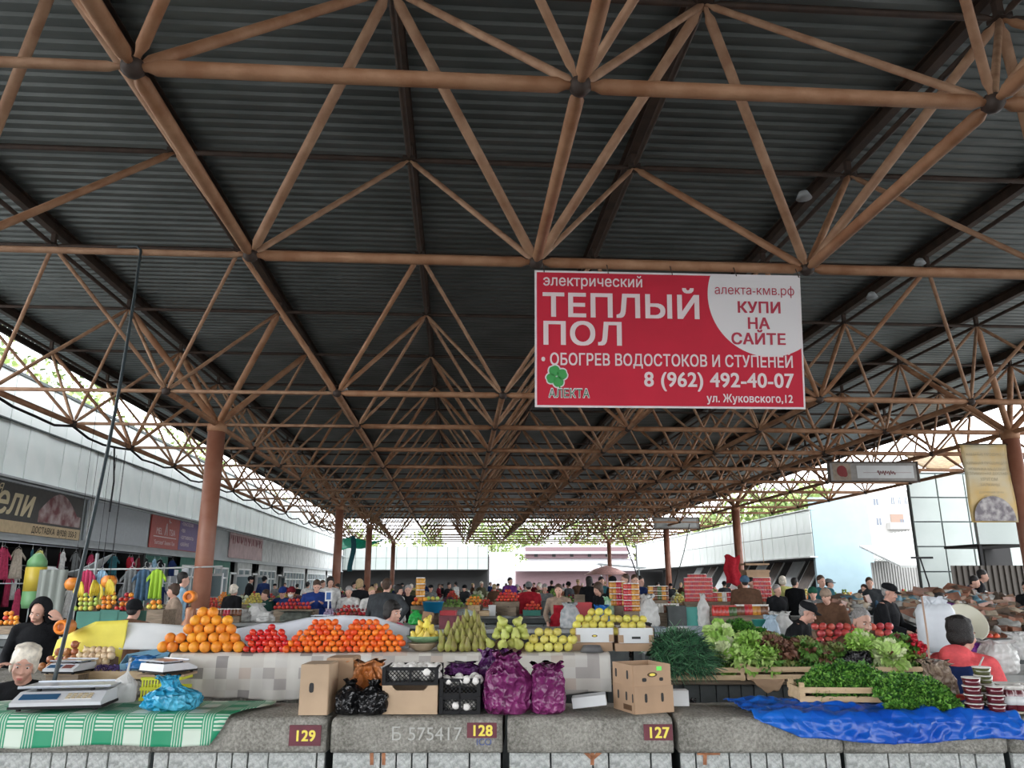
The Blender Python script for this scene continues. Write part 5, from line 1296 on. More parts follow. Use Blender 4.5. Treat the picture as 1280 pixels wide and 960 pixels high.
for k, (px, py, S) in enumerate(((975, 815, .11), (963, 806, .10), (988, 822, .10))):
    lettuce('oak_lettuce', ('reddish brown oak lettuce nearest the middle of the greens', 'reddish brown oak lettuce, upper left of its neighbours', 'reddish brown oak lettuce at the foot of the dill')[k], px, py, .08+.03*k, S, [gl['oak_red'], gl['oak'], gl['oak_red']], 12, 20+k, fr=.25)
for k, (px, py, S) in enumerate(((1008, 811, .10), (1026, 817, .09), (1045, 816, .09), (1020, 828, .11), (1044, 829, .11), (1062, 823, .08))):
    lettuce('oak_lettuce', 'olive green oak leaf lettuce, ' + ('upper left', 'upper middle', 'upper right', 'lower left', 'lower right', 'rightmost')[k]+' of the six right of the dill', px, py, .09+.02*k-.04*(k in (3, 4)), S, [gl['oak'], gl['oak_green'], gl['oak_red'], gl['oak_green']], 12, 30+k, fr=.25)
for k, (px, py, S) in enumerate(((1116, 810, .09), (1136, 814, .10), (1140, 826, .10), (1128, 804, .08))):
    lettuce('red_lettuce', 'dark red and green leaf lettuce near the radishes, ' + ('upper left', 'middle', 'lowest', 'highest')[k], px, py, .12+.01*k, S, [gl['oak_green'], gl['red_leaf'], gl['parsley'], gl['oak']], 12, 40+k, fr=.22)
def mound(label, pxa, pxb, py, hpx, d0, D, N, mats, size, seed, name, cat, lobes=3, hp=None, aspect=.6, base=BB):
    a = onplane(pxa, py, base+d0); c = onplane(pxb, py, base+d0); h = onplane(pxa, hpx, base+d0+D*.5).z-a.z
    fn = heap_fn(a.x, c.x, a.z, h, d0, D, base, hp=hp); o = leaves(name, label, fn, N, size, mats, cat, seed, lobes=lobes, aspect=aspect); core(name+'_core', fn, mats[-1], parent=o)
mound('dark flat parsley heaped behind the curly lettuces', 908, 966, 824, 780, .16, .3, 2400, [gl['parsley'], gl['parsley'], gl['parsley_dark']], .03, 51, 'parsley', 'parsley', hp=[(0, .8), (.4, 1), (1, .7)])
mound('soft dark green mound of dill between parsley and oak lettuce', 958, 1012, 830, 795, .10, .3, 3500, [gl['dill'], gl['dill_light'], gl['dill']], .022, 52, 'dill', 'dill', lobes=3, aspect=.18, hp=[(0, .8), (.4, 1), (1, .8)])
mound('bed of mixed green leaves filling the crates under the lettuces', 880, 1165, 836, 812, .0, .36, 5200, [gl['oak_green'], gl['parsley'], gl['oak'], gl['parsley_dark']], .03, 53, 'salad_leaves', 'salad leaves', hp=[(0, .9), (.5, 1), (1, .8)])
mound('green bunches lying above the pale lettuces', 1092, 1150, 818, 800, .2, .25, 1600, [gl['parsley'], gl['oak_green'], gl['parsley_dark']], .03, 54, 'parsley', 'parsley', hp=[(0, .5), (.5, 1), (1, .8)])
bag('plastic_bag', 'crumpled black bag in front of the oak leaf lettuces', .22, .09, .10, onplane(1073, 829, BB+.0), bagk, seed=61, topw=.6, wr=1.6)
rad = mat('radish_red', (.48, .015, .03), .3, 0, var=.2, scale=20); rb_ = MB(); rb_.lathe([(.001, -.024), (.004, -.014), (.012, -.008), (.0155, .002), (.012, .012), (.003, .015)], 10); rme = rb_.mesh('radish', rad, True)
rn = random.Random(9)
for k in range(34):
    px = 1147+rn.uniform(-7, 12); py = 806+(px-1147)*1.0+rn.uniform(-9, 12); p = onplane(px, min(py, 831), BB+.05+rn.uniform(0, .07)); o = link('radish', rme, None, p, (rn.uniform(1, 2.2), rn.uniform(-.6, .6), rn.uniform(0, 6)), (1.15,)*3); tag(o, 'red radish in the bunch at the right end of the greens', 'radish', 'radishes')
# white slab and wooden board at the right end, thin pole
b = MB(); b.box((0, 0, 0), (.46, .34, .022)); o = b.build('white_board', whitecard, None, loc=onplane(1120, 845, BB-.02)+Vector((.0, .13, 0))); o.rotation_euler[2] = RZ; tag(o, 'white plastic board under the right end of the greens', 'board')
a = onplane(1164, 852, BB-.14); c = onplane(1152, 745, BB-.02)
b = MB(); b.tube([a, a.lerp(c, .5)+Vector((.01, 0, 0)), c], .007, 8); tag(b.build('pole', mat('thin_pole', (.42, .28, .20), .6), None, True), 'thin leaning wooden pole in front of the white sack', 'pole')
# torn brown paper hanging below the crates
b = MB(); q = onplane(961, 851, BB-.085)
b.grid(12, 6, lambda u, v: (q.x-.13+.26*u+.01*math.sin(v*9), q.y+SL*(u-.5)*.26+.01*math.sin(u*8), q.z+.012-(.095*v)*(1-abs(2*u-1)**2.2)*(1+.12*math.sin(u*19)))); tag(b.build('brown_paper', card, None, True, solid=.003), 'torn brown paper hanging below the middle wooden crate', 'paper')
# jars and tubs at the right edge of the front counter
jamd = mat('dark_jam', (.10, .012, .02), .12, 0, coat=.6, spec=.6); olivej = mat('olive_sauce', (.08, .085, .035), .15, 0, coat=.5); lidw = mat('clear_lid', (.62, .60, .56), .25, 0, spec=.6); redj = mat('red_jam', (.38, .015, .015), .15, 0, coat=.5); lidr = mat('red_lid', (.45, .04, .03), .35)
def tub(m, r=.048, h=.044):
    b = MB(); b.lathe([(r*.86, 0), (r*.90, .002), (r, h*.86)], 20); body = b.mesh('tub_body', m, True); b = MB(); b.lathe([(r*1.04, h*.86), (r*1.06, h*.88), (r*1.06, h), (r*.9, h*1.0)], 20); return body, b.mesh('lid', lidw)
tubs = {k: tub(m) for k, m in (('d', jamd), ('o', olivej), ('r', redj))}
def stack(px, py, d, n, k, label, base=4.72, z=None):
    p = onplane(px, py, base+d); z = z or .925
    for i in range(n):
        t = thing('sauce_tub', label+', '+('bottom', 'second', 'third', 'fourth', 'fifth')[i] + ' from below' if i else label+', lowest', 'tub', (p.x+random.uniform(-.003, .003), p.y, z+i*.0465), 0, 'stacked tubs of sauce')
        link('tub_body', tubs[k][0], t); link('lid', tubs[k][1], t)
stack(1247, 888, .055, 3, 'd', 'dark red sauce tub with clear lid, front stack'); stack(1260, 882, .16, 3, 'd', 'dark red sauce tub in the stack behind the front one'); stack(1219, 885, .07, 4, 'd', 'brown red sauce tub, left stack beside the parsley')
stack(1234, 882, .165, 5, 'o', 'olive green sauce tub in the tall stack')
def jar(label, loc, m, s=1, lid=None, group=None):
    t = thing('jar', label, 'jar', loc, 0, group); b = MB(); b.lathe([(.032, 0), (.037, .006), (.037, .085), (.030, .10), (.030, .105)], 16); b.build('glass', m, t, True)
    b = MB(); b.lathe([(.033, .10), (.033, .118), (.030, .120)], 16); b.build('lid', lid or lidw, t, True); b = MB(); b.lathe([(.0375, .03), (.0375, .07)], 16); b.build('paper_label', whitecard, t, True); t.scale = (s,)*3; return t
for k, (px, py, d) in enumerate(((1264, 892, .08), (1276, 893, .07), (1271, 884, .18), (1284, 884, .18), (1292, 892, .07))):
    p = onplane(px, py, 4.72+d); jar('dark jam jar with a white label beside the sauce tubs, '+('front left', 'front middle', 'behind left', 'behind right', 'front right')[k], (p.x, p.y, .925), jamd, 1.15, None, 'dark jam jars at the right edge')
b = MB(); b.box((0, 0, 0), (.95, .44, .014)); o = b.build('board', mat('pale_board', (.52, .48, .38), .6, 0, var=.08), None, loc=F_(3.55, .28, .917)); o.rotation_euler[2] = RZ; tag(o, 'pale board under the jars at the right edge of the counter', 'board')
b = MB(); b.box((0, 0, 0), (.30, .20, .035)); o = b.build('plastic_tray', clear, None, loc=onplane(1268, 858, 4.72+.46)); o.rotation_euler[2] = RZ; tag(o, 'clear lidded tray behind the sauce tubs', 'tray')
b = MB(); b.box((0, 0, 0), (.30, .20, .17)); o = b.build('tray_block', woodd, None, loc=onplane(1268, 858, 4.72+.46)-Vector((0, 0, .105))); o.rotation_euler[2] = RZ; tag(o, 'dark block under the clear tray at the right', 'block')
b = MB(); p = onplane(1202, 881, 4.72+.30); b.lathe([(.035, 0), (.045, .05)], 18); tag(b.build('red_pot', lidr, None, True, loc=(p.x, p.y, .93)), 'small red plastic pot beside the stacked sauce tubs', 'pot')
brownbag = mat('brown_patterned_bag', (.20, .13, .09), .4, 0, col2=(.40, .31, .23), scale=28); crumple(brownbag)
bag('plastic_bag', 'crumpled brown patterned bag left of the sauce tubs', .16, .23, .12, F_(onplane(1190, 880, 5.1).x, .44, .93), brownbag, seed=71, topw=.75, wr=2, fullness=.9, lean=(-.05, 0))
# ================================================================ MARKET ROWS BEHIND
cgrey = mat('counter_grey', (.20, .22, .22), .6, .1, var=.15, scale=4); cdark = mat('counter_dark', (.07, .08, .08), .7, 0, var=.2, scale=4); ctop = mat('counter_top', (.30, .31, .30), .6, 0, var=.15, scale=5)
def row_counter(label, xa, xb, Y, z=.9, depth=.85, m=cgrey, front='panel'):
    base = Y; L = (xb-xa)/math.cos(RZ); xm = (xa+xb)/2
    t = thing('market_counter', label, 'counter', F_(xm, 0, 0, base), RZ, 'counter rows in the hall')
    b = MB(); b.box((0, depth/2, z-.03), (L, depth, .06)); b.build('worktop', ctop, t)
    n = max(1, int(L/1.0)); b = MB(); b.box((0, 0, 0), (L/n-.03, .03, z-.22)); me = b.mesh('front_panel', m)
    for i in range(n): link('front_panel', me, t, (-L/2+L/n*(i+.5), .06, (z-.22)/2+.02))
    b = MB(); b.box((0, .03, z-.12), (L, .03, .10)); b.build('rail', cdark, t); b = MB(); b.box((0, depth*.6, (z-.08)/2), (L-.1, .3, z-.09)); b.build('shelf_body', cdark, t)
    return t
def PX(px, Y): return onplane(px, 760, Y).x
ROWS = [('grey counter of the left stall with fruit under the hanging clothes', -11.2, -7.9, 12.6), ('grey counter behind the yellow paper, left of the thick column', -7.8, -3.0, 12.2), ('counter with white bags and dark jars right of the thick column', -5.9, -3.7, 15.6),
        ('counter with red apples before the blue jacketed man', -3.65, -1.4, 15.6), ('dark green counter with greens and blue basin', -1.3, .5, 14.6), ('empty grey counter in the middle distance behind the pears', -.5, 2.85, 13.2),
        ('counter with scales and boxed tomatoes in the middle distance', 0, 4.1, 18.6), ('counter with grey basins behind the green onions', 2.2, 3.85, 9.4), ('counter under the pink tomatoes', 3.9, 6.5, 8.85),
        ('counter with red and green jars at mid right', 2.9, 9.4, 13.2), ('counter of stacked red jars before the brown column', 3.9, 12.0, 17.4), ('counter heaped with wrapped meat, right of the blue wall', 7.3, 17.5, 15.0), ('brown counter behind the woman in coral', 6.6, 11.0, 10.2),
        ('counter far right with dried goods', 9.0, 15.5, 12.6)]
for l, a, c, Y in ROWS:
    row_counter(l, a, c, Y, depth=1.6 if Y in (15.0, 10.2) else .85, m=cgrey if len(l) % 2 else cdark)
k = 0; FAR = []
for Y in (21.5, 25, 29, 33, 37.5, 42, 47, 52, 58):
    for (xa, xb, side) in ((-10.2, -2.2, 'left'), (-.8, 7.4, 'middle'), (8.6, 17.5, 'right')):
        row_counter('distant %s counter heaped with produce, %s row from the front' % (side, ('sixth', 'seventh', 'eighth', 'ninth', 'tenth', 'eleventh', 'twelfth', 'thirteenth', 'fourteenth')[k]), xa, xb, Y); FAR.append((xa, xb, Y))
    k += 1
def heap(me, name, label, cat, group, px0, px1, hpx, py, Y, d, seed=1, slope=.6, mixes=None, **kw):
    """a rounded heap whose foot is seen at row py and whose crest at row hpx"""
    sil = []
    for i in range(7):
        u = i/6; sil.append((px0+(px1-px0)*u, py-(py-hpx)*(math.sin(PI*(.12+.76*u))**.8)))
    zb_ = onplane((px0+px1)/2, py, Y).z
    return pile(me, name, label, cat, group, sil, py, d, slope=slope, zb=zb_, base=Y, riser='riser under the '+group, seed=seed, mixes=mixes, **kw), zb_
def fruit_me(nm, r, col, col2, fl=.9, rough=.35):
    m = mat('fruit_'+nm, col, rough, 0, col2=col2, scale=10); per_object_hue(m, .14, .012); return dimple(r, fl, 10, 6, .15).mesh(nm, m, True)
A_red = fruit_me('red_apple', .040, (.38, .012, .02), (.55, .05, .03)); A_yel = fruit_me('yellow_fruit', .042, (.62, .48, .06), (.55, .50, .12)); A_grn = fruit_me('green_fruit', .042, (.30, .42, .06), (.42, .50, .12))
A_org = fruit_me('orange_fruit', .042, (.72, .22, .03), (.78, .32, .04)); A_dark = fruit_me('dark_fruit', .035, (.14, .02, .03), (.22, .03, .05)); A_tom = fruit_me('far_tomato', .042, (.62, .05, .03), (.72, .10, .05))
def stand_under(px0, px1, Y, z, d, label, mm=None):
    """crate or box that carries a heap above its counter"""
    a = onplane(px0, 760, Y).x; c = onplane(px1, 760, Y).x
    if z-.905 < .02: return
    t = thing('produce_box', label, 'box', F_((a+c)/2, d/2+.04, .905, Y), RZ)
    h_ = z-.905-.004; b = MB(); b.box((0, -d/2, h_/2), (c-a, .012, h_)); b.build('front_board', mm or woodd, t); b = MB(); b.box((0, d/2, h_/2), (c-a, .012, h_)); b.build('back_board', mm or woodd, t)
    for s in (-1, 1): b = MB(); b.box((s*(c-a)/2, 0, h_/2), (.012, d, h_)); b.build('end_board', mm or woodd, t)
    b = MB(); b.box((0, 0, h_-.01), (c-a-.01, d-.01, .01)); b.build('top_board', mm or woodd, t)
rn = random.Random(77)
# left fruit stall: three coloured slopes of fruit
for q, (me, mx, p0, p1, hy, by, w_, cl) in enumerate(((A_grn, A_yel, 97, 128, 741, 764, 'yellow green', 'apple'), (A_org, A_yel, 126, 150, 738, 762, 'orange and yellow', 'fruit'), (A_red, A_org, 148, 172, 741, 764, 'red', 'apple'))):
    n_, z_ = heap(me, 'apple' if cl == 'apple' else 'round_fruit', w_+' fruit on the left sloping display', cl, w_+' fruit at the left stall', p0, p1, hy, by, 12.7, .086, 60+q, 1.0, mx)
    stand_under(p0, p1, 12.65, z_, .4, 'dark green box under the %s fruit at the left stall' % w_, greenw)
hv = [('red apple in the heap before the blue jacketed man', A_red, None, 343, 392, 750, 762, 15.7, 'apple'), ('dark red apple in the heap before the woman in white', A_red, A_dark, 417, 462, 756, 770, 15.6, 'apple'),
      ('red tomato in the broad middle-distance heap left of the red coat', A_tom, None, 620, 650, 738, 752, 18.7, 'tomato'), ('tomato in the crate before the person in the red coat', A_tom, None, 655, 677, 753, 763, 18.5, 'tomato'),
      ('orange persimmon in the heap left of the scales', A_org, A_yel, 582, 603, 745, 757, 18.6, 'persimmon'), ('green apple in the pile above the blue basin', A_grn, A_yel, 533, 549, 744, 751, 14.9, 'apple'),
      ('orange fruit in the small heap by the bottles', A_org, A_red, 515, 534, 746, 757, 14.8, 'fruit'), ('yellow fruit at the left foot of the clothes stall', A_yel, A_org, 185, 205, 752, 762, 12.5, 'fruit'),
      ('red tomato far right behind the coral jacket', A_tom, None, 1222, 1258, 792, 808, 10.25, 'tomato'), ('orange fruit before the fabric rack at far left', A_org, A_red, 2, 28, 765, 782, 12.3, 'fruit')]
for q, (lab, me, mx, p0, p1, hy, by, Y, ct) in enumerate(hv):
    n_, z_ = heap(me, ct, lab, ct, lab+', all', p0, p1, hy, by, Y, .084, 70+q, .9, mx); stand_under(p0, p1, Y-.05, z_, .45, 'box under the '+' '.join(lab.split()[:7])+', '+('first', 'second', 'third', 'fourth', 'fifth', 'sixth', 'seventh', 'eighth', 'ninth', 'tenth')[q]+' of its kind')
def bagc(label, px, pyt, pxw, Y, m, seed, d=.2, topw=.5, wr=1.2, name='plastic_bag', dep=.6, cat='bag', **k):
    # a bag standing on the counter top whose crest shows at row pyt
    p = onplane(px, pyt, Y+d); w = pxw/981*(Y+d); return bag(name, label, w, p.z-.906, w*dep, (p.x, p.y, .906), m, seed=seed, topw=topw, wr=wr, cat=cat, **k)
# big pink tomatoes, two heaps behind the greens
for q, (p0, p1, w_) in enumerate(((1012, 1068, 'wide heap beside the black-capped seller'), (1084, 1122, 'sloping heap right of the grey-haired woman'))):
    sil = [(p0, 782), (p0+6, 776), ((p0+p1)/2, 776), (p1, 777 if q == 0 else 798)]
    zb_ = onplane(p0, 806, 8.9).z; pile(me_pt, 'tomato', 'pink tomato in the '+w_, 'tomato', 'pink tomatoes, '+w_, sil, 806, .088, slope=.7, zb=zb_, base=8.9, riser='slanted riser inside the '+w_, seed=90+q, vstep=.78)
    stand_under(p0, p1, 8.86, zb_, .45, 'low wooden box under the '+w_)
# jars: columns and stacks
jr = mat('red_jar', (.42, .02, .03), .2, 0, col2=(.52, .05, .05), scale=8); jy = mat('honey_jar', (.55, .25, .04), .2, 0, var=.2); jg = mat('green_jar', (.07, .12, .04), .2, 0, var=.2); jb = mat('brown_jar', (.16, .06, .03), .2, 0, var=.2); jw = mat('white_jar', (.62, .60, .55), .3, 0, var=.1)
for m_ in (jr, jy, jg, jb): per_object_hue(m_, .15, .01)
JM = {}
def jmesh(r, h, m, lm, key):
    if key in JM: return JM[key]
    b = MB(); b.lathe([(r*.95, 0), (r, h*.06), (r, h*.76), (r*.82, h*.84)], 10, mi=0); me = b.mesh('jar_glass', m, True)
    b = MB(); b.lathe([(r*.88, h*.84), (r*.88, h), (r*.8, h*1.0)], 10); JM[key] = (me, b.mesh('jar_lid', lm)); return JM[key]
def jar_block(label, group, px0, px1, py, Y, cols, deep, high, r, h, mats_, seed=1, gap=1.05, key='j', lm=lidw, cat='jar', name='jar'):
    rnj = random.Random(seed); a = onplane(px0, py, Y); c = onplane(px1, py, Y); n = cols
    for i in range(n):
        x = a.x+(c.x-a.x)*(i+.5)/n
        for j in range(deep):
            hh = high if isinstance(high, int) else rnj.choice(high)
            if not isinstance(high, int) and j == 0: hh = min(high)
            m = mats_[(i//2+j) % len(mats_)] if len(mats_) > 1 else mats_[0]; g, l = jmesh(r, h, m, lm, (key, m.name))
            for q in range(hh):
                if j > 0 and q < min(2, hh)-1: pass
                lb = '%s, %s column%s' % (label, ORD[i], '' if hh == 1 else ', '+('lowest' if q == 0 else ORD[q]+' up')); t = thing(name, lb if len(lb.split()) <= 16 else label, cat, F_(x, .05+j*r*2.1, a.z+q*h*1.005, Y), 0, group); link('glass', g, t); link('lid', l, t)
    if a.z > .93: stand_under(px0, px1, Y, a.z-.002, deep*r*2.1+.06, 'plinth under the '+group)
jar_block('red jar in the stacked wall by the brown column', 'stacked red jars at mid right', 858, 892, 752, 17.5, 14, 1, 6, .042, .085, [jr], key='s')
jar_block('red pickle jar on top of the stacked wall, behind', 'upper red jars at mid right', 862, 886, 752, 17.8, 6, 1, [7, 8], .042, .085, [jr], 3, key='s')
jar_block('honey jar left of the red jar wall', 'honey jars at mid right', 812, 836, 750, 17.5, 9, 1, 3, .045, .10, [jy, jb, jg], 4, key='h')
jar_block('jar in the low row right of the red wall', 'mixed jars right of the wall', 892, 918, 752, 17.5, 9, 1, [2, 3], .045, .10, [jr, jy, jw], 5, key='h')
jar_block('red jar right of the brown coat', 'red jars right of the brown coat', 945, 966, 752, 17.5, 7, 1, 6, .042, .085, [jr], 6, key='s')
jar_block('tall jar above the lettuces at mid right', 'front row of tall red jars', 893, 922, 770, 13.3, 6, 1, 1, .055, .17, [jr, jr, jg], 7, key='t', lm=lidr)
jar_block('tall jar in front of the yellow shirt', 'front row of brown jars', 922, 962, 769, 13.3, 8, 1, 1, .055, .17, [jb, jr, jy], 8, key='t', lm=lidw)
jar_block('red jar left of the large white bag', 'stacked red jars left of the white bag', 782, 800, 764, 13.3, 4, 1, 5, .05, .09, [jr, jy], 9, key='u')
jar_block('yellow or orange jar behind the blue bag', 'yellow jars behind the blue bag', 764, 782, 757, 13.6, 5, 1, 4, .045, .10, [jy, jr], 10, key='h')
jar_block('small bottle standing below the honey jars', 'small bottles at mid right', 815, 850, 766, 13.6, 9, 1, 1, .035, .15, [jg, jw, jb], 11, key='v')
jar_block('dark jar on the left counter beyond the oranges', 'dark jars beyond the oranges', 244, 300, 770, 15.7, 13, 1, [1, 2], .05, .14, [jb, jr, jb], 12, key='w')
jar_block('bottle in the stacked group beside the green pile', 'bottles by the green pile', 521, 529, 752, 14.9, 2, 1, 4, .06, .11, [jy, jw], 13, key='y')
# basins, bags and boxes at mid right
grb = mat('grey_tub_plastic', (.30, .35, .40), .5, 0, var=.08); tealm = mat('teal_plastic', (.05, .33, .28), .4); redpl = mat('red_plastic', (.5, .02, .03), .4); bluepl = mat('blue_plastic', (.01, .22, .42), .4); whp = mat('white_pot', (.58, .58, .56), .4)
def simple_box(label, px0, px1, pyt, pyb, Y, dep, m, name='box', cat='box', rim=True):
    a = onplane(px0, pyb, Y); c = onplane(px1, pyb, Y); H = max(.04, onplane(px0, pyt, Y).z-.906); L = (c-a).length
    z = .906; t = thing(name, label, cat, F_((a.x+c.x)/2, dep/2+.03, z, Y), RZ)
    b = MB(); w = .01
    b.box((0, -dep/2, H/2), (L, w, H)); b.box((0, dep/2, H/2), (L, w, H)); b.box((-L/2, 0, H/2), (w, dep, H)); b.box((L/2, 0, H/2), (w, dep, H)); b.box((0, 0, .005), (L, dep, .01)); b.build('body', m, t)
    b = MB()
    for s in (-1, 1): b.box((0, s*dep/2, H), (L+.03, .025, .014)); b.box((s*L/2, 0, H), (.025, dep+.03, .014))
    b.build('rim', m, t); return t
def basin(label, px, py, Y, r, h, m, up=True, name='basin'):
    p = onplane(px, py, Y); b = MB(); b.lathe([(.001, .004), (r*.75, 0), (r, h), (r*1.06, h), (r*.96, h*.95), (r*.7, .012), (.001, .014)], 22)
    return tag(b.build(name, m, None, True, loc=(p.x, p.y, max(p.z, .906))), label, 'basin')
simple_box('grey plastic box right of the quince boxes, behind the green onions', 822, 838, 786, 797, 9.45, .35, grb); simple_box('long grey tray at mid right behind the white basin', 856, 882, 785, 792, 9.8, .3, grb)
basin('white washing basin behind the green onions', 848, 796, 9.5, .115, .11, whp); basin('teal bowl among the jars at mid right', 951, 783, 9.6, .10, .08, tealm)
simple_box('dark tray with a teal rim at mid right', 860, 882, 760, 765, 13.5, .3, tealm, 'tray', 'tray'); simple_box('black box beyond the white bag at mid right', 838, 860, 758, 766, 13.45, .5, cdark)
bagc('large white plastic bag standing right of the stacked red jars', 808, 744, 28, 13.25, bagw, 81, topw=.45, wr=.9)
simple_box('black box right of the right quince heap', 806, 816, 780, 795, 9.42, .25, black)
bagc('white plastic bag on the jar counter, with upright ears', 878, 743, 14, 13.3, bagw, 83, topw=.3, wr=1.2)
bagc('crumpled silver white bag before the black-capped seller', 974, 766, 30, 9.45, bagw, 84, wr=1.5); bagc('light blue crumpled bag left of the black-capped seller', 962, 770, 20, 9.4, mat('ice_blue_bag', (.42, .55, .66), .35), 85, d=.05, wr=1.5)
bagc('blue plastic bag behind the left quince heap', 751, 757, 22, 13.2, mat('mid_blue_bag', (.01, .13, .42), .3), 86, wr=1.4); bagc('green printed bag behind the left quince heap', 761, 747, 12, 13.45, mat('green_bag', (.10, .42, .12), .35, 0, col2=(.5, .6, .5), scale=9), 87, topw=.7, wr=1.0)
bagc('white and grey chequered sack below the red apron', 712, 754, 24, 13.2, mat('pale_sack', (.50, .50, .50), .5, 0, col2=(.30, .33, .34), scale=14), 88, topw=.5, wr=.8)
bagc('pale lilac bag left of the red apples', 412, 761, 14, 15.65, baglilac, 89, wr=1.5); bagc('bright green plastic bag right of the person in pink', 520, 763, 17, 14.6, mat('vivid_green_bag', (.04, .52, .10), .3), 90, d=.1, topw=.4, wr=1.8)
for k_, (px, py, Y, w, h) in enumerate(((322, 770, 15.6, .5, .30), (334, 776, 15.0, .5, .2), (345, 778, 15.0, .4, .18), (302, 768, 15.8, .4, .2))):
    bagc('white plastic bag on the left counter beyond the tomatoes, '+('tallest', 'lower, nearest', 'rightmost', 'leftmost')[k_], px, py-15+3*k_, 24, 15.65, bagw, 91+k_, d=(.4, .1, .3, .3)[k_], wr=1.6)
bagc('dark sack lying at the right end of the left counter', 372, 764, 40, 15.6, mat('dark_sack', (.08, .09, .075), .8, 0, var=.3), 96, d=.05, topw=.7, wr=1.3, name='sack', dep=.4, cat='sack')
basin('blue basin full of green apples beyond the yellow pears', 541, 766, 14.7, .20, .20, bluepl); 
p = onplane(580, 768, 15.2); b = MB(); b.ball((0, 0, 0), (.22, .22, .13), 18, 10); tag(b.build('dome', clear, None, True, loc=(p.x, p.y+.3, 1.03)), 'grey clear plastic dome beside the raspberries', 'dome')
simple_box('red tray of raspberries in the middle distance', 551, 570, 764, 769, 14.6, .3, redpl, 'tray', 'tray'); simple_box('dark box with a red printed front below the raspberries', 550, 579, 771, 786, 13.3, .3, maroon)
simple_box('red shallow tray left of the blue bag', 716, 741, 754, 758, 13.5, .3, redpl, 'tray', 'tray')
scale('small white scale among the middle-distance crates', (onplane(610, 755, 18.7).x, 18.75, .93), RZ, .4, None, 1.1); scale('white scale between the two red apple heaps', (onplane(404, 770, 15.6).x, 15.65, .95), RZ, .36, None, 1)
for k_, (p0, p1, yt, yb, Y, m_) in enumerate(((612, 620, 757, 765, 18.4, whitecard), (636, 646, 759, 767, 18.3, woodd), (586, 600, 757, 763, 18.3, wood), (678, 694, 752, 758, 18.6, cdark), (655, 677, 763, 768, 18.35, greenw), (596, 612, 764, 768, 18.3, wood), (720, 732, 744, 748, 18.8, woodd))):
    simple_box('small box on the middle counter, '+('white', 'old brown one', 'pale wooden one left', 'dark one right', 'green one under the tomatoes', 'low wooden one', 'brown one behind')[k_], p0, p1, yt, yb, Y, .35, m_)
# lidded white sack and oval bowl at right, hay-coloured meat heap
bag('sack', 'tall smooth white sack behind the leaning pole', .36, .50, .25, onplane(1176, 815, 7.9)-Vector((0, 0, .0)), mat('smooth_white_sack', (.66, .70, .74), .5, 0, var=.05, scale=3), seed=97, topw=.45, wr=.45, cat='sack', fullness=.95)
p = onplane(1203, 779, 10.35); p.z = 1.08; b = MB(); b.lathe([(.001, 0), (.15, .01), (.24, .13), (.25, .145), (.235, .14), (.14, .03), (.001, .025)], 30); o = b.build('bowl', mat('cream_enamel', (.62, .60, .48), .3), None, True, loc=p); o.rotation_euler = (R(62), R(-8), 0); tag(o, 'cream enamel bowl standing on edge behind the woman in coral', 'bowl')
meat = [mat('wrap_brown', (.22, .13, .08), .6, 0, var=.3, scale=9), mat('wrap_beige', (.42, .35, .26), .6, 0, var=.2, scale=9), mat('wrap_red', (.23, .10, .06), .5, 0, var=.3, scale=9), mat('wrap_grey', (.30, .30, .28), .5, 0, var=.2, scale=9), mat('wrap_dark', (.10, .07, .05), .7, 0, var=.3, scale=9), mat('wrap_blue', (.10, .22, .28), .5, 0, var=.2)]
pmesh = []
for s_ in range(6):
    b = MB(); b.ball((0, 0, 0), (.17, .10, .065), 12, 7, jit=.9, seed=s_+3) if s_ % 2 else b.box((0, 0, 0), (.30, .18, .05+.02*s_)); pmesh.append(b)
pk = [b.mesh('package', meat[i % 6], i % 2 == 1) for i, b in enumerate(pmesh)]+[b.mesh('package', meat[(i+3) % 5], i % 2 == 1) for i, b in enumerate(pmesh)]
def packages(label, group, px0, px1, ytop, ybot, Y, n, dep, seed, s=1.0):
    rnp = random.Random(seed)
    for i in range(n):
        u = rnp.random(); v = rnp.random()**.8; zone = ('lower', 'middle', 'upper')[min(2, int(v*3))]+' '+('left', 'centre', 'right')[min(2, int(u*3))]; px = px0+(px1-px0)*u; yt = interp(ytop, px); py = ybot-(ybot-yt)*v
        p = onplane(px, py, Y+dep*v*.9); me_ = rnp.choice(pk); o = link('package', me_, None, p-Vector((0, 0, .03)), (rnp.uniform(-.4, .4), rnp.uniform(-.3, .3), rnp.uniform(0, 6)), (rnp.uniform(.8, 1.4)*s,)*3); cw = me_.materials[0].name.split('_')[1]; tag(o, {'wrap': ''}.get(cw, cw)+' wrapped '+label+', '+zone+' part', 'package', group+', '+cw+', '+zone)
def bank(label, px0, px1, ytop, ybot, Y, dep):
    b = MB(); N = 20; vs = []
    for i in range(N+1):
        px = px0+(px1-px0)*i/N; yt = interp(ytop, px)+2; a = onplane(px, ybot, Y+.05); c = onplane(px, yt, Y+dep*.85); vs += [a, c-Vector((0, 0, .03)), Vector((c.x, c.y+.15, a.z))]
    b.add(vs, [(3*i+q, 3*i+3+q, 3*i+3+(q+1) % 3, 3*i+(q+1) % 3) for i in range(N) for q in range(3)]+[(2, 1, 0), (3*N, 3*N+1, 3*N+2)]); tag(b.build('display_bank', meat[4]), label, 'bank')
T1 = [(1115, 745), (1150, 740), (1170, 741), (1195, 736), (1225, 745), (1245, 742), (1262, 748), (1290, 750)]
bank('dark heaped core of the wrapped goods at far right', 1118, 1292, T1, 775, 14.9, 1.2); packages('package in the big heap at far right', 'packages in the big right heap', 1115, 1292, T1, 772, 14.9, 190, 1.2, 5, 1.15)
T2 = [(1195, 772), (1225, 760), (1250, 764), (1292, 762)]
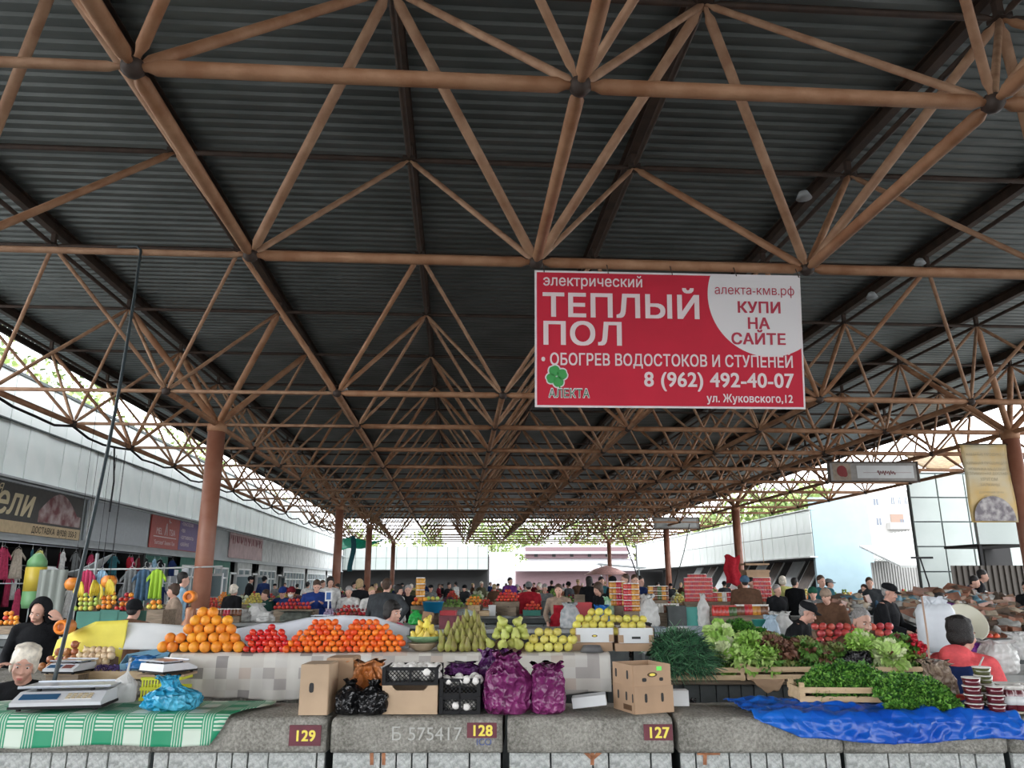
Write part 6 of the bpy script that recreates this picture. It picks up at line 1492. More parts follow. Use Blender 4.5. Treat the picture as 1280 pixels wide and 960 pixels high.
bank('dark shelf core of dried goods behind the woman in coral', 1198, 1292, T2, 812, 10.6, .9); packages('package behind the woman in coral', 'brown goods behind the coral jacket', 1215, 1292, T2, 795, 10.6, 46, .9, 6, .8)
T3 = [(1044, 748), (1060, 745), (1075, 750)]
bank('low core of dark goods before the pale blue wall', 1040, 1078, T3, 762, 15.5, .8); packages('dark brown package heaped before the pale blue wall', 'packages before the blue wall', 1040, 1080, T3, 760, 15.5, 26, .8, 7)
bag('plastic_bag', 'white printed bag on the counter right of the woman in coral', .30, .26, .2, onplane(1250, 842, 6.7), bagw, seed=101, topw=.6, wr=1.3); bag('plastic_bag', 'second white bag at the right edge of the picture', .24, .22, .2, onplane(1279, 824, 7.2), bagw, seed=102, topw=.6, wr=1.3)
bag('plastic_bag', 'violet bag lying between the coral jacket and the white bag', .22, .14, .15, onplane(1232, 826, 6.9), mat('violet_bag', (.28, .06, .42), .3), seed=103, topw=.6, wr=1.8)
row_counter('counter holding white bags right of the woman in coral', 4.4, 6.4, 6.75)
scale('white scale at the right edge behind the jars', (onplane(1272, 846, 6.3).x, 6.75, .93), RZ, .34)
# ---- produce on the far rows: heaps nobody could count
rs = np.random.RandomState(5)
cols = {'red tomatoes and apples': mat('far_red', (.50, .05, .035), .5, 0, var=.3, scale=12), 'green vegetables': mat('far_green', (.16, .28, .06), .6, 0, var=.4, scale=12), 'oranges': mat('far_orange', (.70, .24, .04), .5, 0, var=.2, scale=12), 'yellow fruit': mat('far_yellow', (.60, .50, .12), .5, 0, var=.2, scale=12),
        'pale cabbages': mat('far_pale', (.50, .54, .38), .6, 0, var=.2, scale=12), 'potatoes and onions': mat('far_brown', (.28, .15, .08), .7, 0, var=.3, scale=12), 'wrapped white goods': mat('far_white', (.58, .57, .55), .6, 0, var=.15, scale=12), 'aubergines and beets': mat('far_dark', (.08, .03, .06), .5, 0, var=.3, scale=12)}
names = list(cols); ordn = ('sixth', 'seventh', 'eighth', 'ninth', 'tenth', 'eleventh', 'twelfth', 'thirteenth', 'fourteenth')
for ri in range(9):
    mbs = {n_: MB() for n_ in names}; cr = MB()
    for (xa, xb, Y) in FAR[ri*3:ri*3+3]:
        x = xa+.3
        while x < xb-.3:
            w = rs.uniform(.45, .9); nm = names[rs.choice(8, p=[.20, .19, .10, .11, .12, .12, .08, .08])]; h = rs.uniform(.10, .38); sz = .05 if ri < 4 else .075
            if nm == 'pale cabbages': sz = .09
            if any(abs(x+w/2-(X0+3*ci)) < .75 and abs(Y+.35+SL*x-(Y0+3*cj)) < .9 for ci in (-1, 5) for cj in (10, 14, 20)): x += w; continue
            cr.box(F_(x+w/2, .35, .96, Y), (w-.04, .55, .11), 0, ROWROT)
            nx = max(2, int(w/(sz*1.9))); nk = max(2, int((h+.1)/(sz*1.5)))
            for k_ in range(nk):
                n2 = max(1, int(nx*(1-.75*k_/nk)))
                for i in range(n2):
                    p = F_(x+w/2+(i-(n2-1)/2)*sz*1.9+rs.randn()*.01, .12+k_*sz*1.1, 1.03+k_*sz*1.45, Y); mbs[nm].ball(p, (sz, sz, sz*.9), 6, 4)
            x += w+rs.uniform(0, .25)
    o = cr.build('crates', woodd); o['kind'] = 'stuff'; tag(o, 'wooden produce crates on the %s row of distant counters' % ordn[ri], 'crates')
    for n_ in names:
        if mbs[n_].v:
            o = mbs[n_].build('distant_produce', cols[n_], None, True); o['kind'] = 'stuff'; tag(o, 'heaps of %s on the %s row of distant counters' % (n_, ordn[ri]), 'produce')
# ================================================================ THE PEOPLE
P = put_person
P('white-haired woman in a black sweater seated at the far left, hand at her ear', 30, 831, 5.75, 10, 'black', hair='white', hairstyle='puffy', pose='sit', lean=8, arms=(((.14, -.18, -.12), (-.05, -.16, .15)), 'low'), head=(12, 8, 8), voxel=.014, fine=True, skin=1, build=1.25, group='people at the front stalls')
P('woman in a black hooded coat leaning her head on her raised hand', 48, 765, 8.2, 8, 'black', pose='stand', lean=14, arms=('low', 'head'), head=(-8, 16, 14), hood='up', voxel=.014, fine=True, skin=0, build=1.2, group='people at the front stalls')
P('black-haired person in a bright pink jacket behind the mandarins', 491, 766, 8.05, 48, 'pink', pose='stand', lean=18, arms=('low', 'low'), head=(8, -2, 0), hairstyle='bob', hair='black', voxel=.014, fine=True, skin=0, build=1.05, group='people at the front stalls')
P('older man in a black flat cap and black coat behind the dill', 1010, 766, 8.1, 52, 'black', pose='stand', lean=22, arms=('low', 'low'), head=(4, 14, 0), hair='grey', hat='cap', hatc='black', voxel=.014, fine=True, skin=1, build=1.2, group='people at the front stalls')
P('woman with grey hair drawn back, looking down between the pink tomatoes', 1078, 778, 8.0, 6, 'brown', pose='sit', lean=12, arms=('low', 'low'), head=(0, 8, 4), hair='grey', hairstyle='bun', voxel=.014, fine=True, skin=0, build=1.1, group='people at the front stalls')
P('man in a black cap and black jacket reaching out with both hands at right', 1112, 741, 10.2, 42, 'black', pose='stand', lean=10, arms=('front', 'front'), head=(6, 14, 0), hair='grey', hat='cap', hatc='black', voxel=.014, fine=True, skin=1, build=1.3, group='people at the front stalls')
t_, J_ = P('dark-haired woman in a coral and navy hooded jacket, seen from behind', 1203, 794, 6.15, 118, 'coral', pose='sit', lean=6, arms=('low', 'low'), head=(-12, 4, 0), hair='black', hairstyle='puffy', hood='down', voxel=.014, fine=True, skin=0, build=1.05, group='people at the front stalls')
b = MB(); torso_parts(b, J_, .022, 1.05, True); me_ = _eval_mesh(b, 'vest', .013, 2, CL['navy']); Ti = J_['T'].inverted()
keep = [p.index for p in me_.polygons if (Ti @ p.center).z < .43 and (Ti @ p.center).z > -.1]
m2 = bpy.data.meshes.new('vest'); m2.from_pydata([v.co.copy() for v in me_.vertices], [], [tuple(me_.polygons[i].vertices) for i in keep]); m2.materials.append(CL['navy']); m2.polygons.foreach_set('use_smooth', [True]*len(m2.polygons)); link('vest', m2, t_)
b = MB()
for nm in 'RL':
    s_ = J_['sh'+nm]; s = -1 if nm == 'R' else 1; T_ = J_['T']; b.tube([T_ @ Vector((s*.20, .10, .50)), T_ @ Vector((s*.175, .155, .40)), T_ @ Vector((s*.16, .165, .25)), T_ @ Vector((s*.17, .15, .10))], .006, 6)
b.build('piping', CL['white'], t_, True)
G2 = 'people in the middle distance'
P('person in a black beanie and dark coat seen from behind, below the hanging clothes', 170, 746, 11.7, 170, 'brown', pose='sit', lean=15, arms=('front', 'front'), hat='beanie', hatc='black', group=G2, build=1.3, voxel=.018)
P('brown-haired woman in a pale beige coat left of the thick column', 216, 739, 14.4, -60, 'beige', arms=('phone', 'low'), hair='brown', hairstyle='bob', group=G2, build=1.15)
P('man in a light blue shirt with a dark strap beside the thick column', 230, 725, 15.0, 120, 'lblue', hair='black', group=G2)
P('white-haired woman in black just right of the thick column', 293, 738, 17.7, 150, 'black', hair='white', hairstyle='bob', group=G2, build=1.2)
P('dark figure in a navy coat before the bright shop door', 331, 722, 34, 160, 'navy', hat='beanie', hatc='black', group=G2); P('black-coated figure left of the bright shop door', 314, 722, 34, 100, 'black', hat='beanie', hatc='black', group=G2)
P('person in a dark green coat leaning left beside two hatted women', 331, 744, 17.5, -60, 'dgreen', lean=18, hair='brown', group=G2, build=1.35)
P('woman in a blue beanie beside the one with a pink hat', 353, 741, 17.6, -10, 'navy', hat='beanie', hatc='blue', skin=1, group=G2, head=(0, 12, 0)); P('woman in a pinkish knit hat and white face mask', 364, 741, 17.0, 0, 'navy', hat='beanie', hatc='maroon', mask=True, group=G2, build=1.25)
P('brown-haired man in a bright blue jacket looking down at his phone', 396, 733, 17.0, 12, 'blue', arms=('phone', 'phone'), head=(0, 22, 0), hair='brown', group=G2, build=1.4, lean=6)
P('dark-haired woman in a white top right of the blue jacketed man', 413, 728, 20, 20, 'white', hair='black', hairstyle='long', group=G2, legs='maroon')
P('grey-haired woman in a white jacket behind the red apples', 436, 740, 17.3, -8, 'white', hair='grey', head=(10, 16, 0), group=G2, build=1.2, arms=('front', 'front'))
P('blond woman in black seen from behind, between two white jackets', 450, 731, 19, 160, 'black', hair='blond', hairstyle='bob', group=G2); P('fair woman in a white jacket left of the tall grey-coated man', 465, 741, 17.2, 25, 'white', hair='blond', group=G2, arms=('fold', 'fold'))
P('tall man in a dark grey coat bending forward, seen from behind', 484, 733, 14.0, 165, 'darkgrey', hair='brown', lean=14, arms=('hip', 'low'), group=G2, build=1.45)
P('black-haired woman with white sleeves right of the grey-coated man', 499, 738, 17.3, 60, 'white', hair='black', hairstyle='bob', group=G2); P('grey-haired woman in a black coat beside the bottles', 510, 738, 18.2, 0, 'black', hair='grey', group=G2)
P('person in a purple jacket in the centre distance', 638, 727, 28, 30, 'purple', hair='black', group=G2, build=1.2); P('person in a dark red coat and grey beanie seen from behind', 661, 734, 19.6, 170, 'red', hat='beanie', hatc='grey', group=G2, build=1.5, arms=('front', 'low'))
P('grey-clad man seated right of the red coat', 681, 736, 21, 0, 'grey', hair='grey', head=(0, 20, 0), group=G2); P('woman in a beige top and long dark red apron', 698, 734, 15.0, -12, 'beige', hair='brown', apron='red', legs='maroon', group=G2, arms=('low', 'low'), h=1.62)
P('black-clad figure left of the dark-haired bending woman', 737, 727, 21, 150, 'black', hair='black', hairstyle='long', group=G2); P('dark-haired woman in black bending over the jars', 747, 737, 15.5, -60, 'black', hair='brown', lean=30, hairstyle='long', group=G2, build=1.2)
P('man in a teal jacket behind the bending woman', 752, 727, 22, 10, 'teal', hair='black', group=G2); P('tall figure in a long black coat near the umbrella', 767, 727, 20, 100, 'black', hat='scarf', hatc='black', group=G2, build=1.2)
P('man in a navy jacket facing left by the stacked red jars', 781, 725, 18, -70, 'navy', hair='brown', group=G2, build=1.3); P('dark blue dressed man facing the camera by the right aisle', 794, 726, 17.5, 0, 'navy', hair='brown', group=G2, arms=('fold', 'fold'), build=1.25); P('figure in a pale blue top partly behind the navy man', 801, 727, 18.6, 30, 'lblue', hair='black', group=G2)
P('woman in a blue beanie and brown coat seen from behind', 931, 728, 16.2, 165, 'brown', hat='beanie', hatc='denim', group=G2, build=1.4); P('person in black partly hidden behind the brown coat', 940, 729, 18, 30, 'black', hair='black', group=G2)
P('white-haired woman in a pale yellow shirt seen from behind', 978, 727, 19.5, 170, 'yellow', hair='white', hairstyle='bob', group=G2, build=1.3); P('grey-haired person in black seated before the yellow shirt', 972, 738, 16.0, 20, 'black', hair='grey', group=G2, build=1.3); P('figure in black between the yellow shirt and the green jacket', 994, 729, 19, 120, 'black', hair='black', group=G2, build=1.2)
P('tall man in a dark green jacket before the pale blue wall', 1027, 727, 16.5, 5, 'teal', hair='brown', group=G2, build=1.3); P('man in a pale cap standing behind the green jacket', 1037, 730, 19.5, 60, 'lblue', hat='cap', hatc='grey', group=G2)
P('woman in a green beanie and grey coat, seated left of the beige beanie', 1016, 742, 14.5, -30, 'grey', hat='beanie', hatc='green', group=G2, build=1.2); P('woman in a beige beanie and brown coat bending left', 1032, 746, 12.2, -50, 'brown', hat='beanie', hatc='beige', group=G2, build=1.4, lean=20)
P('woman in a denim blue jacket with her hand at her mouth', 1080, 737, 17.6, -50, 'denim', hair='brown', arms=('chin', 'low'), group=G2, build=1.25); P('young man in a grey vest behind the denim jacket', 1087, 729, 17.5, -20, 'darkgrey', hair='brown', group=G2, build=1.15)
P('person in a dark cap and purple jacket seen from behind at right', 1174, 745, 12.0, 150, 'purple', hat='cap', hatc='brown', group=G2, build=1.4, lean=16); P('dark-haired man in black bending before the dark corrugated fence', 1229, 720, 17, 60, 'black', hair='black', group=G2, lean=22, build=1.2); P('person in dark blue stooping before the dark corrugated fence', 1219, 728, 16.8, 40, 'navy', hair='black', group=G2, lean=30, build=1.3)
P('person in dark clothes bending at the far right shelves', 1283, 735, 14, -60, 'black', hair='black', group=G2, lean=15)
# far crowd: copies of a few figures
bases = []
for q, (tp, hr, ht) in enumerate((('black', 'black', None), ('navy', 'grey', None), ('darkgrey', 'brown', 'beanie'), ('maroon', 'brown', None), ('olive', 'white', None), ('white', 'black', None), ('grey', 'black', 'cap'), ('brown', 'blond', None))):
    t_, _ = person('distant shopper', (0, 0, 0), 0, tp, hair=hr, hat=ht, hatc='black' if ht else None, voxel=.028, arms=('front', 'down') if q % 2 else ('down', 'down'), h=1.68)
    bases.append((t_, [(c, [d for d in bpy.data.objects if d.parent == c]) for c in bpy.data.objects if c.parent == t_]))
desc = ['black clothes', 'navy clothes and grey hair', 'dark grey clothes and a beanie', 'dark red clothes', 'olive clothes and white hair', 'a white top and black hair', 'grey clothes and a black cap', 'a brown coat and blond hair']
spots = [(560, 33), (571, 41), (582, 30), (590, 46), (601, 36), (612, 49), (623, 40), (632, 52), (645, 31), (655, 34), (668, 43), (690, 38), (704, 45), (712, 30), (722, 34), (728, 50), (742, 40), (757, 46), (768, 33), (790, 38),
         (345, 40), (357, 46), (372, 38), (384, 31), (402, 28), (424, 26), (441, 30), (456, 35), (470, 29), (478, 41), (492, 33), (503, 44), (515, 31), (527, 37), (538, 27), (548, 45), (554, 52), (820, 31), (838, 36), (852, 40), (872, 34), (905, 30), (617, 27), (676, 27), (530, 50), (467, 50)]
rn = random.Random(12); used = set()
side_w = lambda px: 'on the left' if px < 480 else ('in the centre' if px < 640 else ('right of centre' if px < 780 else 'on the right'))
keys = {}
for i, (px, Y) in enumerate(spots): keys.setdefault(((i*5+i//8) % 8, side_w(px)), []).append((px, i))
for i, (px, Y) in enumerate(spots):
    q = (i*5+i//8) % 8; p = at(px, 727, Y); root, kids = bases[q]; lab = 'distant shopper in %s among the crowd %s' % (desc[q], side_w(px))
    same = [j for _, j in sorted(keys[(q, side_w(px))])]
    if len(same) > 1: lab = 'shopper in %s, distant crowd %s, %s from left' % (desc[q], side_w(px), ORD[same.index(i)])
    s = rn.uniform(.93, 1.05); Yl = Y
    if q not in used: r = root; used.add(q); r.location = (p.x, Yl, 0); r.rotation_euler = (0, 0, rn.uniform(-3, 3)); r['label'] = lab; r['group'] = 'distant crowd, '+desc[q]; r.scale = (s*.99,)*3
    else: copy_thing(root, kids, (p.x, Yl, 0), rn.uniform(-3, 3), lab, 'distant crowd, '+desc[q], scale=s*.99)
# ================================================================ SIGNS AND HANGING THINGS
redv = mat('red_vinyl', (.56, .008, .035), .7, 0, var=.05, scale=2); whv = mat('white_vinyl', (.72, .70, .70), .45); pinkw = mat('pinkish_white_letter', (.78, .66, .66), .5); redl = mat('red_letter', (.42, .01, .04), .5); clov = mat('clover_green', (.03, .32, .06), .5); dgl = mat('dark_green_letter', (.02, .12, .05), .5)
tl, tr, bl, br_ = at(670, 338, 7.42), at(1007, 345, 7.42), at(667, 507, 7.62), at(1000, 513, 7.62)
W_ = ((tr-tl).length+(br_-bl).length)/2; H_ = ((tl-bl).length+(tr-br_).length)/2
ux = (tr-tl).normalized(); uz = (tl-bl); uz = (uz-ux*uz.dot(ux)).normalized(); uy = uz.cross(ux)
ban = thing('advertising_banner', 'big red banner with white Russian lettering hanging from the roof pipe', 'banner'); ban.matrix_world = Matrix.Translation((tl+tr+bl+br_)/4) @ Matrix((ux, -(ux.cross(uz))*-1, uz)).transposed().to_4x4()
ban.matrix_world = Matrix.Translation((tl+tr+bl+br_)/4) @ Matrix((ux, uz.cross(ux), uz)).transposed().to_4x4()
b = MB(); b.box((0, .006, 0), (W_, .012, H_)); b.build('panel', whv, ban); mg = .022*W_/2.9
b = MB(); b.box((0, -.002, 0), (W_-2*mg, .006, H_-2*mg)); b.build('red_field', redv, ban)
def bx(px): return (px-38)/(1238-38)*W_-W_/2          # the zoomed photo's sign coordinates
def bz(py): return H_/2-(py-38)/(640-38)*H_
# white disc clipped by the sheet's top right corner
cx, cz, cr_ = bx(1085), bz(135), 275/1200*W_; pts = []
x_max, z_max = W_/2-mg, H_/2-mg
for i in range(200):
    a = 2*PI*i/200; x = cx+cr_*math.cos(a); z = cz+cr_*math.sin(a)*1.0; pts.append((min(x, x_max), min(z, z_max)))
b = MB(); b.add([(x, -.0075, z) for x, z in pts]+[(cx, -.0075, cz)], [(i, (i+1) % 200, 200) for i in range(200)]); b.build('white_disc', whv, ban)
def put_text(s, px0, px1, pbase, capz, m, bold=.02, slope=0, par=ban, y=-.010, name='lettering'):
    """fit text between two measured x positions; capz = height of capitals in metres"""
    me = text_mesh(s, 1.0, bold=bold, align='LEFT', ext=.0015); me.materials.clear(); me.materials.append(m)
    xs = [v.co.x for v in me.vertices]; w = max(xs)-min(xs); o = link(name, me, par, None, (PI/2, 0, 0)); x0_, x1_ = bx(px0), bx(px1)
    o.scale = ((x1_-x0_)/w, capz/.70, 1); o.location = (x0_-min(xs)*(x1_-x0_)/w, y, bz(pbase)); return o
uzp = H_/602
put_text('электрический', 75, 515, 108-2, 46*uzp, pinkw, .012); put_text('ТЕПЛЫЙ', 72, 770, 243, 100*uzp, pinkw, .022); put_text('ПОЛ', 75, 420, 367, 98*uzp, pinkw, .022)
put_text('• ОБОГРЕВ ВОДОСТОКОВ И СТУПЕНЕЙ', 66, 1186, 456, 50*uzp, pinkw, .018); put_text('8 (962) 492-40-07', 516, 1188, 545, 62*uzp, pinkw, .022); put_text('ул. Жуковского,12', 792, 1180, 612, 34*uzp, pinkw, .02)
put_text('алекта-кмв.рф', 842, 1206, 130, 40*uzp, redl, .0); put_text('КУПИ', 944, 1140, 212, 48*uzp, redl, .03); put_text('НА', 988, 1088, 284, 48*uzp, redl, .03); put_text('САЙТЕ', 911, 1158, 354, 48*uzp, redl, .03); put_text('АЛЕКТА', 96, 276, 598, 38*uzp, whv, .05); put_text('АЛЕКТА', 98, 274, 597, 34*uzp, dgl, -.004, y=-.013)
lf = MB(); lw = MB()
for a, rr_ in ((.35, 1), (1.95, 1.05), (3.5, .95), (5.0, 1)):
    for mbb, k_, yy in ((lw, 1.25, -.009), (lf, 1.0, -.0115)):
        c = Vector((bx(132)+.062*math.cos(a), yy, bz(506)+.062*math.sin(a))); n = 18
        pts = []
        for i in range(n):
            t = 2*PI*i/n; r = .055*k_*rr_*(1-.16*math.exp(-((((t-a+PI) % (2*PI))-PI)/.3)**2)); pts.append(c+Vector((r*math.cos(t), 0, r*math.sin(t))))
        mbb.add(pts+[c], [(i, (i+1) % n, n) for i in range(n)])
lf.add([(bx(128), -.0116, bz(515)), (bx(136), -.0116, bz(515)), (bx(150), -.0116, bz(556)), (bx(143), -.0116, bz(558))], [(0, 1, 2, 3)])
lw.build('clover_outline', whv, ban); lf.build('clover', clov, ban)
b = MB()
for px in (680, 760, 840, 920, 998): p = at(px, 338+(px-670)*.021, 7.42); b.tube([p+Vector((0, -.01, -.02)), p+Vector((0, .05, .10)), p+Vector((0, .14, .13))], .006, 5)
o = b.build('tie_wire', rust_d, None); o.parent = ban; o.matrix_parent_inverse = ban.matrix_world.inverted()
# left fascia signs: read along +Y
def wall_sign(label, y0, y1, z0, z1, m, cat='sign'):
    t = thing('shop_sign', label, cat, (WX+.02, (y0+y1)/2, (z0+z1)/2), PI/2); b = MB(); b.box((0, 0, 0), (y1-y0, .05, z1-z0)); b.build('board', m, t); return t, y1-y0, z1-z0
def st(par, s, x, z, size, m, bold=0, align='CENTER', w=None, name='lettering', y=-.03, shear=0):
    return lettering(name, s, size, m, par, (x, y, z), (PI/2, 0, 0), bold=bold, align=align, ext=.002, width=w, shear=shear)
dks = mat('charcoal_board', (.05, .05, .048), .5, 0, var=.1); crm = mat('cream_strip', (.52, .40, .24), .5, 0, var=.08); crl = mat('cream_letter', (.58, .50, .32), .5); pic = mat('faded_print', (.16, .05, .055), .6, 0, col2=(.42, .34, .33), scale=3, detail=6)
s1, w1, h1 = wall_sign('dark shop sign with cream script and a cream strip, at far left', 15.2, 25.5, 3.0, 4.33, dks)
b = MB(); b.box((0, -.028, -h1/2+.16), (w1, .01, .32)); b.build('cream_strip', crm, s1); b = MB(); b.grid(10, 6, lambda u, v: (w1/2-2.6+2.5*u, -.03, -.28+.90*v*(.35+.65*math.sin(PI*min(1, u*1.1))))); b.build('printed_picture', pic, s1)
st(s1, 'ели', w1/2-3.9, -.18, 1.05, crl, .02, 'CENTER', shear=.3); st(s1, 'ия', w1/2-4.75, .36, .42, crl, 0, shear=.3); st(s1, 'ДОСТАВКА  8(928) 350-3', w1/2-1.55, -h1/2+.07, .25, black, .01, w=2.6, y=-.036)
t = thing('grey_board', 'blank grey board between the dark sign and the red one', 'board', (WX+.02, 28.4, 3.68), PI/2); b = MB(); b.box((0, 0, 0), (5.2, .04, 1.3)); b.build('panel', mat('blank_grey', (.33, .36, .38), .5, 0, var=.04), t)
b = MB(); b.box((-2.35, -.03, 0), (.30, .02, 1.3)); b.build('light_strip', greyf2, t)
redb = mat('brick_red_board', (.34, .06, .05), .5, 0, var=.06); purb = mat('purple_board', (.12, .07, .20), .5, 0, var=.06); paleL = mat('pale_letter', (.60, .50, .50), .5)
s2, w2, h2 = wall_sign('red and purple shop sign left of the thick column', 31.2, 37.2, 3.05, 4.36, redb)
b = MB(); b.box((1.55, -.027, 0), (2.85, .01, h2-.06)); b.build('purple_half', purb, s2); b = MB(); b.box((-1.45, -.03, -.20), (2.5, .01, .035)); b.build('white_line', paleL, s2)
b = MB(); b.bar((-1.55, -.032, -.12), (-1.42, -.032, .36), .01, .05, up=(0, 1, 0)); b.bar((-1.3, -.032, -.12), (-1.42, -.032, .36), .01, .05, up=(0, 1, 0)); b.bar((-1.2, -.032, .48), (-.95, -.032, .42), .01, .05, up=(0, 1, 0)); b.bar((-1.18, -.032, .55), (-1.10, -.032, .38), .01, .04, up=(0, 1, 0)); b.build('emblem', paleL, s2)
st(s2, 'MEL', -2.15, -.10, .36, paleL, 0); st(s2, 'TSIA', -.72, -.10, .36, paleL, 0); st(s2, '"Бытовая" Химия Лак', -1.45, -.50, .22, paleL, 0, w=2.3)
for k_, s_ in enumerate(('•ТЕХНОЛОГИИ', '•ПВХ', '•СЕРТИФИКАТЫ', '•ШВЕЙНЫЕ')): st(s2, s_, .35, .42-.29*k_, .20, paleL, .01, 'LEFT')
s3, w3, h3 = wall_sign('faded pink printed shop sign right of the thick column', 42.0, 49.0, 3.0, 4.36, mat('faded_pink', (.40, .27, .27), .6, 0, var=.12, scale=2))
b = MB()
for k_ in range(26):
    x = -w3/2+.15+k_*.26; b.bar((x, -.03, .50), (x+.12*math.sin(k_*2), -.03, .30-.25*abs(math.sin(k_*1.7))), .008, .03, up=(0, 1, 0))
b.build('red_scribbles', mat('dull_red', (.28, .05, .07), .6), s3)
# hanging boxed sign at right
def hang_sign(label, px0, px1, py0, py1, Y, dep=.12):
    a = at(px0, py0, Y); c = at(px1, py0, Y); d = at(px0, py1, Y); w = (c-a).length; h = a.z-d.z; t = thing('hanging_sign', label, 'sign', ((a.x+c.x)/2, Y, (a.z+d.z)/2), -R(2))
    b = MB(); b.box((0, 0, 0), (w, dep, h)); b.build('case', mat('sign_case', (.30, .29, .27), .5, 0, var=.1), t)
    b = MB()
    for s in (-1, 1): b.box((0, -dep/2-.01, s*h/2), (w+.04, .03, .04)); b.box((s*w/2, -dep/2-.01, 0), (.04, .03, h+.04))
    b.build('frame', rust_d, t); b = MB()
    for s in (-1, 1): b.tube([(s*w*.4, 0, h/2), (s*w*.4, 0, ZL-t.location.z+.02)], .01, 5)
    b.build('hanger', rust_d, t); return t, w, h
t, w, h = hang_sign('long hanging sign with a dark red emblem and curly writing, at right', 1035, 1143, 578, 602, 19.6)
b = MB(); b.box((w*.13, -.065, 0), (w*.64, .012, h*.66)); b.build('pale_plate', whitecard, t); dr = mat('dark_red_ink', (.22, .02, .02), .6)
b = MB(); b.box((-w*.36, -.063, 0), (w*.20, .01, h*.86)); b.build('emblem_ground', mat('beige_ground', (.30, .24, .18), .6, 0, var=.2), t)
b = MB(); b.ball((-w*.36, -.07, .02), (.14, .006, .15), 14, 8); b.ball((-w*.36+.07, -.074, -.05), (.08, .006, .09), 10, 6); b.build('emblem', dr, t)
b = MB(); b.bar((-w*.12, -.073, -.02), (w*.42, -.073, -.02), .006, .014, up=(0, 1, 0))
pts = [(w*(.04+.20*i/40), -.074, -.02+.05*math.sin(i*1.1)*(1+.4*math.sin(i*.5))) for i in range(41)]; b.tube(pts, .008, 4); b.build('script', dr, t)
t, w, h = hang_sign('smaller distant hanging sign above the right column row', 817, 873, 647, 661, 46.0); b = MB(); b.box((-w*.32, -.065, 0), (w*.25, .012, h*.7)); b.box((w*.16, -.065, 0), (w*.55, .012, h*.7)); b.build('pale_plate', greyf2, t)
# yellow hanging banner at the right column
tl2, tr2, br2, bl2 = at(1200, 555, 16.46), at(1256, 553, 16.46), at(1269, 653, 16.46), at(1212, 653, 16.46); w = (tr2-tl2).length; h = tl2.z-bl2.z
yb_ = bpy.data.materials.new('yellow_print'); yb_.use_nodes = True; nt_ = yb_.node_tree; bb_ = nt_.nodes['Principled BSDF']; tcc = nt_.nodes.new('ShaderNodeTexCoord'); nn_ = nt_.nodes.new('ShaderNodeTexNoise'); nn_.inputs['Scale'].default_value = 1.6; r_ = nt_.nodes.new('ShaderNodeValToRGB')
r_.color_ramp.elements[0].position = .35; r_.color_ramp.elements[0].color = (.56, .50, .34, 1); r_.color_ramp.elements[1].position = .65; r_.color_ramp.elements[1].color = (.62, .42, .14, 1); nt_.links.new(tcc.outputs['Object'], nn_.inputs['Vector']); nt_.links.new(nn_.outputs['Fac'], r_.inputs[0]); nt_.links.new(r_.outputs[0], bb_.inputs['Base Color'])
hb = thing('hanging_banner', 'pale yellow vertical banner with a round grey picture, beside the right column', 'banner', ((tl2.x+tr2.x)/2, 16.46, (tl2.z+bl2.z)/2), -R(1))
b = MB(); b.grid(12, 20, lambda u, v: ((u-.5)*w, .02*math.sin(v*7+u*3), (v-.5)*h)); b.build('sheet', yb_, hb, True, solid=.008)
b = MB(); n = 30; R0 = w*.44; cz = -h/2+.03; vs = [(R0*math.cos(PI*i/n), -.035, cz+.05+R0*1.05*math.sin(PI*i/n)) for i in range(n+1)]+[(-R0, -.035, cz), (R0, -.035, cz)]; b.add(vs, [tuple(range(n+1))+(n+1, n+2)]); b.build('printed_picture', mat('grey_print', (.16, .14, .16), .6, 0, col2=(.50, .47, .46), scale=7, detail=8), hb)
tan = mat('tan_letter', (.40, .33, .20), .6)
for k_, (s_, z_, sz) in enumerate((('ХЛЕБНЫЕ ПРОДУКТЫ', .62, .085), ('КУРИНАЯ ПРОДУКЦИЯ', .42, .085), ('НОВИНКА МЕДОВЫЙ', .28, .085), ('БЕЗЛИМИТНАЯ ДОСТАВКА', .18, .08), ('КРУГОМ', .04, .10), ('БАЛКАНЫ', -.08, .09), ('ДОСТУПНЫЕ ЦЕНЫ', -.24, .06), ('ПО ГОРОДУ', -.32, .06))): st(hb, s_, 0, z_, sz, tan, .0, y=-.03)
b = MB(); b.tube([(-w/2-.05, 0, h/2), (w/2+.05, 0, h/2)], .015, 6); b.tube([(-w/2+.1, 0, h/2), (-w/2+.1, 0, ZL-hb.location.z)], .006, 4); b.tube([(w/2-.1, 0, h/2), (w/2-.1, 0, ZL-hb.location.z)], .006, 4); b.build('rod', rust_d, hb)
# long dark hose from the roof pipe to the left scale
a = Vector((-3.29, 7.49, 4.98)); c = F_(ctr(62, 868, .99).x, .50, .96); c = at(66, 858, 5.55)
b = MB(); pts = []
for i in range(21):
    u = i/20; p = a.lerp(c, u); p += Vector((.05*math.sin(PI*u), 0, -.10*math.sin(PI*u))); pts.append(p)
pts = [a+Vector((-.25, .03, .05)), a+Vector((-.05, .02, .055))]+pts[0:]
b.tube(pts, .014, 8); tag(b.build('hose', mat('dark_hose', (.035, .05, .055), .5), None, True), 'long dark hose hanging from the roof pipe down to the left stall', 'hose')
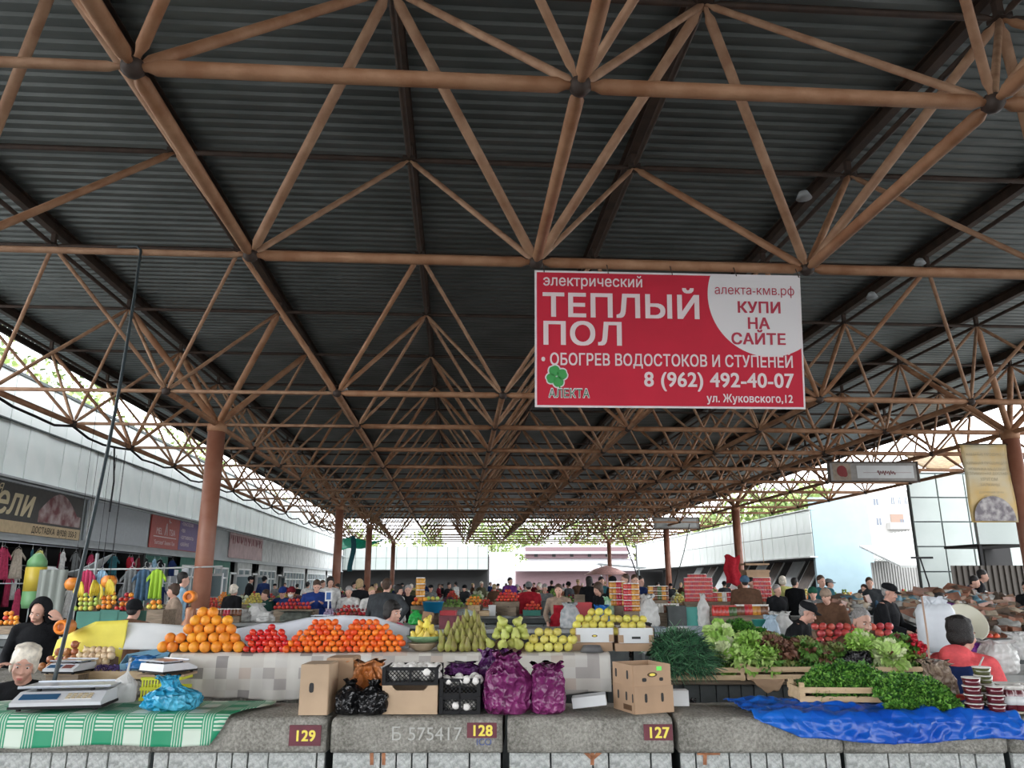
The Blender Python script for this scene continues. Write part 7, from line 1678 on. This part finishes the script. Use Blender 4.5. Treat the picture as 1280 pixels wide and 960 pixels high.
# wires hanging from the roof at right, horizontal wire at left
for lab, p0, p1 in (('thin dark wire slanting down before the second right column', at(778, 668, 30), at(812, 770, 22)), ('thin wire slanting down left of the right column', at(862, 655, 40), at(842, 735, 30)), ('thin wire hanging from the left panels to the stall roof', at(143, 560, 19), at(137, 640, 19))):
    b = MB(); b.tube([p0, p0.lerp(p1, .5)+Vector((.05, 0, -.05)), p1], .022, 5); tag(b.build('wire', black, None, True), lab, 'wire')
b = MB(); b.tube([at(100, 712, 16.5), at(180, 711, 16.5), at(278, 708, 16.3)], .018, 6); b.tube([at(100, 712, 16.5), at(100, 712, 16.5)+Vector((0, 0, -1.0))], .018, 6); rail = tag(b.build('clothes_rail', greyf2, None, True), 'thin pale rail carrying clothes between the stalls at left', 'rail')
# red flagged rag, basket, parasol, green net
b = MB(); a = at(918, 722, 34.2); b.grid(6, 8, lambda u, v: (a.x-.45+.7*u+.06*math.sin(v*9), 34.1+.05*math.sin(u*9), a.z-.3+1.25*v+.08*math.sin(u*7))); tag(b.build('red_rag', CL['red'], None, True, solid=.02), 'bright red cloth hung on the second right column', 'cloth')
a = at(944, 714, 32); b = MB()
for z in (-.28, 0, .28): b.box((a.x, a.y-.30, a.z+z), (1.0, .03, .07)); b.box((a.x, a.y+.30, a.z+z), (1.0, .03, .07)); b.box((a.x-.5, a.y, a.z+z), (.03, .6, .07)); b.box((a.x+.5, a.y, a.z+z), (.03, .6, .07))
b.box((a.x, a.y, a.z-.2), (.96, .56, .5)); b.tube([(a.x-.4, a.y, a.z+.28), (a.x-.4, a.y, ZL)], .01, 4); b.tube([(a.x+.4, a.y, a.z+.28), (a.x+.4, a.y, ZL)], .01, 4); tag(b.build('crate', card, None), 'brown crate hanging right of the second right column', 'crate')
pr = at(758, 716, 60); b = MB(); b.lathe([(.02, 0), (.9, -.25), (1.75, -.68)], 8); b.tube([(0, 0, 0), (0, 0, -pr.z-.55)], .03, 6); tag(b.build('parasol', mat('pale_red_parasol', (.75, .42, .38), .6, 0, var=.15), None, True, loc=(pr.x, 60, pr.z+.55), solid=.02), 'pale red parasol near the far end on the right', 'parasol')
b = MB(); q0, q1, q2, q3 = at(425, 673, 52), at(482, 674, 50), at(468, 681, 50), at(425, 689, 52)
b.grid(14, 6, lambda u, v: (q3.lerp(q2, u)).lerp(q0.lerp(q1, u), v)+Vector((0, .8*v, .10*math.sin(u*7)))); tag(b.build('green_net', mat('green_net', (.0, .38, .22), .5, 0, var=.15), None, True, solid=.01), 'bright green sheet stretched between the far left columns', 'net')
b = MB(); a = at(441, 676, 50); b.grid(3, 8, lambda u, v: (a.x+.3*u-.15+.1*math.sin(v*5), 49.8+.08*u, a.z+.3-2.2*v)); tag(b.build('dark_rag', CL['teal'], None, True, solid=.03), 'dark rag hanging below the green sheet', 'cloth')
# small blue sign on a white post
p = at(411, 745, 16.15); t = thing('sign_post', 'small blue and white sign on a thin white post by the red apples', 'sign', (p.x, p.y, .905)); hz_ = p.z-.905
b = MB(); b.tube([(0, 0, 0), (0, 0, hz_)], .015, 6); b.build('post', whitepvc, t); b = MB(); b.box((0, -.02, hz_), (.14, .02, .20)); pl = b.build('plate', whitepvc, t); b = MB(); b.box((0, -.032, hz_), (.09, .006, .14)); b.build('blue_field', mat('sign_blue', (.02, .10, .32), .4), pl)
# small lamps and loudspeakers under the roof
for k_, (px, py, Y) in enumerate(((1150, 330, 10.6), (1090, 372, 10.8), (1005, 248, 7.6), (430, 489, 14))):
    p = at(px, py, Y); b = MB(); b.lathe([(.01, .10), (.05, .08), (.09, 0), (.001, .01)], 14); tag(b.build('lamp', greyf, None, True, loc=p), 'small round grey lamp under the roof frame, '+('upper right', 'right of the banner', 'above the banner corner', 'left at the third pipe row')[k_], 'lamp')
# ---- clothes and goods in the open left shops
ccols = ['black', 'white', 'purple', 'pink', 'grey', 'denim', 'yellow', 'navy', 'maroon', 'lblue', 'cream', 'darkgrey', 'teal', 'red']
def garment(label, p, w, h, m, rz, seed=0, kind_='dress'):
    t = thing('hanging_garment', label, 'garment', p, rz)
    b = MB(); N = 10
    def fn(u, v):
        a = (u-.5)*2; ww = w*(.38+.62*v**.7 if kind_ == 'dress' else (.55+.1*v)); return (a*ww/2, .035*math.sin(u*16+seed)*(.3+v), -h*v-.02*abs(a)*(1-v)*8*.3)
    b.grid(N, 8, fn); 
    for s in (-1, 1):
        if kind_ != 'bag': b.grid(3, 3, lambda u, v, s=s: (s*(w*.18+w*.32*v), .02*math.sin(v*5), -.02-(.28*h)*v-.10*u*(1-.2*v)))
    b.build('cloth', m, t, True, solid=.02)
    hb_ = MB(); hb_.tube([(-w*.2, 0, -.01), (0, 0, .05), (w*.2, 0, -.01)], .006, 4); hb_.tube([(0, 0, .05), (0, 0, .12), (.03, 0, .14)], .005, 4); hb_.build('hanger', greyf2, t); return t
rn = random.Random(31); k = 0
place_w = ['far left', 'left of the hose', 'behind the hose', 'right of the hose', 'above the seated figure', 'left of the thick column']
used_l = set()
for row, (zt, Yoff, n) in enumerate(((2.62, .0, 26), (2.05, .25, 24), (1.55, -.2, 12))):
    for i in range(n):
        y = 20.2+i*(14.0/n)+rn.uniform(-.15, .15)
        if row == 2: y = 21+i*1.1
        c = rn.choice(ccols); wd = place_w[min(5, int((y-19.5)/2.6))]
        lab = '%s garment on the %s rail in the left shops, %s' % (c.replace('lblue', 'light blue').replace('darkgrey', 'dark grey'), ('upper', 'middle', 'lower')[row], wd)
        x = WX-.5-Yoff-(.5 if row == 1 else 0)+rn.uniform(-.15, .15)
        t = garment(lab, (x+.45, y, zt), rn.uniform(.42, .62), rn.uniform(.75, 1.05) if row else rn.uniform(.6, .85), CL[c], PI/2+rn.uniform(-.5, .5), i, rn.choice(('dress', 'shirt'))); t['group'] = lab
b = MB(); b.tube([(WX-.05, 19.6, 2.76), (WX-.05, 34, 2.76)], .018, 6); b.tube([(WX-.3, 19.6, 2.18), (WX-.3, 34, 2.18)], .018, 6); b.tube([(WX+.1, 20, 1.68), (WX+.1, 34, 1.68)], .018, 6); tag(b.build('clothes_rail', steel, None, True), 'steel rails along the open left shops', 'rail')
for lab, px, py, c, w, h, Y in (('pink child dress hanging on the thin rail above the fruit', 110, 712, 'pink', .34, .50, 16.3), ('lime green shirt hanging on the thin rail', 197, 711, 'yellow', .36, .58, 16.3), ('grey blue shirt hanging on the thin rail', 181, 711, 'denim', .42, .62, 16.3), ('light blue child dress hanging right of the pink one', 128, 712, 'lblue', .28, .42, 16.4), ('patterned grey dress hanging on the thin rail', 165, 711, 'grey', .40, .66, 16.3)):
    p = at(px, py, Y); garment(lab, p, w, h, mat('lime_cloth', (.38, .62, .05), .8) if 'lime' in lab else CL[c], R(rn.uniform(-15, 15)), 3, 'shirt')
# tall yellow and green inflated sack sign, curtain
p = at(41, 742, 17.5); b = MB(); b.lathe([(.17, 0), (.20, .1), (.20, .35)], 18, mi=0); b.lathe([(.202, .35), (.205, .85)], 18, mi=1); b.lathe([(.20, .85), (.19, .98), (.09, 1.12), (.02, 1.15)], 18, mi=0); b.lathe([(.03, -p.z+.3), (.03, 0)], 8); tag(b.build('inflated_column', [mat('balloon_green', (.16, .36, .16), .4), mat('balloon_yellow', (.60, .46, .06), .4)], None, True, loc=(p.x, p.y, p.z-.3)), 'upright yellow and green rounded sack between the far left garments', 'sack')
b = MB(); p = at(50, 712, 17); b.grid(14, 8, lambda u, v: (p.x-.55*0+.55*u, p.y+.05*math.sin(u*20), p.z-1.0*v)); tag(b.build('net_curtain', mat('net_curtain', (.30, .33, .30), .8), None, True, solid=.01), 'pale translucent curtain right of the yellow sack', 'curtain')
b = MB(); a_, c_ = at(45, 708, 18.0), at(122, 692, 18.0); b.grid(16, 4, lambda u, v: (a_.lerp(c_, u))+Vector((0, .8*v, -.55*math.sin(PI*u*.8)*(.5+.5*v)+.35*u*v))); b.tube([c_, (c_.x, c_.y, 0)], .03, 6); b.tube([a_, (a_.x, a_.y, 0)], .03, 6); tag(b.build('awning', greyf, None, True, solid=.02), 'sagging grey awning over the far left stall', 'awning')
# bananas and oranges hanging by the fruit stall
ban_m = mat('banana_skin', (.72, .55, .05), .45, 0, var=.1)
for k_, (px, py) in enumerate(((100, 737), (117, 735), (124, 740), (136, 734))):
    p = at(px, py, 13.0); t = thing('banana_bunch', 'yellow banana bunch hanging above the left fruit, '+('leftmost', 'second', 'third', 'rightmost')[k_], 'bananas', p, k_)
    for i in range(5):
        b = MB(); a0 = (i-2)*.35; pts = [(math.sin(a0)*.02, 0, .12), (math.sin(a0)*.07, -.03, .05), (math.sin(a0)*.10, -.04, -.04), (math.sin(a0)*.09, -.02, -.12)]; b.tube(pts, [.010, .022, .022, .008], 7); b.build('banana', ban_m, t, True)
    b = MB(); b.tube([(0, 0, .12), (0, 0, 3.7-1.5)], .004, 4); b.build('string', black, t)
for k_, (px, py) in enumerate(((91, 730), (136, 727))):
    p = at(px, py, 14.5); o = link('balloon', A_org, None, p, None, (3.3,)*3); sb_ = MB(); sb_.tube([(0, 0, .03), (0, 0, (ZL-p.z)/3.3)], .0012, 4); sb_.build('string', black, o); tag(o, 'round orange ball hanging by the clothes, '+('left', 'right')[k_]+' one', 'ball')
# ================================================================ OUTSIDE
aptm = mat('apartment_wall', (.36, .355, .34), .7, 0, var=.06, scale=.5); winm = mat('far_window', (.12, .14, .17), .3); rfm = mat('asbestos_roof', (.30, .315, .30), .8, 0, var=.15, scale=1.5)
leafg = [mat('tree_leaf', (.26, .36, .10), .6), mat('tree_leaf_light', (.42, .50, .20), .6), mat('tree_leaf_dark', (.14, .21, .06), .6)]; bark = mat('bark', (.10, .08, .06), .9)
def tree(label, x, y, h, r, n, seed, group='trees beyond the market', sz=.5, z0=None):
    t = thing('tree', label, 'tree', (x, y, 0), 0, group); rs = np.random.RandomState(seed); b = MB(); zc = h-r*.9
    b.tube([(0, 0, 0), (.1, 0, zc*.6), (0, 0, zc+r*.4)], [.22, .16, .06], 8); blobs = []
    for k in range(10):
        d = rs.randn(3); d /= np.linalg.norm(d); c = Vector((d[0]*r*.6, d[1]*r*.6, zc+d[2]*r*.55)); blobs.append((c, r*rs.uniform(.3, .5))); b.tube([(0, 0, zc*.55), (c.x*.5, c.y*.5, (zc*.6+c.z)/2), c], [.09, .05, .02], 5)
    b.build('trunk', bark, t, True); lb = MB()
    for i in range(n):
        c, rb = blobs[rs.randint(10)]; d = rs.randn(3); d /= np.linalg.norm(d); p = c+Vector(d)*rb*rs.uniform(.6, 1.15); u = Vector(rs.randn(3)).normalized(); v = u.cross(Vector(rs.randn(3))).normalized(); s = sz*rs.uniform(.4, 1)
        lb.add([p, p+u*s*.5+v*s*.3, p+u*s, p+u*s*.5-v*s*.3], [(0, 1, 2, 3)], int(rs.randint(3)))
    lb.build('crown', leafg, t)
k = 0
for (x, y, h, r) in ((-19, 18, 12.5, 4), (-20, 25, 12, 4), (-19, 32, 12.5, 4), (-20, 40, 11.5, 4), (-18.5, 49, 12, 4), (-20, 59, 11, 4.5), (-19, 70, 11, 4.5)):
    tree('light green tree showing above the left white panels, %s from the left' % ('first', 'second', 'third', 'fourth', 'fifth', 'sixth', 'seventh')[k], x, y, h, r, 2600, k+1, sz=.45); k += 1
for q, (x, y, h, r) in enumerate(((6, 135, 15, 6), (14, 140, 16, 6.5), (23, 135, 15, 6), (32, 138, 17, 6.5), (-6, 138, 13, 6), (-16, 132, 13, 6), (40, 120, 15, 6), (33, 92, 11, 4.5), (30, 76, 11, 4), (29, 64, 10.5, 4))):
    tree('green tree far behind the hall, ' + ('behind the pavilion, left', 'behind the pavilion, middle', 'behind the pavilion, right', 'right of the pavilion', 'behind the back wall, right', 'behind the back wall, left', 'beyond the end of the right wall', 'over the far end of the right wall', 'over the middle of the right wall', 'over the near end of the right wall')[q], x, y, h, r, 1800, 30+q, sz=.8)
# pavilion with white awning roofs beyond the open end
pv = thing('pavilion', 'low pinkish market pavilion with white sloping roofs beyond the open end', 'building', (0, 0, 0)); yP = 112
x0p, x1p = at(645, 700, yP).x, at(800, 700, yP).x; pinkp = mat('dusty_pink_wall', (.17, .105, .115), .7, 0, var=.08); awn = mat('white_awning', (.36, .35, .365), .6, 0, var=.05)
zt_ = at(700, 712, yP).z; b = MB(); b.box(((x0p+x1p)/2, yP+4, zt_/2), (x1p-x0p, 8, zt_)); b.build('wall', pinkp, pv)
z1_ = at(700, 698, yP).z; z2_ = at(700, 691, yP).z
def slope(za, zb, ya, yb_, name, m):
    b = MB(); vs = [(x0p-1, ya, za), (x1p+1, ya, za), (x1p-1, yb_, zb), (x0p+2, yb_, zb)]; vs += [(x, y, z-.15) for x, y, z in vs]; b.add(vs, [(0, 1, 2, 3), (7, 6, 5, 4), (0, 4, 5, 1), (1, 5, 6, 2), (2, 6, 7, 3), (3, 7, 4, 0)]); b.build(name, m, pv)
slope(zt_-.1, z1_, yP-2, yP+1.2, 'lower_roof', awn); b = MB(); b.box(((x0p+x1p)/2, yP+2, (z1_+z2_+.9)/2), (x1p-x0p-3, 2, z2_-z1_+.8)); cl = b.build('clerestory', pinkp, pv)
b = MB()
for i in range(5): b.box((x0p+3+i*(x1p-x0p-5)/5, yP+.96, z1_+.5), (.5, .06, .5)); 
b.build('vent', darkin, cl); slope(z2_, z2_+1.2, yP+.2, yP+4, 'upper_roof', awn)
b = MB(); xq0, xq1 = at(612, 700, 100).x, at(644, 700, 100).x; zq = at(630, 690, 100).z; b.box(((xq0+xq1)/2, 101, zq/2), (xq1-xq0, 2, zq)); o = b.build('kiosk', awn); tag(o, 'pale kiosk between the white back wall and the pink pavilion', 'building')
b = MB(); p = at(605, 706, 85.85); b.box((0, 0, 0), (1.0, .05, .55)); tag(b.build('yellow_sign', yel, None, loc=p), 'small yellow sign on the back wall', 'sign')
# umbrella-like dark canopy edge right of the pavilion
b = MB(); a, c = at(745, 705, 75), at(805, 710, 75); b.bar(a, c, 2.0, .12); b.tube([a+Vector((.5, 0, 0)), (a.x+.5, a.y, 0)], .06, 6); b.tube([c-Vector((.5, 0, 0)), (c.x-.5, c.y, 0)], .06, 6); tag(b.build('canopy', greyf, None), 'thin grey canopy before the pavilion, left of the right wall', 'canopy')
# apartment block and sheds in the gap at right
ap = thing('apartment_building', 'white apartment block with windows seen through the gap right of the blue wall', 'building', (0, 0, 0)); yA = 112
xa, xb = at(1070, 650, yA).x, at(1150, 650, yA).x; zt_ = at(1110, 612, yA).z; b = MB(); b.box(((xa+xb)/2, yA+5, zt_/2), (xb-xa+14, 10, zt_)); b.build('wall', aptm, ap)
for (x0_, x1_, y0_, y1_) in ((1090, 1099, 622, 633), (1112, 1119, 620, 632), (1121, 1127, 620, 632), (1129, 1135, 620, 632), (1094, 1103, 646, 658), (1124, 1132, 648, 658), (1138, 1144, 620, 632)):
    p0, p1 = at(x0_, y0_, yA-.05), at(x1_, y1_, yA-.05); b = MB(); b.box(((p0.x+p1.x)/2, yA-.03, (p0.z+p1.z)/2), (p1.x-p0.x, .12, p0.z-p1.z)); f = b.build('window', whitepvc, ap)
    b = MB(); ww = (p1.x-p0.x)/2-.14
    for s in (-1, 1): b.box(((p0.x+p1.x)/2+s*(ww/2+.05), yA-.11, (p0.z+p1.z)/2), (ww, .05, p0.z-p1.z-.3))
    b.build('pane', winm, f)
p0, p1 = at(1107, 645, yA-.05), at(1137, 662, yA-.05); b = MB(); b.box(((p0.x+p1.x)/2, yA-.5, p1.z+.5), (p1.x-p0.x, 1.1, 1.0)); b.build('balcony', aptm, ap); b = MB(); b.box(((p0.x+p1.x)/2, yA-.06, (p0.z+p1.z)/2+.3), (2.0, .1, 2.0)); b.build('balcony_door', mat('brown_frame', (.25, .17, .13), .6), ap)
sh_ = thing('shed', 'low shed with a pale corrugated roof below the apartment block', 'building', (0, 0, 0)); q = [at(1083, 672, 58), at(1140, 664, 62), at(1146, 706, 44), at(1090, 700, 46)]
b = MB(); N = 26; vs = []
for i in range(N+1):
    u = i/N; z_ = .10*(i % 2); vs += [q[0].lerp(q[1], u)+Vector((0, 0, z_)), q[3].lerp(q[2], u)+Vector((0, 0, z_))]
b.add(vs, [(2*i, 2*i+1, 2*i+3, 2*i+2) for i in range(N)]); b.build('roof', rfm, sh_, solid=.05); b = MB(); a, c = at(1092, 700, 46.5), at(1150, 703, 46.5); b.box(((a.x+c.x)/2+1, 47, a.z/2), (c.x-a.x+2, .2, a.z-.1)); b.build('wall', aptm, sh_)
ea, eb = at(1092, 683, 43), at(1146, 708, 38); b = MB(); b.bar(ea, eb, 1.6, .12, up=(0, 0, 1)); tag(b.build('eave', greyf2, None), 'sloping grey eave over the striped fence, right of the blue wall', 'eave')
def corr_fence(label, p0, p1, z1, m, name='corrugated_fence', n=None):
    p0 = Vector(p0); p1 = Vector(p1); L = (p1-p0).length; n = n or int(L/.18); b = MB(); dx = (p1-p0)/n; nrm = Vector((-dx.y, dx.x, 0)).normalized(); vs = []
    for i in range(n):
        for f, o_ in ((0, 0), (.45, 0), (.5, .05), (.95, .05)): q_ = p0+dx*(i+f)+nrm*o_; vs += [(q_.x, q_.y, 0), (q_.x, q_.y, z1)]
    m_ = len(vs)//2; b.add(vs, [(2*i, 2*i+2, 2*i+3, 2*i+1) for i in range(m_-1)]); o = b.build(name, m, None, False, solid=.01); return tag(o, label, 'fence')
a, c = at(1088, 703, 42), at(1148, 703, 42); corr_fence('light grey corrugated fence right of the pale blue wall', (a.x, 42, 0), (c.x, 42, 0), a.z, mat('grey_corrugated', (.30, .30, .29), .6, .2), n=18)
a, c = at(1188, 707, 22), at(1300, 700, 22); corr_fence('dark brown corrugated fence at the right edge', (a.x, 22, 0), (c.x+2, 22, 0), a.z, mat('dark_corrugated', (.07, .06, .05), .6, .2))
# canopy with white fascia at the right behind the banner
cn = thing('stall_canopy', 'stall canopy with a pale fascia behind the yellow banner', 'canopy', (0, 0, 0)); a, c, d = at(1221, 652, 24), at(1290, 650, 24), at(1221, 680, 24)
b = MB(); b.box(((a.x+c.x)/2, 24.1, (a.z+d.z)/2), (c.x-a.x, .15, a.z-d.z)); b.build('fascia', panelx, cn); b = MB(); b.box(((a.x+c.x)/2+1.3, 26, d.z+.05), (c.x-a.x, 3.8, .1)); b.build('ceiling_board', darkin, cn); b = MB(); xl_ = at(1230, 700, 28).x; b.box(((xl_+c.x+2)/2, 28, 1.5), (c.x+2-xl_, .2, 3)); b.build('back_board', darkin, cn)
for s in (0, 1): b = MB(); b.box((a.x+.1+s*(c.x-a.x-.2), 24.2, d.z/2), (.1, .1, d.z)); b.build('post', black, cn)
b = MB(); a, c, d = at(1150, 572, 27), at(1215, 556, 27), at(1215, 590, 27)
b.grid(10, 3, lambda u, v: (a.lerp(c, u))+Vector((0, 1.5*v, -.35-.3*math.sin(PI*u)+.9*v*(1-u*.3)))); tag(b.build('tan_awning', mat('tan_awning', (.46, .33, .19), .7, 0, var=.2), None, True, solid=.02), 'tan awning edge above the gridded white wall at right', 'awning')
b = MB(); a = at(1147, 697, 29.5); b.box((a.x+.3, 29.7, a.z), (.9, .06, .08)); b.tube([a+Vector((.1, 0, 0)), a+Vector((.25, -.1, -1.0)), a+Vector((.35, -.05, -2.2))], .03, 5); tag(b.build('bracket', black, None), 'thin dark bracket with hanging strap on the gridded wall', 'bracket')
bpy.data.scenes.remove(TS)
for m_ in list(bpy.data.meshes):
    if m_.users == 0: bpy.data.meshes.remove(m_)
